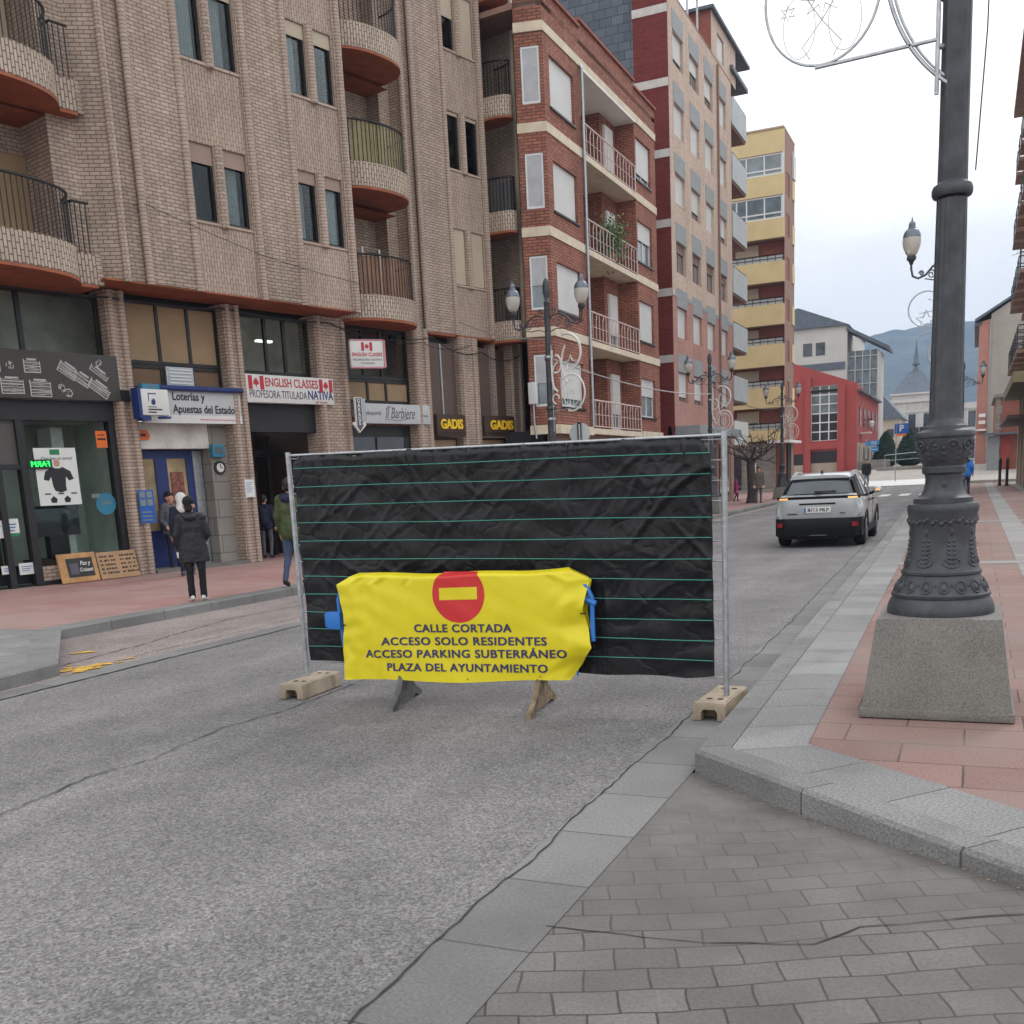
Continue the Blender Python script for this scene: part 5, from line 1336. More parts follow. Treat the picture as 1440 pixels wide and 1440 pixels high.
b.build_each('window', M_pane, b7)
b = MB()
for x in (-3.2, -.7, 1.8, 5.5, 9, 13, 17):
    y = -.12 if x < 3 else 1.88
    for z in (1.2, 6.6): b.box(x - .95, x - .62, y, y + .12, z - .2, z + 3.0); b.box(x + .62, x + .95, y, y + .12, z - .2, z + 3.0); b.box(x - 1.1, x + 1.1, y - .1, y + .12, z + 3.01, z + 3.4)
for x in (-4.1, -2.0, .6, 3.0): b.box(x - .25, x + .25, -.16, 0, .2, 11.3)
b.build_each('stone_surround', M_whiteb, b7)
b = MB()
for x in (-3.2, -.7, 1.8): b.box(x - 1.2, x + 1.2, -.9, 0, 6.0, 6.2); b.box(x - 1.2, x + 1.2, -.9, -.85, 6.2, 7.0)
b.build('balcony', M_dark, b7)
b8 = thing('beige_slate_roofed_house', 'low beige house with grey slate roof beside the town hall', 'building', (-14.6, 170, .9))
b = MB(); b.box(-6, 4.2, 0, 12, 0, 7.4); b.build('wall', M_beige, b8)
b = MB(); b.extr([(-6.3, 7.3), (4.7, 7.3), (1.4, 11.2), (-6.3, 11.2)], -.5, 12.4); b.build('roof', M_slater, b8)
b = MB(); b.box(2.3, 3.3, -.05, .0, 4.6, 5.8); b.box(2.3, 3.3, -.05, .0, 1.5, 3.0); b.build_each('window', M_pane, b8)
# ================================================================ right hand side of the street
b9 = thing('beige_balcony_building', 'beige building with iron balconies at the right edge of the street', 'building', (2.25, 66, 0), -PI / 2)
# local x runs towards the camera (-Y), local -y faces the street (-X)
hs = [(x, x + 1.1, z, z + 2.1) for z in (6.3, 9.6, 12.9, 16.2) for x in (1.2, 4.2, 7.2, 10.2, 13.2)]
b = MB(); b.wall(0, 16, 5.2, 19.5, 0, hs, .2); b.poly([(0, 10, 0), (0, 0, 0), (0, 0, 19.5), (0, 10, 19.5)]); b.poly([(16, 0, 0), (16, 10, 0), (16, 10, 19.5), (16, 0, 19.5)]); b.poly([(0, 0, 19.5), (16, 0, 19.5), (16, 10, 19.5), (0, 10, 19.5)]); b.build('wall', M_beige, b9)
b = MB(); b.box(.1, 15.9, .4, 9, .2, 19.3); b.build('inner_core', M_int, b9)
for h in hs: win(b9, h[0] + .01, h[1] - .01, h[2] + .01, h[3] - .01, .1, M_brw, glass=M_pane, mull=(.5,), back=False)
for x in (.7, 3.7, 6.7, 9.7, 12.7):
    for z in (6.2, 9.5, 12.8, 16.1):
        if x > 5 and z > 14: pass
        b = MB(); b.box(x, x + 2.1, -.72, 0, z - .16, z); sl = b.build('balcony_slab', M_brw, b9)
        r_ = MB(); rail(r_, [(x + .03, -.02), (x + .03, -.69), (x + 2.07, -.69), (x + 2.07, -.02)], z, z + 1.0, .14); r_.build('balcony_railing', M_iron, sl)
b = MB(); b.box(-.1, 16, -.9, .1, 19.5, 19.8); b.box(-.05, 16, -.12, .0, 9.0, 9.2); b.box(-.05, 16, -.12, 0, 12.3, 12.5); b.build_each('cornice', M_brw, b9)
b = MB(); b.box(0, 16, -.85, .1, 4.75, 5.2); b.build('canopy_fascia', M_olive, b9)
b = MB(); b.box(0, 16, .1, .25, .1, 4.75); gf = b.build('ground_floor_wall', M_stone, b9)
b = MB()
for x in (.2, 4, 8, 12): b.box(x, x + .6, -.05, .1, .1, 4.74)
b.build_each('pilaster', M_beige, gf)
b = MB(); b.extr([(.6, 3.3), (15, 3.3), (15, 3.45), (.6, 3.45)], -1.0, .1); b.build('awning', M_signbr, b9)
b10 = thing('low_brick_house', 'low red brick house with stone quoins and red door on the right', 'building', (1.35, 85, .72))
b = MB(); b.box(0, 9, 0, 12, 0, 5.2); b.build('wall', M_red2, b10)
b = MB()
for k in range(9): b.box(-.03, .28 + .12 * (k % 2), -.04, .2, k * .58, k * .58 + .55)
b.build('stone_quoin', M_stone, b10)
b = MB(); b.box(-.2, 9, -.3, 12.3, 5.2, 5.45); b.build('cornice', M_stone, b10)
b = MB(); b.extr([(-.9, 2.55), (9, 2.55), (9, 2.7), (-.9, 2.7)], -1.0, -.05); b.build('porch_roof', M_slater, b10)
b = MB(); b.box(.38, 1.0, -.06, 0, 0, 2.5); b.build('red_door', M_rred, b10)
b = MB(); b.box(-.5, .3, -.30, -.05, 0, 2.5); b.build('grey_shutter_door', M_shutg, b10)
b11 = thing('gabled_pink_house', 'tall pink house with grey rendered gable and wide eaves on the right', 'building', (1.0, 105, .9))
b = MB(); b.extr([(0, 0), (10, 0), (10, 15.2), (2.6, 14.9), (0, 13.3)], 0, 20); b.build('gable_wall', M_gable, b11)
b = MB(); b.poly([(0, 0, 0), (-.95, .25, 0), (-.95, .25, 12.7), (0, 0, 12.9)]); b.poly([(-.95, .25, 0), (-.95, 20, 0), (-.95, 20, 12.7), (-.95, .25, 12.7)][::-1]); b.build('pink_wall', M_pinkr, b11)
b = MB(); b.extr([(-1.35, 12.7), (2.6, 15.1), (2.6, 15.3), (-1.35, 12.95)], -.3, 20); b.extr([(2.6, 15.1), (10, 15.2), (10, 15.4), (2.6, 15.3)], -.3, 20); b.box(-1.35, .0, .2, 20, 12.4, 12.7); b.build('roof_eave', M_slater, b11)
b = MB(); b.tube([(-.02, -.1, 0), (-.02, -.1, 12.8)], .06, 6); b.build('downpipe', M_galv, b11)
b = MB(); b.box(-.9, -.1, -.35, .3, 3.2, 3.35); b.box(-.75, -.2, -.5, -.3, 3.8, 4.1); b.box(-.75, -.2, -.5, -.3, 4.4, 4.7); b.build('floodlight_bracket', M_white, b11)
# crane far behind
cr = thing('tower_crane', 'pale tower crane jib rising far behind the pink house', 'crane', (25, 300, 0))
b = MB()
for x, y in ((-.6, -.6), (.6, -.6), (.6, .6), (-.6, .6)): b.tube([(x, y, 0), (x, y, 55)], .12, 4)
b.build('mast', M_whiteb, cr)
b = MB()
b.tube([(-18, 0, 51), (14, 0, 57)], .12, 4); b.tube([(-17, 0, 53), (14, 0, 59)], .12, 4)
for k in range(20): b.tube([(-17 + k * 1.55, 0, 51.2 + k * .29), (-16.2 + k * 1.55, 0, 53.2 + k * .29), (-15.45 + k * 1.55, 0, 51.5 + k * .29)], .07, 4)
b.build('jib', M_whiteb, cr)

# ================================================================ lamp posts
PROF = [(.333, .64), (.338, .665), (.333, .70), (.320, .735), (.304, .758), (.312, .770), (.312, .785), (.298, .795), (.261, .873), (.243, .908), (.252, .916), (.252, .932), (.240, .942), (.222, 1.0), (.210, 1.06), (.204, 1.127), (.203, 1.20), (.207, 1.252), (.214, 1.29), (.217, 1.315), (.222, 1.330), (.222, 1.355), (.212, 1.372), (.184, 1.377), (.184, 1.408), (.160, 1.414), (.140, 1.432), (.124, 1.460), (.115, 1.50), (.113, 1.53), (.117, 1.559), (.134, 1.572), (.136, 1.605), (.128, 1.616), (.142, 1.645), (.160, 1.69), (.170, 1.735), (.175, 1.775), (.176, 1.792), (.184, 1.800), (.186, 1.820), (.178, 1.834), (.150, 1.842), (.136, 1.852), (.134, 1.867), (.122, 1.875), (.112, 1.89), (.104, 1.912)]
SH0, SH1, SH2 = 1.912, 3.27, 5.25
def lamp_post(label, loc, rz=0):
    t = thing('lamp_post', label, 'lamp post', loc, rz, 'ornate iron lamp posts along both pavements')
    b = MB(); h0, h1 = .47, .375
    b.prism([(-h0, -h0), (h0, -h0), (h0, h0), (-h0, h0)], 0.0, .06)
    i = b.add([(-h0 + .015, -h0 + .015, .06), (h0 - .015, -h0 + .015, .06), (h0 - .015, h0 - .015, .06), (-h0 + .015, h0 - .015, .06), (-h1, -h1, .65), (h1, -h1, .65), (h1, h1, .65), (-h1, h1, .65)])
    for q in ((4, 5, 6, 7), (0, 1, 5, 4), (1, 2, 6, 5), (2, 3, 7, 6), (3, 0, 4, 7)): b.face([i + k for k in q])
    b.build('plinth', M_granite, t, bevel=.012)
    b = MB(); b.lathe(PROF, 64); b.build('base', M_iron, t, smooth=38)
    # relief on the base: egg band, garland, acanthus sprays and bowl medallions
    o = MB()
    pz_ = [q[1] for q in PROF]; pr_ = [q[0] for q in PROF]
    def surf(a, z, d): rr_ = float(np.interp(z, pz_, pr_)) + d; return Vector((rr_ * math.cos(a), rr_ * math.sin(a), z))
    def blob(a, r, z, w_, h, d=.012, tilt=0):
        n = 10; ring = []; mid = []; ct, st = math.cos(tilt), math.sin(tilt); r0 = float(np.interp(z, pz_, pr_))
        for k in range(n):
            p, q = w_ * math.cos(2 * PI * k / n), h * math.sin(2 * PI * k / n); du, dv = p * ct - q * st, p * st + q * ct
            ring.append(surf(a + du / r0, z + dv, -.002)); mid.append(surf(a + du * .62 / r0, z + dv * .62, d * .62))
        i = o.add(ring + mid + [surf(a, z, d * .75)])
        for k in range(n): l = (k + 1) % n; o.face((i + k, i + l, i + n + l, i + n + k)); o.face((i + n + k, i + n + l, i + 2 * n))
    def ringlet(a, r, z, w_, h, rad):
        n = 16; r0 = float(np.interp(z, pz_, pr_))
        o.tube([surf(a + w_ * math.cos(2 * PI * k / n) / r0, z + h * math.sin(2 * PI * k / n), .001) for k in range(n)], rad, 5, closed=True)
    for k in range(16):
        a = 2 * PI * k / 16 + .1
        blob(a, 0, .838, .021, .027, .016); ringlet(a, 0, .838, .033, .037, .006)
        blob(a + PI / 16, 0, .852, .010, .013, .012)
    for k in range(24):
        a = 2 * PI * k / 24; blob(a, .208, 1.262 - .016 * abs(math.sin(a * 3)), .022, .017, .018, tilt=.5); blob(a + .1, .208, 1.275 - .016 * abs(math.sin(a * 3)), .018, .012, .014, tilt=-.5)
    for k in range(8):
        a = 2 * PI * k / 8 + .32
        for q in range(6):
            z = 1.0 + q * .027; s_ = .026 - q * .0026
            blob(a + .085, 0, z, s_, .011, .013, tilt=.8); blob(a - .085, 0, z, s_, .011, .013, tilt=-.8)
        blob(a, .209, 1.19, .012, .03, .014)
        ringlet(a, .228, .995, .055, .03, .006)
    for k in range(10):
        a = 2 * PI * k / 10
        ringlet(a, .168, 1.745, .034, .030, .007); blob(a, .168, 1.745, .014, .014, .014)
        for q in range(3): blob(a + .31, .150 + q * .008, 1.655 + q * .035, .012, .016, .012)
    blob(-PI / 2 + .05, .122, 1.50, .02, .026, .01)
    rl_ = o.build('base_relief', M_iron, t, smooth=60)
    # shaft with flutes
    b = MB(); fl = lambda u, z: -.0055 * (1 - abs(math.cos(u * PI * 14))) ** 1.0 if z > 1.95 else 0
    b.lathe([(.104, 1.912), (.101, 1.97), (.098, 2.4), (.093, 3.0), (.090, 3.255)], 112, wob=lambda u, z: fl(u, z))
    b.lathe([(.090, 3.262), (.112, 3.268), (.121, 3.285), (.121, 3.315), (.113, 3.335), (.094, 3.345), (.089, 3.355)], 48)
    b.lathe([(.089, 3.355), (.086, 3.6), (.084, 4.40)], 112, wob=lambda u, z: -.003 * (1 - abs(math.cos(u * PI * 14))))
    b.lathe([(.084, 4.40), (.096, 4.405), (.10, 4.43), (.096, 4.45), (.084, 4.455)], 40)
    b.lathe([(.082, 4.455), (.070, 5.15), (.068, 5.70), (.080, 5.72), (.06, 5.75), (.045, 5.80), (.062, 5.86), (.085, 5.95), (.088, 6.05), (.075, 6.16), (.045, 6.24), (.004, 6.28)], 24)
    b.build('shaft', M_iron, t, smooth=40)
    for sgn in (-1, 1):
        a = MB()
        a.tube([(0, 0, 5.28), (sgn * .12, 0, 5.42), (sgn * .30, 0, 5.46), (sgn * .48, 0, 5.36), (sgn * .60, 0, 5.22), (sgn * .74, 0, 5.17), (sgn * .84, 0, 5.22), (sgn * .87, 0, 5.36), (sgn * .87, 0, 5.50)], .022, 7)
        for cx, cz, r0 in ((.26, 5.27, .12), (.50, 5.22, .09), (.16, 5.52, .07), (.68, 5.26, .05)):
            a.tube([(sgn * (cx + r0 * (1 - k / 30) * math.cos(k * .42)), 0, cz + r0 * (1 - k / 30) * math.sin(k * .42)) for k in range(26)], .012, 5)
        a.tube([(sgn * .06, 0, 5.06), (sgn * .22, 0, 5.12), (sgn * .42, 0, 5.10), (sgn * .62, 0, 5.15)], .012, 5)
        arm = a.build('arm', M_iron, t, smooth=60)
        l = MB(); l.lathe([(.03, 5.44), (.05, 5.50), (.085, 5.53), (.09, 5.58), (.075, 5.60)], 16, (sgn * .87, 0, 0)); l.build('lamp_holder', M_iron, arm, smooth=40)
        l = MB(); l.lathe([(.075, 5.60), (.115, 5.66), (.155, 5.76), (.172, 5.86), (.168, 5.93)], 24, (sgn * .87, 0, 0)); l.build('lamp_globe', M_lamp, arm, smooth=60)
        l = MB(); l.lathe([(.169, 5.93), (.160, 5.99), (.135, 6.05), (.10, 6.09), (.075, 6.10), (.075, 6.125), (.06, 6.14), (.065, 6.18), (.05, 6.22), (.02, 6.24), (.008, 6.31)], 24, (sgn * .87, 0, 0)); l.build('lamp_cap', M_lampm, arm, smooth=40)
    return t
near_post = lamp_post('big near lamp post with fluted dark column on a granite plinth beside the kerb corner', (-.18, 7.46, PH - .01), 0)
PS = .915                                            # posts stand on the pavement, 5.75 m tall
def TP(x, y, z=0): return Vector((x * PS, y * PS, PH + z * PS))
near_post.location = TP(-.18, 7.46); near_post.scale = (PS, PS, PS)
posts = [near_post]
for label, loc, s_, one in (('lamp post in front of the red brick house, its base hidden behind the black tarpaulin', (-9.62, 24.4, 0.0), 1.03, 0),
                       ('lamp post before the tan tower, right above the tarpaulin end', (-9.70, 41.9, .0), 1.0, 0),
                       ('lamp post standing between the yellow and crimson buildings near the car', (-9.75, 59.3, .1), 1.0, 0),
                       ('lamp post whose single lamp shows left of the big near column', (-.38, 22.7, .02), 1.0, 1),
                       ('far lamp post on the right pavement, one lamp showing right of the near column', (-.62, 56, .1), 1.0, 0)):
    c = copy_tree(near_post); c.location = TP(loc[0], loc[1]); c.scale = (s_ * PS,) * 3; c['label'] = label; posts.append(c)
    if one:
        for ch in [x for x in c.children if x.name.startswith('arm')]:
            if min(v.co.x for v in ch.data.vertices) > -.05:
                for q in list(ch.children): bpy.data.objects.remove(q)
                bpy.data.objects.remove(ch)

# festive frames on the lamp posts
def star(b, cx, cz, r0, r1, n, y, rad, rot=PI / 2):
    b.tube([(cx + (r0 if k % 2 == 0 else r1) * math.cos(rot + PI * k / n), y, cz + (r0 if k % 2 == 0 else r1) * math.sin(rot + PI * k / n)) for k in range(2 * n)], rad, 5, closed=True)
def arc(b, cx, cz, rx, rz, a0, a1, y, rad, n=24):
    b.tube([(cx + rx * math.cos(a0 + (a1 - a0) * k / n), y, cz + rz * math.sin(a0 + (a1 - a0) * k / n)) for k in range(n + 1)], rad, 6)
t = thing('festive_light_frame', 'metal festive light frame with a ring and star at the top of the near column', 'decoration', TP(-.18, 7.46), 0, 'festive frames fixed to the lamp posts'); t.scale = (PS, PS, PS)
b = MB()
b.tube([(-.105, -.06, 3.86), (-.105, -.06, 5.1)], .013, 6); b.tube([(-.11, -.06, 4.17), (-.83, -.06, 4.15)], .012, 6)
arc(b, .46, 4.72, .88, .98, PI * 1.02, PI * 1.34, -.06, .012)
arc(b, .47, 4.72, .86, .96, PI * 1.0, PI * 1.34, -.045, .009)
for z in (4.13, 4.9): b.tube([(-.105, -.06, z), (-.06, -.03, z), (-.03, 0, z)], .018, 6)
b.build('bracket', M_galv, t, smooth=60)
b = MB(); arc(b, -.79, 4.56, .35, .40, 0, 2 * PI, -.06, .009, 48); b.build('ring', M_galv, t, smooth=60)
b = MB(); star(b, -.79, 4.56, .13, .05, 8, -.06, .006); star(b, -1.0, 4.50, .05, .02, 6, -.06, .005)
for s_ in (-1, 1):
    b.tube([(-.79 + s_ * .26, -.06, 4.80), (-.79, -.06, 4.42), (-.79 - s_ * .12, -.06, 4.28), (-.79 - s_ * .07, -.06, 4.20)], .004, 4); arc(b, -.79 + s_ * .14, 4.4, .10, .18, 0, 2 * PI, -.06, .003)
b.build('light_tube', M_deco, t, smooth=60)
def fest(label, loc, s_):
    t = thing('festive_light_frame', label, 'decoration', TP(loc[0], loc[1]), 0, 'festive frames fixed to the lamp posts')
    t.scale = (s_ * PS,) * 3
    b = MB(); b.tube([(.10, -.1, 2.75), (.10, -.1, 4.75)], .012, 5); b.tube([(.1, -.1, 3.22), (.78, -.1, 3.28)], .010, 5)
    for z in (3.02, 4.45): b.lathe([(.105, z), (.115, z + .03), (.105, z + .06)], 12); b.tube([(.0, 0, z + .03), (.1, -.1, z + .03)], .018, 5)
    b.build('bracket', M_galv, t, smooth=60)
    b = MB()
    arc(b, .48, 4.55, .36, .42, PI * -.35, PI * .6, -.1, .030); arc(b, .60, 4.3, .24, .5, PI * .7, PI * 1.35, -.1, .02)
    arc(b, .20, 4.3, .14, .2, -PI * .6, PI * .5, -.1, .022); star(b, .58, 4.28, .19, .075, 5, -.1, .018)
    arc(b, .58, 3.62, .33, .42, -PI * .6, PI * .75, -.1, .022); arc(b, .58, 3.62, .22, .30, 0, 2 * PI, -.1, .010); star(b, .56, 3.6, .12, .05, 8, -.1, .010)
    arc(b, .62, 4.25, .52, 1.5, PI * .92, PI * 1.12, -.1, .026); arc(b, .18, 3.5, .08, .11, 0, PI * 1.5, -.1, .016); arc(b, .3, 4.0, .2, .35, PI * .6, PI * 1.4, -.1, .02)
    for k in range(5): b.tube([(.30 + k * .08, -.1, 4.0), (.34 + k * .07, -.1, 3.3)], .006, 4)
    b.build('light_tube', M_deco, t, smooth=60)
    return t
f1 = fest('white scrolled festive frame on the lamp post before the red brick house', (-9.62, 24.4, 0), 1.03)
for lb, loc in (('white scrolled festive frame on the lamp post before the tan tower', (-9.70, 41.9, 0)), ('white scrolled festive frame on the lamp post between yellow and crimson buildings', (-9.75, 59.3, .1))):
    c = copy_tree(f1); c.location = TP(loc[0], loc[1]); c.scale = (PS, PS, PS); c['label'] = lb
t = thing('festive_light_frame', 'moon and star festive frame showing left of the near column below the single lamp', 'decoration', TP(-.53, 22.7), 0, 'festive frames fixed to the lamp posts'); t.scale = (PS, PS, PS)
b = MB()
arc(b, -.42, 4.58, .33, .33, PI * .35, PI * 1.45, -.05, .014); arc(b, -.40, 4.55, .2, .2, -PI * .35, PI * .5, -.05, .009); star(b, -.42, 4.36, .20, .085, 5, -.05, .014)
arc(b, -.35, 3.6, .42, .52, PI * .15, PI * .9, -.05, .008); b.tube([(-.1, -.05, 4.55), (-.55, -.05, 4.5)], .008, 5); b.tube([(-.1, -.05, 4.15), (-.55, -.05, 4.1)], .012, 5); arc(b, -.25, 3.75, .12, .22, PI * .5, PI * 1.5, -.05, .016)
b.build('light_tube', M_galv, t, smooth=60)
b = MB(); b.tube([(.0, -.03, 5.9), (.08, -.02, 5.2), (.07, 0, 4.2), (.03, -.02, 3.4)], .004, 4)
wv = b.build('cable', M_black); wv.location = TP(-.08, 7.46); wv.scale = (PS, PS, PS); tag(wv, 'thin dark cable hanging beside the big near lamp column', 'cable', 'cables slung along the facades')
b = MB(); P0, P1 = TP(-9.5, 24.4, 4.55), TP(-9.65, 41.8, 4.7); b.tube([P0.lerp(P1, k / 24) - Vector((0, 0, .9 * (k / 24) * (1 - k / 24))) for k in range(25)], .016, 5)
tag(b.build('cable', M_steelw), 'pale cable strung between the two lamp posts above the tarpaulin', 'cable', 'cables slung along the facades')
b = MB(); P0, P1 = Vector((-12.6, 25.6, 5.9)), TP(-9.7, 24.4, 5.05); b.tube([P0.lerp(P1, k / 20) - Vector((0, 0, .5 * (k / 20) * (1 - k / 20))) for k in range(21)], .014, 5)
tag(b.build('cable', M_steelw), 'pale cable from the brick block to the lamp post by the red brick house', 'cable', 'cables slung along the facades')
b = MB(); P0, P1 = TP(-9.6, 42, 5.0), TP(-9.7, 59.3, 5.0); b.tube([P0.lerp(P1, k / 24) - Vector((0, 0, 1.6 * (k / 24) * (1 - k / 24))) for k in range(25)], .014, 5)
tag(b.build('cable', M_black), 'dark cable sagging across the yellow building between two lamp posts', 'cable', 'cables slung along the facades')

# ================================================================ site fence with black tarpaulin
FX0, FX1, FY, FRZ = -5.10, -1.505, 7.07, -.047
FT0, FT1 = 1.955, 1.888
t = thing('site_fence', 'galvanised mesh site fence panel across the road', 'fence', (FX0, FY, 0))
FL = FX1 - FX0; t.rotation_euler = (0, 0, FRZ)
for x in (0, FL):
    b = MB(); b.tube([(x, 0, .06), (x, 0, FT0 + .025 + (FT1 - FT0) * x / FL)], .021, 12); b.build('post', M_galv, t, smooth=50)
b = MB(); b.tube([(0, 0, FT0), (FL, 0, FT1)], .010, 8); b.build('top_bar', M_galv, t, smooth=50)
b = MB(); n = 35
for k in range(1, n): x = FL * k / n; b.tube([(x, 0, .24), (x, 0, FT0 + .01 + (FT1 - FT0) * k / n)], .0022, 4)
for k in range(13): z = .26 + k * (FT0 - .26) / 12.2; b.tube([(0, 0, z), (FL, 0, z + (FT1 - FT0) * k / 12)], .0035 if k % 3 else .005, 4)
b.build('wire_mesh', M_steelw, t)
rnd = random.Random(14)
TT0, TT1, TB0, TB1 = 1.955, 1.885, .27, .255
def tz(u, v):
    zt = TT0 + (TT1 - TT0) * u + .005 * math.sin(u * 25) + .004 * math.sin(u * 61 + 1) - .05 * max(0, (u - .965) / .035) ** 2 - .03 * max(0, .03 - u) / .03; zb_ = TB0 + (TB1 - TB0) * u + .006 * math.sin(u * 31) + .02 * max(0, (u - .94) / .06)
    return zb_ + (zt - zb_) * v
CREASE = [(rnd.random(), rnd.uniform(.25, 1), rnd.choice((.5, .7, 1.0, 2.2, 2.5, 1.45, 1.6)) + rnd.uniform(-.15, .15), rnd.uniform(.10, .40), rnd.uniform(.003, .009)) for _ in range(130)] + [(.97 - .02 * k, .86 - .03 * k, .45 + .12 * k, .4, .012) for k in range(6)] + [(rnd.random(), .97, PI / 2 + rnd.uniform(-.12, .12), rnd.uniform(.15, .4), rnd.uniform(.006, .014)) for _ in range(40)]
def tarpf(u, v):
    x = .07 + (FL - .145) * u - .03 * max(0, (v - .93) / .07) * max(0, (u - .97) / .03)
    y = -.026 + .014 * mn.noise(Vector((u * 6, v * 3, 0))) + .012 * mn.noise(Vector((u * 14, v * 5 + u * 6, 2))) + .007 * mn.noise(Vector((u * 70, v * 3, 4))) * v * v + .014 * mn.noise(Vector((u * 7 + v * 8, v * 9 - u * 9, 7))) * (1 - .3 * v)
    for (cu, cv, an, sc_, am) in CREASE:
        d = (u - cu) * 3.5 * math.sin(an) - (v - cv) * 1.7 * math.cos(an); e_ = (u - cu) * 3.5 * math.cos(an) + (v - cv) * 1.7 * math.sin(an)
        if abs(d) < .12 and abs(e_) < sc_: y -= am * max(0, 1 - abs(d + .02 * math.sin(e_ * 9)) / .032) * (1 - (e_ / sc_) ** 2)
    if v > .975: y += (v - .975) * 1.6
    return (x, y - .006, tz(u, v))
b = MB(); b.grid(tarpf, 330, 150, (3.6, 1.8))
tp = b.build('tarpaulin', M_tarp, smooth=180); tp.location = (FX0, FY, 0); tp.rotation_euler = (0, 0, FRZ)
tag(tp, 'wrinkled black tarpaulin sheet hung over the site fence with thin green threads', 'tarpaulin')
b = MB()
for k in range(11):
    v = .075 + k * .086
    pts = []
    for j in range(90):
        u = .002 + .996 * j / 89; p = tarpf(u, v); pts.append((p[0], p[1] - .0045, TB0 + (TB1 - TB0) * u + (TT0 - TB0 + (TT1 - TT0 - TB1 + TB0) * u) * v + .003 * math.sin(u * 9 + k * 2)))
    b.tube(pts, .0030, 4)
b.build('green_thread', M_wire, tp)
b = MB()
for k in range(22):
    u = (k + .5) / 22; p = tarpf(u, .985); b.tube([(p[0], -.02, p[2] - .03), (p[0], 0, p[2] + .035), (p[0] + .01, .02, p[2])], .005, 4)
b.build('cable_tie', M_black, tp)
def foot(label, loc, rz, s_=1):
    t = thing('fence_foot', label, 'fence foot', loc, rz, 'concrete feet under the site fence')
    b = MB(); L, W_, H_ = .60, .235, .125
    # block with a hand hole tunnel at both ends and post sockets on top
    prof_ = [(-W_ / 2, 0), (-.055, 0), (-.055, .055), (-.04, .075), (.04, .075), (.055, .055), (.055, 0), (W_ / 2, 0), (W_ / 2 - .008, H_ - .012), (W_ / 2 - .02, H_), (-W_ / 2 + .02, H_), (-W_ / 2 + .008, H_ - .012)]
    def sec(y0, y1, pr):
        n_ = len(pr); i = b.add([(p[0], y0, p[1]) for p in pr] + [(p[0], y1, p[1]) for p in pr])
        b.face([i + k for k in range(n_)]); b.face([i + 2 * n_ - 1 - k for k in range(n_)])
        for k in range(n_): l = (k + 1) % n_; b.face((i + l, i + k, i + n_ + k, i + n_ + l))
    solid = [prof_[0]] + prof_[7:]
    sec(-L / 2, -L / 2 + .12, prof_); sec(-L / 2 + .12, L / 2 - .12, solid); sec(L / 2 - .12, L / 2, prof_)
    b.build('block', M_conc, t, bevel=.006)
    h = MB()
    for y in (-.17, .19): h.lathe([(.022, H_ + .0015), (.022, H_ + .002)], 12, (-.03, y, 0)); h.lathe([(.022, H_ + .0015), (.022, H_ + .002)], 12, (.045, y, 0))
    h.build('socket_hole', M_int, t)
    return t
foot('concrete fence foot under the left post of the fence', (-5.04, 7.02, .005), R(2))
foot('concrete fence foot wedged against the kerb under the right post', (-1.56, 6.95, .008), R(-3))

# ================================================================ blue barrier with yellow banner
BY = 6.80
t = thing('pedestrian_barrier', 'blue steel pedestrian barrier with splayed feet behind the yellow banner', 'barrier', (-3.525, BY, 0)); t.scale = (.983, .983, .983)
b = MB()
b.tube([(-1.04, .03, .45), (-1.06, .03, .82), (-1.02, .03, .92), (-.92, .03, .96), (.98, .03, .96), (1.06, .03, .92), (1.10, .03, .84), (1.10, .03, .52)], .019, 10)
b.tube([(-1.0, .03, .30), (.95, .03, .30)], .018, 8)
for k in range(15): x = -.92 + k * .135; b.tube([(x, .03, .26), (x, .03, .95)], .008, 6)
b.build('blue_frame', M_barb, t, smooth=50)
b = MB(); b.box(-1.17, -1.04, -.005, .06, .585, .725); b.box(-1.19, -1.17, .0, .05, .60, .71); b.build('coupling_box', M_barb, t, bevel=.006)
b = MB(); b.tube([(1.02, .03, .84), (1.13, .03, .79)], .024, 8); b.build('coupling_hook', M_barb, t)
for x, m, tw in ((-.50, M_barf, .19), (.675, M_barf2, .105)):
    b = MB(); ca, sa = math.cos(tw), math.sin(tw)
    def F(y, z, e=0): return (x + (-sa) * y * -1 * -1 + e * ca, .03 + ca * y + e * sa, z)
    out_ = [(-.37, 0), (-.28, 0), (-.20, .03), (.20, .03), (.28, 0), (.37, 0), (.36, .03), (.24, .075), (.13, .15), (.07, .24), (.045, .33), (-.045, .33), (-.07, .24), (-.13, .15), (-.24, .075), (-.36, .03)]
    pl = [F(p, q, -.018) for p, q in out_]; pr = [F(p, q, .018) for p, q in out_]
    i = b.add(pl + pr); n_ = len(out_)
    b.face([i + k for k in range(n_)]); b.face([i + 2 * n_ - 1 - k for k in range(n_)])
    for k in range(n_): l = (k + 1) % n_; b.face((i + l, i + k, i + n_ + k, i + n_ + l))
    for sg in (-1, 1): b.tube([F(sg * .35, .026, 0), F(sg * .235, .075, 0), F(sg * .125, .15, 0), F(sg * .065, .24, 0), F(sg * .04, .33, 0)], [.016, .022, .024, .024, .024], 6)
    b.tube([F(0, .1, 0), F(0, .42, 0)], .024, 8)
    b.build('foot', m, t, smooth=40)
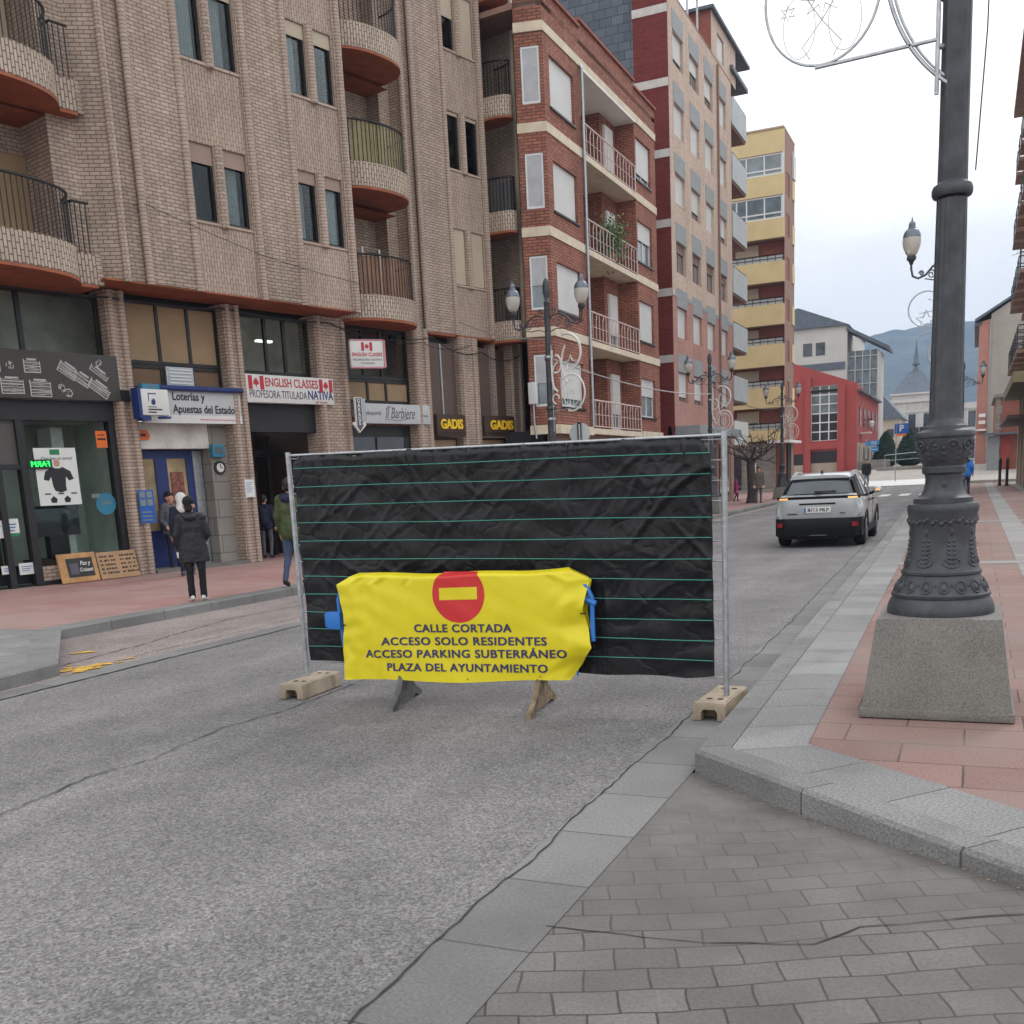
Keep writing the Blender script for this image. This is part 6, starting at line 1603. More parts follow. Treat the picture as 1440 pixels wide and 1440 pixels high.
# banner: vinyl sheet wrapped over the barrier
BX0, BX1 = -4.66, -2.53
def bsil(v):                                           # left and right edge over the height
    zz = [0, .30, .50, .62, .90, 1.0]
    lf = [-4.66, -4.655, -4.635, -4.63, -4.675, -4.50]; rg = [-2.71, -2.53, -2.575, -2.59, -2.55, -2.72]
    return float(np.interp(v, zz, lf)), float(np.interp(v, zz, rg))
def banf(u, v):
    l, r = bsil(v)
    x = l + (r - l) * u
    z0 = .150 + .05 * u + .012 * math.sin(u * 9) ; z1 = 1.005 + .018 * u - .012 * math.sin(u * PI) + .006 * math.sin(u * 13)
    z = z0 + (z1 - z0) * v
    y = -.045 - .02 * (1 - v) + .014 * mn.noise(Vector((u * 4, v * 2.2, 3))) + .006 * mn.noise(Vector((u * 10 + v * 5, v * 4, 5))) + .016 * mn.noise(Vector((u * 22, v * 9, 9))) * (1 - min(1, min(u, 1 - u) * 6))
    e_ = max(0, (u - .90) / .10); y += .028 * e_ * math.sin(v * 16) + .05 * e_ * e_
    e_ = max(0, (.06 - u) / .06); y += .03 * e_
    y += -.014 * math.exp(-((u - .165) / .02) ** 2) + .010 * math.exp(-((u - .30) / .012) ** 2) * v
    if v > .965: y += ((v - .965) / .035) ** 2 * .075
    return (x, y, z)
b = MB(); b.grid(banf, 150, 70, (2.13, .87))
bn = b.build('road_closed_banner', M_ban, smooth=180); bn.location = (.051, BY, .028); bn.scale = (.983, .983, .983)
tag(bn, 'yellow vinyl road closed banner with no entry sign draped over the barrier', 'banner')
# back flap over the top so that the sheet has two sides
b = MB(); b.grid(lambda u, v: (lambda p: (p[0], .075 + .012 * mn.noise(Vector((u * 7, v * 4, 1))), p[2] - .003))(banf(u, .45 + .55 * v)), 60, 20, (2.1, .45)); b.build('back_flap', M_ban, bn, smooth=180)
def drape(o, off):
    """press flat printed artwork onto the banner surface"""
    for v in o.data.vertices:
        x, z = v.co.x, v.co.z
        vv = (z - .15) / .86
        for _ in range(4):
            l, r = bsil(max(0, min(1, vv))); u = max(0, min(1, (x - l) / (r - l))); z0 = .150 + .05 * u + .012 * math.sin(u * 9); z1 = 1.005 + .018 * u - .012 * math.sin(u * PI) + .006 * math.sin(u * 13); vv = max(0, min(1, (z - z0) / (z1 - z0)))
        v.co.y = banf(u, vv)[1] - off
    o.data.update()
def fine(name, fn, nu, nv, mat, off):
    b = MB(); b.grid(fn, nu, nv); o = b.build(name, mat, bn, smooth=180); drape(o, off); return o
def text_on(body, size, cx, cz, width, tilt, bo=.024):
    o = lettering(body, size, M_banb, bn, (0, 0, 0), (0, 0, 0), depth=0, width=width, space=1.08)
    bm = bmesh.new()
    for q, (ax, ay) in enumerate(((-.0026, -.0018), (.0026, -.0018), (-.0026, .0018), (.0026, .0018))):
        n0 = len(bm.verts); bm.from_mesh(o.data); bm.verts.ensure_lookup_table()
        for v in bm.verts[n0:]: v.co += Vector((ax, ay, -.0003 * q))
    lift = [v.co.z for v in bm.verts]
    for v in bm.verts: x, y = v.co.x, v.co.y; v.co = Vector((cx + x, 0, cz + y + tilt * x))
    bm.to_mesh(o.data); bm.free(); drape(o, .0042)
    for v, l_ in zip(o.data.vertices, lift): v.co.y += l_
# red disc cut off by the top edge, thin yellow bar
cx, cz, rr = -3.575, .845, .218
b = MB()
def dz(u, v):
    zz = cz - rr + v * (1.010 - cz + rr) * .995
    hw = math.sqrt(max(0, rr * rr - (zz - cz) ** 2)); return (cx + (u * 2 - 1) * hw, 0, zz)
fine('no_entry_disc', dz, 24, 40, M_banr, .0018)
fine('no_entry_bar', lambda u, v: (cx - .158 + .316 * u, 0, .80 + .092 * v + .006 * u), 20, 4, M_ban, .0030)
text_on('CALLE CORTADA', .086, -3.56, .583, .82, .012)
text_on('ACCESO SOLO RESIDENTES', .086, -3.563, .484, 1.40, .016)
text_on('ACCESO PARKING SUBTERRÁNEO', .086, -3.565, .387, 1.71, .02)
text_on('PLAZA DEL AYUNTAMIENTO', .086, -3.55, .280, 1.36, .016, .010)
b = MB()
for u, v in ((.27, .03), (.575, .03), (.88, .03)):
    p = banf(u, v); b.lathe([(.009, -.001), (.009, .001)], 10, (p[0], p[1] - .004, p[2] + .006))
for u, v in ((.0, .52), (1.0, .60)):
    p = banf(u, v); b.tube([(p[0] - .02, p[1] - .01, p[2]), (p[0] + .02, p[1] - .012, p[2] + .004)], .005, 5)
b.build('eyelet', M_black, bn)

# ================================================================ traffic signs
t = thing('round_traffic_sign', 'back of a round grey traffic sign on a dark pole behind the tarpaulin', 'traffic sign', (-8.35, 22.9, .1), R(8)); t.scale = (.93, .93, .93)
b = MB(); b.tube([(0, 0, .1), (0, 0, 3.0)], .03, 8); b.build('pole', M_galv, t)
b = MB(); n = 32; b.extr([(.26 * math.cos(2 * PI * k / n), 2.78 + .26 * math.sin(2 * PI * k / n)) for k in range(n)], .03, .05); b.build('plate', M_balg, t)
b = MB(); b.box(-.05, .05, -.02, .029, 2.5, 3.04); b.build('clamp', M_dark, t)
t = thing('parking_sign', 'blue parking sign with white letter on a tall pole before the town hall', 'traffic sign', (-4.5, 75, .3))
b = MB(); b.tube([(-.33, .03, 0), (-.33, .03, 3.9)], .035, 8); b.build('pole', M_galv, t)
b = MB(); b.box(-.44, .44, 0, .03, 3.24, 3.90); b.build('panel', M_signbl, t, bevel=.008)
lettering('P', .56, M_signw, t, (-.0, -.003, 3.58), bold=.04, depth=.002)
b = MB(); b.box(-.30, .30, -.004, .03, 3.10, 3.235); b.build('lower_plate', M_orange, t)
t = thing('direction_signs', 'pair of bright blue direction signs on the corner of the crimson building', 'traffic sign', (-6.75, 80, .55))
b = MB(); b.tube([(-.4, .03, 0), (-.4, .03, 2.9)], .04, 8); b.build('pole', M_galv, t)
b = MB(); b.extr([(-.5, 2.36), (.38, 2.42), (.50, 2.60), (.36, 2.78), (-.5, 2.72)], 0, .03); b.extr([(-.1, 1.95), (.42, 1.97), (.42, 2.32), (-.1, 2.28)], 0, .03); b.build('blue_panel', plain('bright_blue_sign', (.03, .25, .55), .45), t)
b = MB()
for z in (2.50, 2.62, 2.1): b.box(-.1, .3, -.005, -.001, z, z + .05)
b.build('sign_lines', M_signw, t)
# white notices with wall lamps on the crimson building side
t = thing('wall_lantern', 'small white wall lantern on the far side of the crimson building', 'lamp', (-8.9, 104, 5.0)); b = MB(); b.lathe([(.05, 0), (.2, .15), (.28, .5), (.1, .62)], 12); b.build('lantern_body', M_white, t); b = MB(); b.tube([(-.4, 0, .7), (0, 0, .75), (0, 0, .6)], .04, 6); b.build('bracket', M_dark, t)
# bollards on the right
for k, (x, y, lb) in enumerate(((1.62, 61.5, 'black bollard on the right pavement nearest the picture edge'), (1.30, 62.8, 'black bollard on the right pavement nearer the red door'))):
    t = thing('bollard', lb, 'bollard', (x, y, .13), 0, 'black bollards by the right hand building'); b = MB(); b.lathe([(.11, 0), (.10, .08), (.075, .14), (.07, 1.25), (.09, 1.28), (.09, 1.36), (.05, 1.46), (.01, 1.5)], 14); b.build('shaft', M_black, t, smooth=40); b = MB(); b.lathe([(.082, .9), (.082, .98)], 14); b.build('collar', M_dark, t)
# planter walls in the square
t = thing('stone_planter', 'low grey stone planter wall with railing in front of the clipped cones', 'planter', (-7.4, 92, 1.0))
b = MB(); b.box(0, 3.9, 0, 5, -.2, .34); b.box(-1.9, .5, 4, 10, -.2, 1.0); b.build('wall', M_stone, t, bevel=.03)
b = MB(); b.tube([(.6, .3, .34), (.6, .3, 1.3), (3.6, .3, 1.45), (3.6, .3, .34)], .035, 6); b.tube([(.6, .3, .85), (3.6, .3, .95)], .02, 6); b.build('railing', M_galv, t)

# ================================================================ car seen from behind
t = thing('suv_car', 'pale grey compact suv seen from behind with its orange indicators lit', 'car', (-2.92, 22.12, 0))
# local y=0 rear bumper face, +y forward; half sections mirrored in x
def half_loft(secs, name, mat, parent, smooth=45, capends=True):
    b = MB(); n = len(secs[0][1]); rows = []
    for y, pts in secs:
        L = [(-p[0], y + (p[2] if len(p) > 2 else 0), p[1]) for p in pts][::-1]; R_ = [(p[0], y + (p[2] if len(p) > 2 else 0), p[1]) for p in pts]
        if abs(pts[0][0]) < 1e-6: L = L[:-1]
        rows.append(b.add(L + R_)); m = len(L + R_)
    for a, c in zip(rows, rows[1:]):
        for k in range(m - 1): b.face((a + k, a + k + 1, c + k + 1, c + k))
    if capends:
        b.face([rows[0] + m - 1 - k for k in range(m)]); b.face([rows[-1] + k for k in range(m)])
    return b.build(name, mat, parent, smooth=smooth)
# body shell up to the belt line (sections: from the top centre outwards and down)
def bsec(y, zt, wt, wb, zs, ws, zlow, dy=0):
    return (y, [(0, zt, dy), (wt * .55, zt - .004, dy), (wt * .9, zt - .012, dy), (wt, zt - .05, dy), ((wt + ws) / 2 + .012, (zt + zs) / 2 + .03, dy), (ws, zs, dy), (ws + .004, zs - .12, dy), (wb, zlow + .12, dy), (wb - .05, zlow, dy), (0, zlow, dy)])
secs = [bsec(.03, 1.02, .66, .80, .80, .82, .56), bsec(.12, 1.06, .72, .84, .82, .862, .50), bsec(.35, 1.07, .75, .87, .83, .888, .36), bsec(.75, 1.06, .77, .875, .83, .892, .30), bsec(1.6, 1.02, .80, .86, .82, .885, .26), bsec(2.5, .99, .80, .86, .81, .885, .26), bsec(3.2, .98, .78, .87, .80, .885, .28), bsec(3.7, .93, .74, .86, .76, .87, .32), bsec(4.1, .84, .66, .80, .68, .80, .34), bsec(4.25, .72, .56, .68, .60, .70, .40)]
half_loft(secs, 'body', M_car, t)
# greenhouse
def gsec(y, zr, wr, zb, wb): return (y, [(0, zr), (wr * .6, zr - .006), (wr * .9, zr - .022), (wr, zr - .06), ((wr + wb) / 2 + .01, (zr + zb) / 2), (wb, zb), (0, zb)])
half_loft([gsec(.16, 1.12, .70, 1.04, .72), gsec(.36, 1.39, .60, 1.04, .745), gsec(.48, 1.455, .585, 1.04, .76), gsec(1.2, 1.50, .59, 1.03, .78), gsec(2.0, 1.49, .58, 1.0, .79), gsec(2.45, 1.40, .56, .98, .79), gsec(3.0, 1.08, .60, .97, .77)], 'cabin_glass', M_cglass, t)
# roof skin and pillars
half_loft([(.30, [(0, 1.475), (.36, 1.47), (.54, 1.452), (.60, 1.42), (.60, 1.40), (0, 1.40)]), (.5, [(0, 1.503), (.36, 1.50), (.55, 1.482), (.612, 1.44), (.61, 1.41), (0, 1.41)]), (1.2, [(0, 1.522), (.36, 1.518), (.55, 1.50), (.615, 1.45), (.61, 1.42), (0, 1.42)]), (2.0, [(0, 1.508), (.36, 1.504), (.55, 1.485), (.605, 1.44), (.60, 1.42), (0, 1.42)]), (2.3, [(0, 1.465), (.36, 1.46), (.54, 1.44), (.59, 1.41), (.58, 1.39), (0, 1.39)])], 'roof', M_car, t)
b = MB(); b.tube([(-.58, .7, 1.51), (-.60, 1.3, 1.535), (-.59, 2.0, 1.515)], .018, 6); b.tube([(.58, .7, 1.51), (.60, 1.3, 1.535), (.59, 2.0, 1.515)], .018, 6); b.build('roof_rail', M_galv, t)
b = MB(); b.extr([(-.02, 1.51), (.02, 1.51), (.012, 1.57), (-.012, 1.58)], .62, .78); b.build('antenna_fin', M_black, t)
b = MB(); b.grid(lambda u, v: ((u * 2 - 1) * (.57 - .02 * v), .27 + .06 * v - .02 * (1 - abs(u * 2 - 1) ** 2), 1.385 + .035 * v), 16, 2); b.build('spoiler_lip', M_cplast, t)
for s_ in (-1, 1):                                     # rear quarter pillars and door pillars
    b = MB()
    pts = [(.735, .14, 1.06), (.765, .52, 1.05), (.635, .70, 1.44), (.61, .38, 1.40)]
    b.poly([(s_ * (p[0] + .012), p[1], p[2]) for p in pts] if s_ > 0 else [(s_ * (p[0] + .012), p[1], p[2]) for p in pts][::-1])
    b.build('rear_pillar', M_car if False else M_cplast, t)
    b = MB()
    for y in (1.25, ): b.tube([(s_ * .795, y, 1.03), (s_ * .62, y - .06, 1.47)], .03, 5)
    b.tube([(s_ * .80, 2.95, 1.02), (s_ * .625, 2.42, 1.42), (s_ * .625, 1.6, 1.50), (s_ * .62, .7, 1.46)], .022, 6); b.build('window_surround', M_car, t)
    b = MB(); b.tube([(s_ * .79, 2.6, 1.0), (s_ * .88, 2.55, 1.04)], .03, 6); mi_ = b.build('mirror', M_cplast, t)
    b = MB(); b.lathe([(.002, -.075), (.05, -.06), (.075, 0), (.05, .06), (.002, .075)], 14, (s_ * .96, 2.55, 1.09), sx=1.35, sy=.8); b.build('mirror_shell', M_car, mi_, smooth=60)
    b = MB(); b.box(s_ * .97 - .05, s_ * .97 + .05, 2.475, 2.49, 1.07, 1.10); b.build('mirror_indicator', M_blink, mi_)
    # lights: dark band ends with lit indicator
    b = MB(); b.grid(lambda u, v: (s_ * (.50 + .33 * u), .012 + .07 * u ** 3 * 1.4 - .012 * (1 - u), .965 + .085 * v - .02 * u * (1 - v) + .004 * u), 10, 3); lt = b.build('tail_light', M_cplast, t, smooth=60)
    b = MB(); b.grid(lambda u, v: (s_ * (.60 + .19 * u), -.012 + .075 * (.3 + .62 * u) ** 3 * 1.4, .978 + .052 * v), 8, 3); b.build('indicator', M_blink, lt, smooth=60)
    b = MB(); b.grid(lambda u, v: (s_ * (.69 + .12 * u), -.105 + .05 * u * u, .435 + .09 * v), 4, 3); b.build('reflector', M_refl, t, smooth=60)
# rear window, black band, plate recess, bumper
b = MB(); b.grid(lambda u, v: ((u * 2 - 1) * (.64 - .10 * v), .105 + .215 * v - .035 * (1 - (u * 2 - 1) ** 2), 1.10 + .285 * v + .012 * (1 - (u * 2 - 1) ** 2)), 24, 8); rw = b.build('rear_window', mirror_glass('rear_glass', (.05, .06, .07), .02), t, smooth=60)
b = MB(); b.tube([(-.05, .072, 1.13), (.16, .075, 1.155), (.36, .085, 1.15)], .012, 5); b.box(-.07, .07, .04, .07, 1.10, 1.16); b.build('wiper', M_black, rw)
b = MB(); b.grid(lambda u, v: ((u * 2 - 1) * .80, -.005 - .02 * (1 - (u * 2 - 1) ** 2) + .075 * abs(u * 2 - 1) ** 4, 1.0 + .05 * v), 30, 3); b.build('light_band', M_cplast, t, smooth=60)
b = MB(); b.grid(lambda u, v: ((u * 2 - 1) * (.77 - .04 * v), .03 - .03 * (1 - (u * 2 - 1) ** 2) + .07 * abs(u * 2 - 1) ** 4 + .09 * v, 1.055 + .038 * v), 30, 3); b.build('tailgate_ledge', M_car, t, smooth=60)
b = MB(); b.grid(lambda u, v: ((u * 2 - 1) * (.83 + .012 * math.sin(v * PI)), -.01 - .03 * math.sin(v * 2.2) * (1 - (u * 2 - 1) ** 4) - .02 * (1 - (u * 2 - 1) ** 2) + .10 * abs(u * 2 - 1) ** 6, .60 + .40 * v), 36, 12); tg = b.build('tailgate', M_car, t, smooth=60)
b = MB(); b.box(-.36, .36, -.062, -.02, .885, .92); b.build('plate_recess', M_cplast, t)
b = MB(); b.box(-.27, .27, -.075, -.05, .72, .835); pl = b.build('number_plate', M_signw, t, bevel=.004)
lettering('8713 MLP', .10, M_signb, pl, (.02, -.077, .778), depth=.001, width=.42)
lettering('8713 MLP', .10, M_signb, pl, (.026, -.0775, .778), depth=.001, width=.42)
b = MB(); b.box(-.262, -.225, -.0775, -.0752, .726, .829); b.build('country_strip', M_signbl, pl)
b = MB(); b.box(-.60, -.40, -.055, -.045, .695, .715); b.box(.45, .55, -.055, -.045, .695, .712); b.build('badge', M_dark, t)
b = MB(); b.grid(lambda u, v: ((u * 2 - 1) * (.86 - .03 * (1 - v)), -.05 - .05 * math.sin(v * 2.6) * (1 - (u * 2 - 1) ** 6) + .14 * abs(u * 2 - 1) ** 8, .235 + .375 * v), 36, 12)
for s_ in (-1, 1): b.grid(lambda u, v: (s_ * (.86 + .022 * math.sin(u * 3)), .09 + .42 * u, .235 + .375 * v - .0 * u), 8, 4)
b.build('rear_bumper', M_cplast, t, smooth=60)
b = MB(); b.grid(lambda u, v: ((u * 2 - 1) * .83, -.075 + .14 * abs(u * 2 - 1) ** 8, .585 + .02 * v), 30, 1); b.tube([(-.38, -.03, .235), (-.2, -.05, .262), (0, -.055, .268), (.25, -.05, .262), (.38, -.03, .235)], .010, 5); b.build('bumper_trim', M_galv, t)
b = MB(); b.box(-.7, .7, .1, 4.0, .17, .34); b.build('underbody', M_cplast, t)
for s_ in (-1, 1):                                     # dark sills and wheel arches
    b = MB(); b.box(s_ * .84 - .045, s_ * .84 + .055, 1.15, 3.1, .25, .40)
    for yc in (.80, 3.35):
        for k in range(14):
            a0, a1 = PI * k / 14, PI * (k + 1) / 14
            b.poly([(s_ * .905, yc + r * math.cos(a), .34 + r * math.sin(a)) for r, a in ((.34, a0), (.42, a0), (.42, a1), (.34, a1))])
            b.poly([(s_ * .905, yc + .42 * math.cos(a0), .34 + .42 * math.sin(a0)), (s_ * .86, yc + .42 * math.cos(a0), .34 + .42 * math.sin(a0)), (s_ * .86, yc + .42 * math.cos(a1), .34 + .42 * math.sin(a1)), (s_ * .905, yc + .42 * math.cos(a1), .34 + .42 * math.sin(a1))])
    b.build('wheel_arch', M_cplast, t, smooth=40)
    b = MB()
    for y in (1.28, 2.25): b.box(s_ * .888 - .003, s_ * .888 + .003, y, y + .008, .42, .98)
    b.box(s_ * .892 - .02, s_ * .892 + .02, 1.4, 1.6, .90, .93); b.box(s_ * .892 - .02, s_ * .892 + .02, 2.36, 2.56, .89, .92); b.build('door_line', M_dark, t)
RX = Matrix.Rotation(PI / 2, 3, 'Y')
for s_ in (-1, 1):
    for yc in (.80, 3.35):
        b = MB(); b.lathe([(.20, -.11), (.29, -.115), (.325, -.095), (.335, -.05), (.335, .05), (.325, .095), (.29, .115), (.20, .11)], 32); b.v = [tuple(RX @ Vector(p) + Vector((s_ * .775, yc, .337))) for p in b.v]; wh = b.build('wheel', M_tyre, t, smooth=40)
        b = MB()
        for k in range(5):
            a = 2 * PI * k / 5; b.poly([(s_ * .893, yc + .04 * math.cos(a + .9), .337 + .04 * math.sin(a + .9)), (s_ * .893, yc + .04 * math.cos(a - .9), .337 + .04 * math.sin(a - .9)), (s_ * .896, yc + .21 * math.cos(a - .16), .337 + .21 * math.sin(a - .16)), (s_ * .896, yc + .21 * math.cos(a + .16), .337 + .21 * math.sin(a + .16))])
        b.tube([(s_ * .89, yc + .205 * math.cos(2 * PI * k / 24), .337 + .205 * math.sin(2 * PI * k / 24)) for k in range(24)], .014, 6, closed=True); b.build('rim', M_rim, wh)

# ================================================================ trees
rnd = random.Random(31)
t = thing('bare_plane_tree', 'small bare pollarded tree with spreading twigs before the yellow building', 'tree', (-9.55, 49.5, .12))
b = MB(); b.tube([(0, 0, 0), (.04, 0, .5), (0, .03, 1.1), (-.03, 0, 1.75), (0, 0, 2.1)], [.27, .22, .20, .19, .21], 12); b.build('trunk', M_bark, t, smooth=60)
b = MB()
def branch(p, d, L, r, depth):
    n = 5; pts = [Vector(p)]; q = Vector(p); dd = Vector(d)
    for k in range(n):
        dd = (dd + Vector((rnd.gauss(0, .16), rnd.gauss(0, .16), rnd.gauss(.03, .12)))).normalized(); q = q + dd * L / n; pts.append(q.copy())
    b.tube(pts, [r * (1 - .12 * k) for k in range(n + 1)], 5)
    if depth:
        for k in range(rnd.choice((2, 3, 3))):
            a = pts[rnd.randint(2, n)]; nd = (dd + Vector((rnd.gauss(0, .6), rnd.gauss(0, .6), rnd.gauss(.1, .4)))).normalized(); branch(a, nd, L * rnd.uniform(.55, .8), r * .55, depth - 1)
for k in range(9):
    a = 2 * PI * k / 9 + rnd.uniform(-.2, .2); branch((0, 0, 1.95 + rnd.uniform(-.1, .12)), Vector((math.cos(a), math.sin(a), rnd.uniform(.35, .9))).normalized(), rnd.uniform(1.0, 1.35), .07, 3)
b.build('crown', M_bark, t)
def cone(label, loc, h, r):
    t = thing('topiary_cone', label, 'clipped tree', loc, 0, 'clipped evergreen cones in the square')
    b = MB(); b.tube([(0, 0, 0), (0, 0, h * .5)], .09, 8); b.build('trunk', M_bark, t)
    b = MB(); rn = random.Random(int(h * 100))
    def pt():
        u = rn.random() ** .8; z = h * u; rr = r * (math.sin(min(1, (u + .05) / .30) * PI / 2)) * (1 - max(0, u - .22) / .78) ** .62 + .03
        a = rn.random() * 2 * PI; q = rr * (1 - abs(rn.gauss(0, .10)) + .03); return (q * math.cos(a), q * math.sin(a), .1 + z)
    leaves(b, 7000, pt, .17, rn); b.lathe([(.3 * r, .12 * h)] + [(r * .9 * (math.sin(min(1, (u + .05) / .30) * PI / 2)) * (1 - max(0, u - .22) / .78) ** .62, .1 + h * u) for u in (.04, .1, .18, .3, .45, .6, .75, .87, .95)], 20); b.build('crown', M_leaf, t, uv=False)
cone('clipped dark evergreen cone just left of the near column under the parking sign', (-5.15, 97, 1.15), 3.1, 1.2)
cone('clipped dark evergreen cone beside the wall of the crimson building', (-7.35, 101, 1.15), 3.2, 1.15)

# ================================================================ people
# each body: capsules and rings united by a voxel remesh into ONE continuous surface, coloured by the nearest source shape
def person(label, loc, rz, H_, pose, mats, vox=.014, group=None, build_=1.0, extras=None):
    t = thing('person', label, 'person', loc, rz, group)
    k = H_ / 1.70
    caps = []                                          # (a, b, ra, rb, material index, sx, sy)
    V = lambda *p: Vector(p) * k
    def cap(a, b, ra, rb, m): caps.append((V(*a), V(*b), ra * k, rb * k, m))
    P = dict(hipL=(-.095, 0, .90), hipR=(.095, 0, .90), kneeL=(-.10, -.01, .49), kneeR=(.10, -.01, .49), ankL=(-.10, .02, .085), ankR=(.10, .02, .085), toeL=(-.115, -.13, .035), toeR=(.115, -.13, .035),
             shL=(-.175, 0, 1.39), shR=(.175, 0, 1.39), elL=(-.235, .02, 1.11), elR=(.235, .02, 1.11), wrL=(-.235, -.06, .87), wrR=(.235, -.06, .87), head=(0, -.015, 1.585), look=0.0, spine=(0, 0, 0))
    P.update(pose)
    SK, TOP, LEG, SHOE, GLOVE = 0, 1, 2, 3, 4
    w_ = build_
    cap((0, .0, .93), (0, .0, 1.05), .135 * w_, .13 * w_, TOP)
    if not mats.get('long'):
        for s_ in (-1, 1): cap((s_ * .062, .0, .86), (s_ * .06, 0, 1.0), .128 * w_, .118 * w_, TOP)
    for s_ in (-1, 1):
        cap((s_ * .06, 0, .95), (s_ * .065, 0, 1.25), .105 * w_, .12 * w_, TOP); cap((s_ * .065, 0, 1.25), (s_ * .08, .005, 1.36), .12 * w_, .10 * w_, TOP)
    cap((0, 0, 1.36), (0, 0, 1.43), .11, .07, TOP)
    cap(P['shL'], P['shR'], .075 * w_, .075 * w_, TOP)
    cap((0, .0, 1.42), (0, -.01, 1.52), .058, .052, SK)
    h = Vector(P['head']); lk = P['look']; Rm = Matrix.Rotation(lk, 3, 'Z')
    def hd(x, y, z): q = Rm @ Vector((x, y, z)); return (h.x + q.x, h.y + q.y, h.z + q.z)
    cap(hd(0, .015, .02), hd(0, .02, .045), .088, .092, SK); cap(hd(0, -.03, -.01), hd(0, -.045, -.075), .066, .045, SK); cap(hd(0, -.095, .0), hd(0, -.115, -.028), .012, .017, SK)
    for s_ in (-1, 1):
        cap(hd(s_ * .088, .015, .01), hd(s_ * .092, .02, -.03), .016, .012, SK); cap(hd(s_ * .032, -.082, .022), hd(s_ * .036, -.080, .022), .016, .016, SK)
    cap(hd(-.018, -.094, -.062), hd(.018, -.094, -.062), .011, .011, SK)
    for S in 'LR':
        s_ = -1 if S == 'L' else 1
        cap(P['hip' + S], P['knee' + S], .092 * w_, .064, LEG); cap(P['knee' + S], P['ank' + S], .062, .044 if not mats.get('wide') else .058, LEG)
        a, c = Vector(P['ank' + S]), Vector(P['toe' + S])
        cap(tuple(a - Vector((0, 0, .03))), tuple(c), .046, .036, SHOE); cap(tuple(a + (a - c) * .28 - Vector((0, 0, .035))), tuple(a - Vector((0, 0, .03))), .036, .046, SHOE)
        cap(P['sh' + S], P['el' + S], .066 * w_, .056 * w_, TOP); cap(P['el' + S], P['wr' + S], .055 * w_, .040, TOP)
        e_, w2 = Vector(P['el' + S]), Vector(P['wr' + S]); d = (w2 - e_).normalized(); side = d.cross(Vector((0, 1, 0))) if abs(d.y) < .9 else Vector((1, 0, 0)); side.normalize(); nrm = d.cross(side)
        pa = w2 + d * .06
        cap(tuple(w2), tuple(pa), .030, .034, GLOVE)
        for q in range(4):
            o = side * (-.027 + .018 * q); l1 = (.036, .042, .040, .032)[q]
            b0 = pa + d * .028 + o; b1 = b0 + d * l1 + nrm * .006; b2 = b1 + d * l1 * .7 + nrm * .018
            cap(tuple(pa + o * .9), tuple(b1), .0105, .0095, GLOVE); cap(tuple(b1), tuple(b2), .0095, .0085, GLOVE)
        tb0 = w2 + d * .03 - side * .025; tb1 = tb0 + d * .03 - side * .022 + nrm * .012
        cap(tuple(tb0), tuple(tb1), .013, .011, GLOVE); cap(tuple(tb1), tuple(tb1 + d * .03 + nrm * .008), .011, .009, GLOVE)
    b = MB()
    for a, c, ra, rb, m in caps:
        d = c - a; L = d.length or 1e-4; d = d / L; N = 5
        pts = []; rr = []
        for j in range(N): th = PI / 2 * (1 - j / (N - 1)); pts.append(a - d * ra * math.sin(th)); rr.append(max(.001, ra * math.cos(th)))
        for j in range(N): th = PI / 2 * j / (N - 1); pts.append(c + d * rb * math.sin(th)); rr.append(max(.001, rb * math.cos(th)))
        b.tube(pts, rr, 12)
    if mats.get('long'):                               # a coat skirt flares over the hips, same surface
        zb_ = mats['long'] * 1.0; prof_ = [(.16, zb_), (.225 * w_, zb_), (.222 * w_, zb_ + .03), (.205 * w_, .85), (.185 * w_, 1.02), (.175 * w_, 1.12), (.02, 1.2)]
        b.lathe([(r * k, z * k) for r, z in prof_], 20, sy=.74)
        caps.append((V(0, 0, zb_), V(0, 0, 1.1), .17 * k, .12 * k, TOP))
    me0 = bpy.data.meshes.new('body'); me0.from_pydata(b.v, [], b.f)
    tmp = bpy.data.objects.new('body', me0); C.objects.link(tmp)
    md = tmp.modifiers.new('r', 'REMESH'); md.mode = 'VOXEL'; md.voxel_size = vox; md.use_smooth_shade = True
    ms = tmp.modifiers.new('s', 'SMOOTH'); ms.iterations = 3; ms.factor = .4
    dg = bpy.context.evaluated_depsgraph_get(); me = bpy.data.meshes.new_from_object(tmp.evaluated_get(dg)); bpy.data.objects.remove(tmp); me.name = 'person_body'
    n = len(me.polygons); cen = np.empty(n * 3); me.polygons.foreach_get('center', cen); cen = cen.reshape(-1, 3)
    best = np.full(n, 1e9); mi = np.zeros(n, int)
    for a, c, ra, rb, m in caps:
        A, B_ = np.array(a), np.array(c); d = B_ - A; L2_ = max(1e-9, d @ d); tt = np.clip((cen - A) @ d / L2_, 0, 1); dist = np.linalg.norm(cen - A - tt[:, None] * d, axis=1) - (ra + (rb - ra) * tt)
        up = dist < best; best[up] = dist[up]; mi[up] = m
    if mats.get('long'):
        z = cen[:, 2]; rxy = np.hypot(cen[:, 0], cen[:, 1] / .74)
        up = (z > (mats['long'] - .01) * k) & (z < 1.2 * k) & (rxy < .26 * k) & (mi == LEG); mi[up] = TOP
    me.materials.clear()
    for key in ('skin', 'top', 'leg', 'shoe', 'hand'): me.materials.append(mats.get(key) or dict(skin=M_skin, hand=M_skin, shoe=M_shoe)[key])
    me.polygons.foreach_set('material_index', mi.astype(np.int32)); me.polygons.foreach_set('use_smooth', [True] * n)
    nz = me.vertices; co = np.empty(len(nz) * 3); nz.foreach_get('co', co); co = co.reshape(-1, 3)
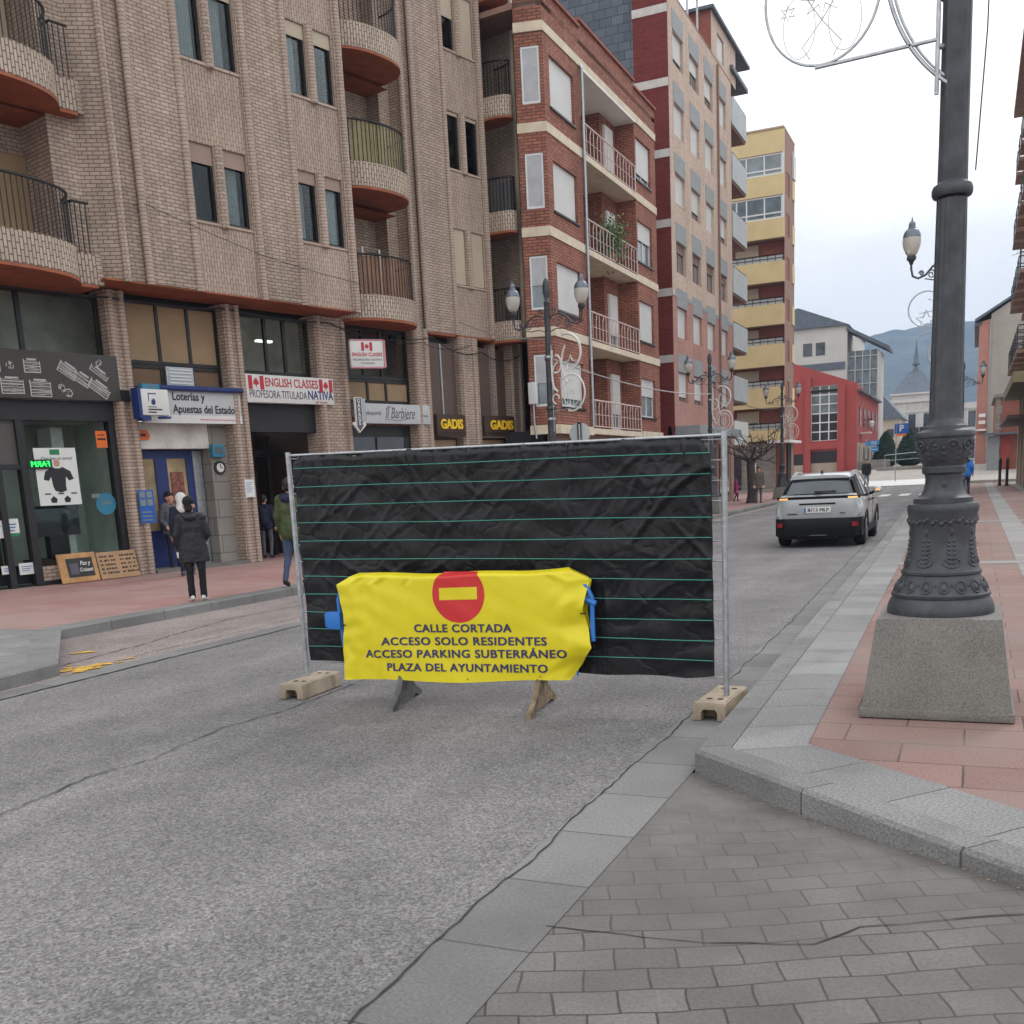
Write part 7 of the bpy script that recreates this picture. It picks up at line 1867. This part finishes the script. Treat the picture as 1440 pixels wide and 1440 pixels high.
    for q in range(len(co)):                           # folds in the cloth
        z = co[q, 2]
        if z < 1.42 * k and z > .1 * k:
            f = .006 * mn.noise(Vector((co[q, 0] * 9, co[q, 1] * 9, z * 14 + H_ * 9))) + .004 * mn.noise(Vector((co[q, 0] * 22, co[q, 1] * 22, z * 25)))
            r = math.hypot(co[q, 0], co[q, 1]) or 1; co[q, 0] += co[q, 0] / r * f; co[q, 1] += co[q, 1] / r * f
    nz.foreach_set('co', co.ravel()); me.update()
    o = bpy.data.objects.new('body', me); C.objects.link(o); o.parent = t
    def shell(name, mat, items, vox_=.012):
        bb = MB()
        for a, c, ra, rb in items:
            a, c = V(*a), V(*c); d = c - a; L = d.length or 1e-4; d = d / L; pts = []; rr = []
            for j in range(5): th = PI / 2 * (1 - j / 4); pts.append(a - d * ra * k * math.sin(th)); rr.append(max(.001, ra * k * math.cos(th)))
            for j in range(5): th = PI / 2 * j / 4; pts.append(c + d * rb * k * math.sin(th)); rr.append(max(.001, rb * k * math.cos(th)))
            bb.tube(pts, rr, 12)
        m0 = bpy.data.meshes.new(name); m0.from_pydata(bb.v, [], bb.f); tm = bpy.data.objects.new(name, m0); C.objects.link(tm)
        md = tm.modifiers.new('r', 'REMESH'); md.mode = 'VOXEL'; md.voxel_size = vox_; md.use_smooth_shade = True
        sm_ = tm.modifiers.new('s', 'SMOOTH'); sm_.iterations = 2; sm_.factor = .4
        dg = bpy.context.evaluated_depsgraph_get(); m1 = bpy.data.meshes.new_from_object(tm.evaluated_get(dg)); bpy.data.objects.remove(tm); m1.name = name
        m1.materials.clear(); m1.materials.append(mat); ob = bpy.data.objects.new(name, m1); C.objects.link(ob); ob.parent = t; return ob
    hair = mats.get('hair', M_hair)
    if mats.get('cap'):
        shell('knit_cap', mats['cap'], [(hd(0, .015, .06), hd(0, .02, .075), .098, .100), (hd(0, .06, .0), hd(0, .05, .05), .062, .07)])
        shell('hair', hair, [(hd(0, .05, -.04), hd(0, .045, .0), .07, .075)])
    elif hair:
        shell('hair', hair, [(hd(0, .03, .055), hd(0, .025, .065), .098, .097), (hd(0, .055, .0), hd(0, .05, .05), .07, .08), (hd(-.055, -.03, .085), hd(.055, -.03, .085), .035, .035)] + ([(hd(0, .06, -.08), hd(0, .06, 0), .06, .07)] if mats.get('longhair') else []))
    if mats.get('collar'): shell('fur_collar', mats['collar'], [((-.10, .03, 1.44), (0, .075, 1.47), .05, .055), ((.10, .03, 1.44), (0, .075, 1.47), .05, .055), ((-.10, .03, 1.44), (-.05, -.08, 1.40), .05, .04), ((.10, .03, 1.44), (.05, -.08, 1.40), .05, .04)])
    if mats.get('hood'): shell('hood', mats['hood'], [((-.09, .05, 1.43), (.09, .05, 1.43), .065, .065), ((-.05, .10, 1.40), (.05, .10, 1.40), .06, .06), ((-.10, -.02, 1.44), (-.07, -.08, 1.42), .04, .03), ((.10, -.02, 1.44), (.07, -.08, 1.42), .04, .03)])
    if mats.get('hooded'): shell('hood', mats['hooded'], [(hd(0, .035, .04), hd(0, .04, .06), .118, .115), (hd(0, .06, -.05), hd(0, .05, .02), .105, .112), ((0, .03, 1.42), (0, .04, 1.48), .12, .10)])
    if extras: extras(t, k, shell)
    # eyes
    e_ = MB()
    for s_ in (-1, 1):
        p = Vector(hd(s_ * .034, -.0945, .022)) * k
        e_.lathe([(.001, -.008 * k), (.009 * k, 0), (.001, .008 * k)], 8, tuple(p))
    e_.build('eye', M_black, t, uv=False)
    return t
PZ = PH - .002
FACE_AWAY = PI                                         # local -y is the front
yaw = lambda ang: R(ang)
person('person in long black hooded coat and cap with back turned, standing by the left kerb', (-10.62, 12.15, PZ), yaw(216), 1.51,
       dict(elL=(-.25, .0, 1.12), wrL=(-.19, -.13, 1.0), elR=(.25, .03, 1.11), wrR=(.25, -.02, .87), look=-.15, ankL=(-.095, .02, .085), ankR=(.095, .02, .085)), dict(top=M_coatb, leg=M_trou, long=.66, wide=1, cap=M_trou, hood=M_coatb, shoe=M_whitec, hand=M_whitec), vox=.011, build_=1.16)
person('dark haired person with a fur collar facing the street beside the blue poster', (-15.95, 17.65, PZ), yaw(72), 1.66,
       dict(elL=(-.24, .04, 1.12), wrL=(-.20, -.12, .98), look=.4), dict(top=M_pgrey, leg=M_navy, long=.80, collar=M_fur), vox=.013, build_=1.05)
person('person in white hood and dark coat half hidden behind the black coat', (-14.4, 16.25, PZ), yaw(225), 1.60,
       dict(look=.3), dict(top=M_navy, leg=M_navy, long=.62, hooded=M_whitec, shoe=M_pgrey), vox=.013, build_=1.1)
person('person in green padded jacket and jeans walking behind the left fence post', (-10.22, 14.1, PZ), yaw(190), 1.74,
       dict(kneeL=(-.10, -.16, .50), ankL=(-.10, -.12, .09), toeL=(-.11, -.27, .05), kneeR=(.10, .02, .49), ankR=(.10, .20, .12), toeR=(.115, .07, .04), elL=(-.25, .1, 1.13), wrL=(-.26, .02, .90)), dict(top=M_grn, leg=M_jean, hood=M_navy), vox=.013, build_=1.15)
def bag(t, k, shell): shell('rucksack', M_navy, [((0, .15, 1.0), (0, .16, 1.25), .12, .13)])
person('person with a dark rucksack in the shadow of the portal below the english sign', (-15.7, 20.6, PZ), yaw(200), 1.50,
       dict(kneeL=(-.10, -.08, .49), ankL=(-.1, .03, .085)), dict(top=M_navy, leg=M_pgrey), vox=.014, extras=bag)
person('small child in a magenta coat and hood on the far left pavement', (-11.0, 53.0, .12), yaw(100), 1.10,
       dict(kneeL=(-.10, -.14, .50), ankL=(-.10, -.10, .09), toeL=(-.11, -.25, .05), ankR=(.10, .18, .10), toeR=(.11, .05, .04), elR=(.26, -.1, 1.15), wrR=(.28, -.28, 1.12)), dict(top=M_magen, leg=M_navy, long=.62, hooded=M_magen), vox=.016, build_=1.2)
person('person in a grey brown coat standing beside the bare tree', (-9.1, 48.9, .12), yaw(20), 1.64, {}, dict(top=M_grey, leg=M_pgrey, long=.70), vox=.016, build_=1.1)
person('person in black jacket and pale jeans walking towards the camera right of the car', (-6.2, 69.5, .20), yaw(5), 1.74,
       dict(kneeL=(-.10, -.12, .50), ankL=(-.10, -.10, .085), toeL=(-.11, -.25, .04), ankR=(.1, .14, .1), toeR=(.11, .01, .04)), dict(top=M_coatb, leg=plain('pale_jeans', (.22, .26, .33), .9)), vox=.016, build_=1.18)
person('person in bright blue jacket with dark hood walking away, half behind the near column', (-.30, 50.0, PZ), yaw(186), 1.72,
       dict(kneeR=(.10, -.14, .50), ankR=(.10, -.12, .09), toeR=(.11, -.27, .05), ankL=(-.10, .2, .12), toeL=(-.11, .07, .04), elL=(-.24, .12, 1.12), wrL=(-.25, .08, .9)), dict(top=M_blu, leg=M_navy, hood=M_navy, hair=M_navy), vox=.016, build_=1.22)
# dark scooter parked behind the right end of the fence
t = thing('motor_scooter', 'dark parked motor scooter partly hidden behind the right end of the tarpaulin', 'scooter', (-8.95, 36.5, PZ), R(20))
b = MB(); b.tube([(0, .75, .5), (0, .55, .72), (0, .1, .78), (0, -.15, .72)], [.08, .15, .17, .10], 10); b.tube([(0, -.1, .35), (0, .45, .35), (0, .7, .5)], [.10, .13, .12], 10); b.build('body', M_cplast, t, smooth=60)
b = MB(); b.tube([(0, -.62, .30), (0, -.5, .75), (0, -.42, 1.05)], [.04, .09, .05], 10); b.tube([(-.32, -.36, 1.08), (0, -.42, 1.06), (.32, -.36, 1.08)], .02, 6); b.extr([(-.22, .35), (.22, .35), (.18, .95), (-.18, .95)], -.50, -.46); b.build('front_fairing', M_black, t, smooth=40)
b = MB(); b.tube([(0, -.1, .82), (0, .3, .86), (0, .68, .82)], [.1, .14, .1], 10); b.build('saddle', M_black, t, smooth=60)
for y in (-.62, .62):
    b = MB(); b.lathe([(.12, -.05), (.22, -.055), (.26, -.02), (.26, .02), (.22, .055), (.12, .05)], 20); b.v = [tuple(RX @ Vector(p) + Vector((0, y, .26))) for p in b.v]; b.build('wheel', M_tyre, t, smooth=40)
b = MB(); b.extr([(-.16, 1.0), (.16, 1.0), (.13, 1.4), (-.13, 1.4)], -.47, -.455); b.build('windscreen', M_cglass, t)
# final update
bpy.context.view_layer.update()
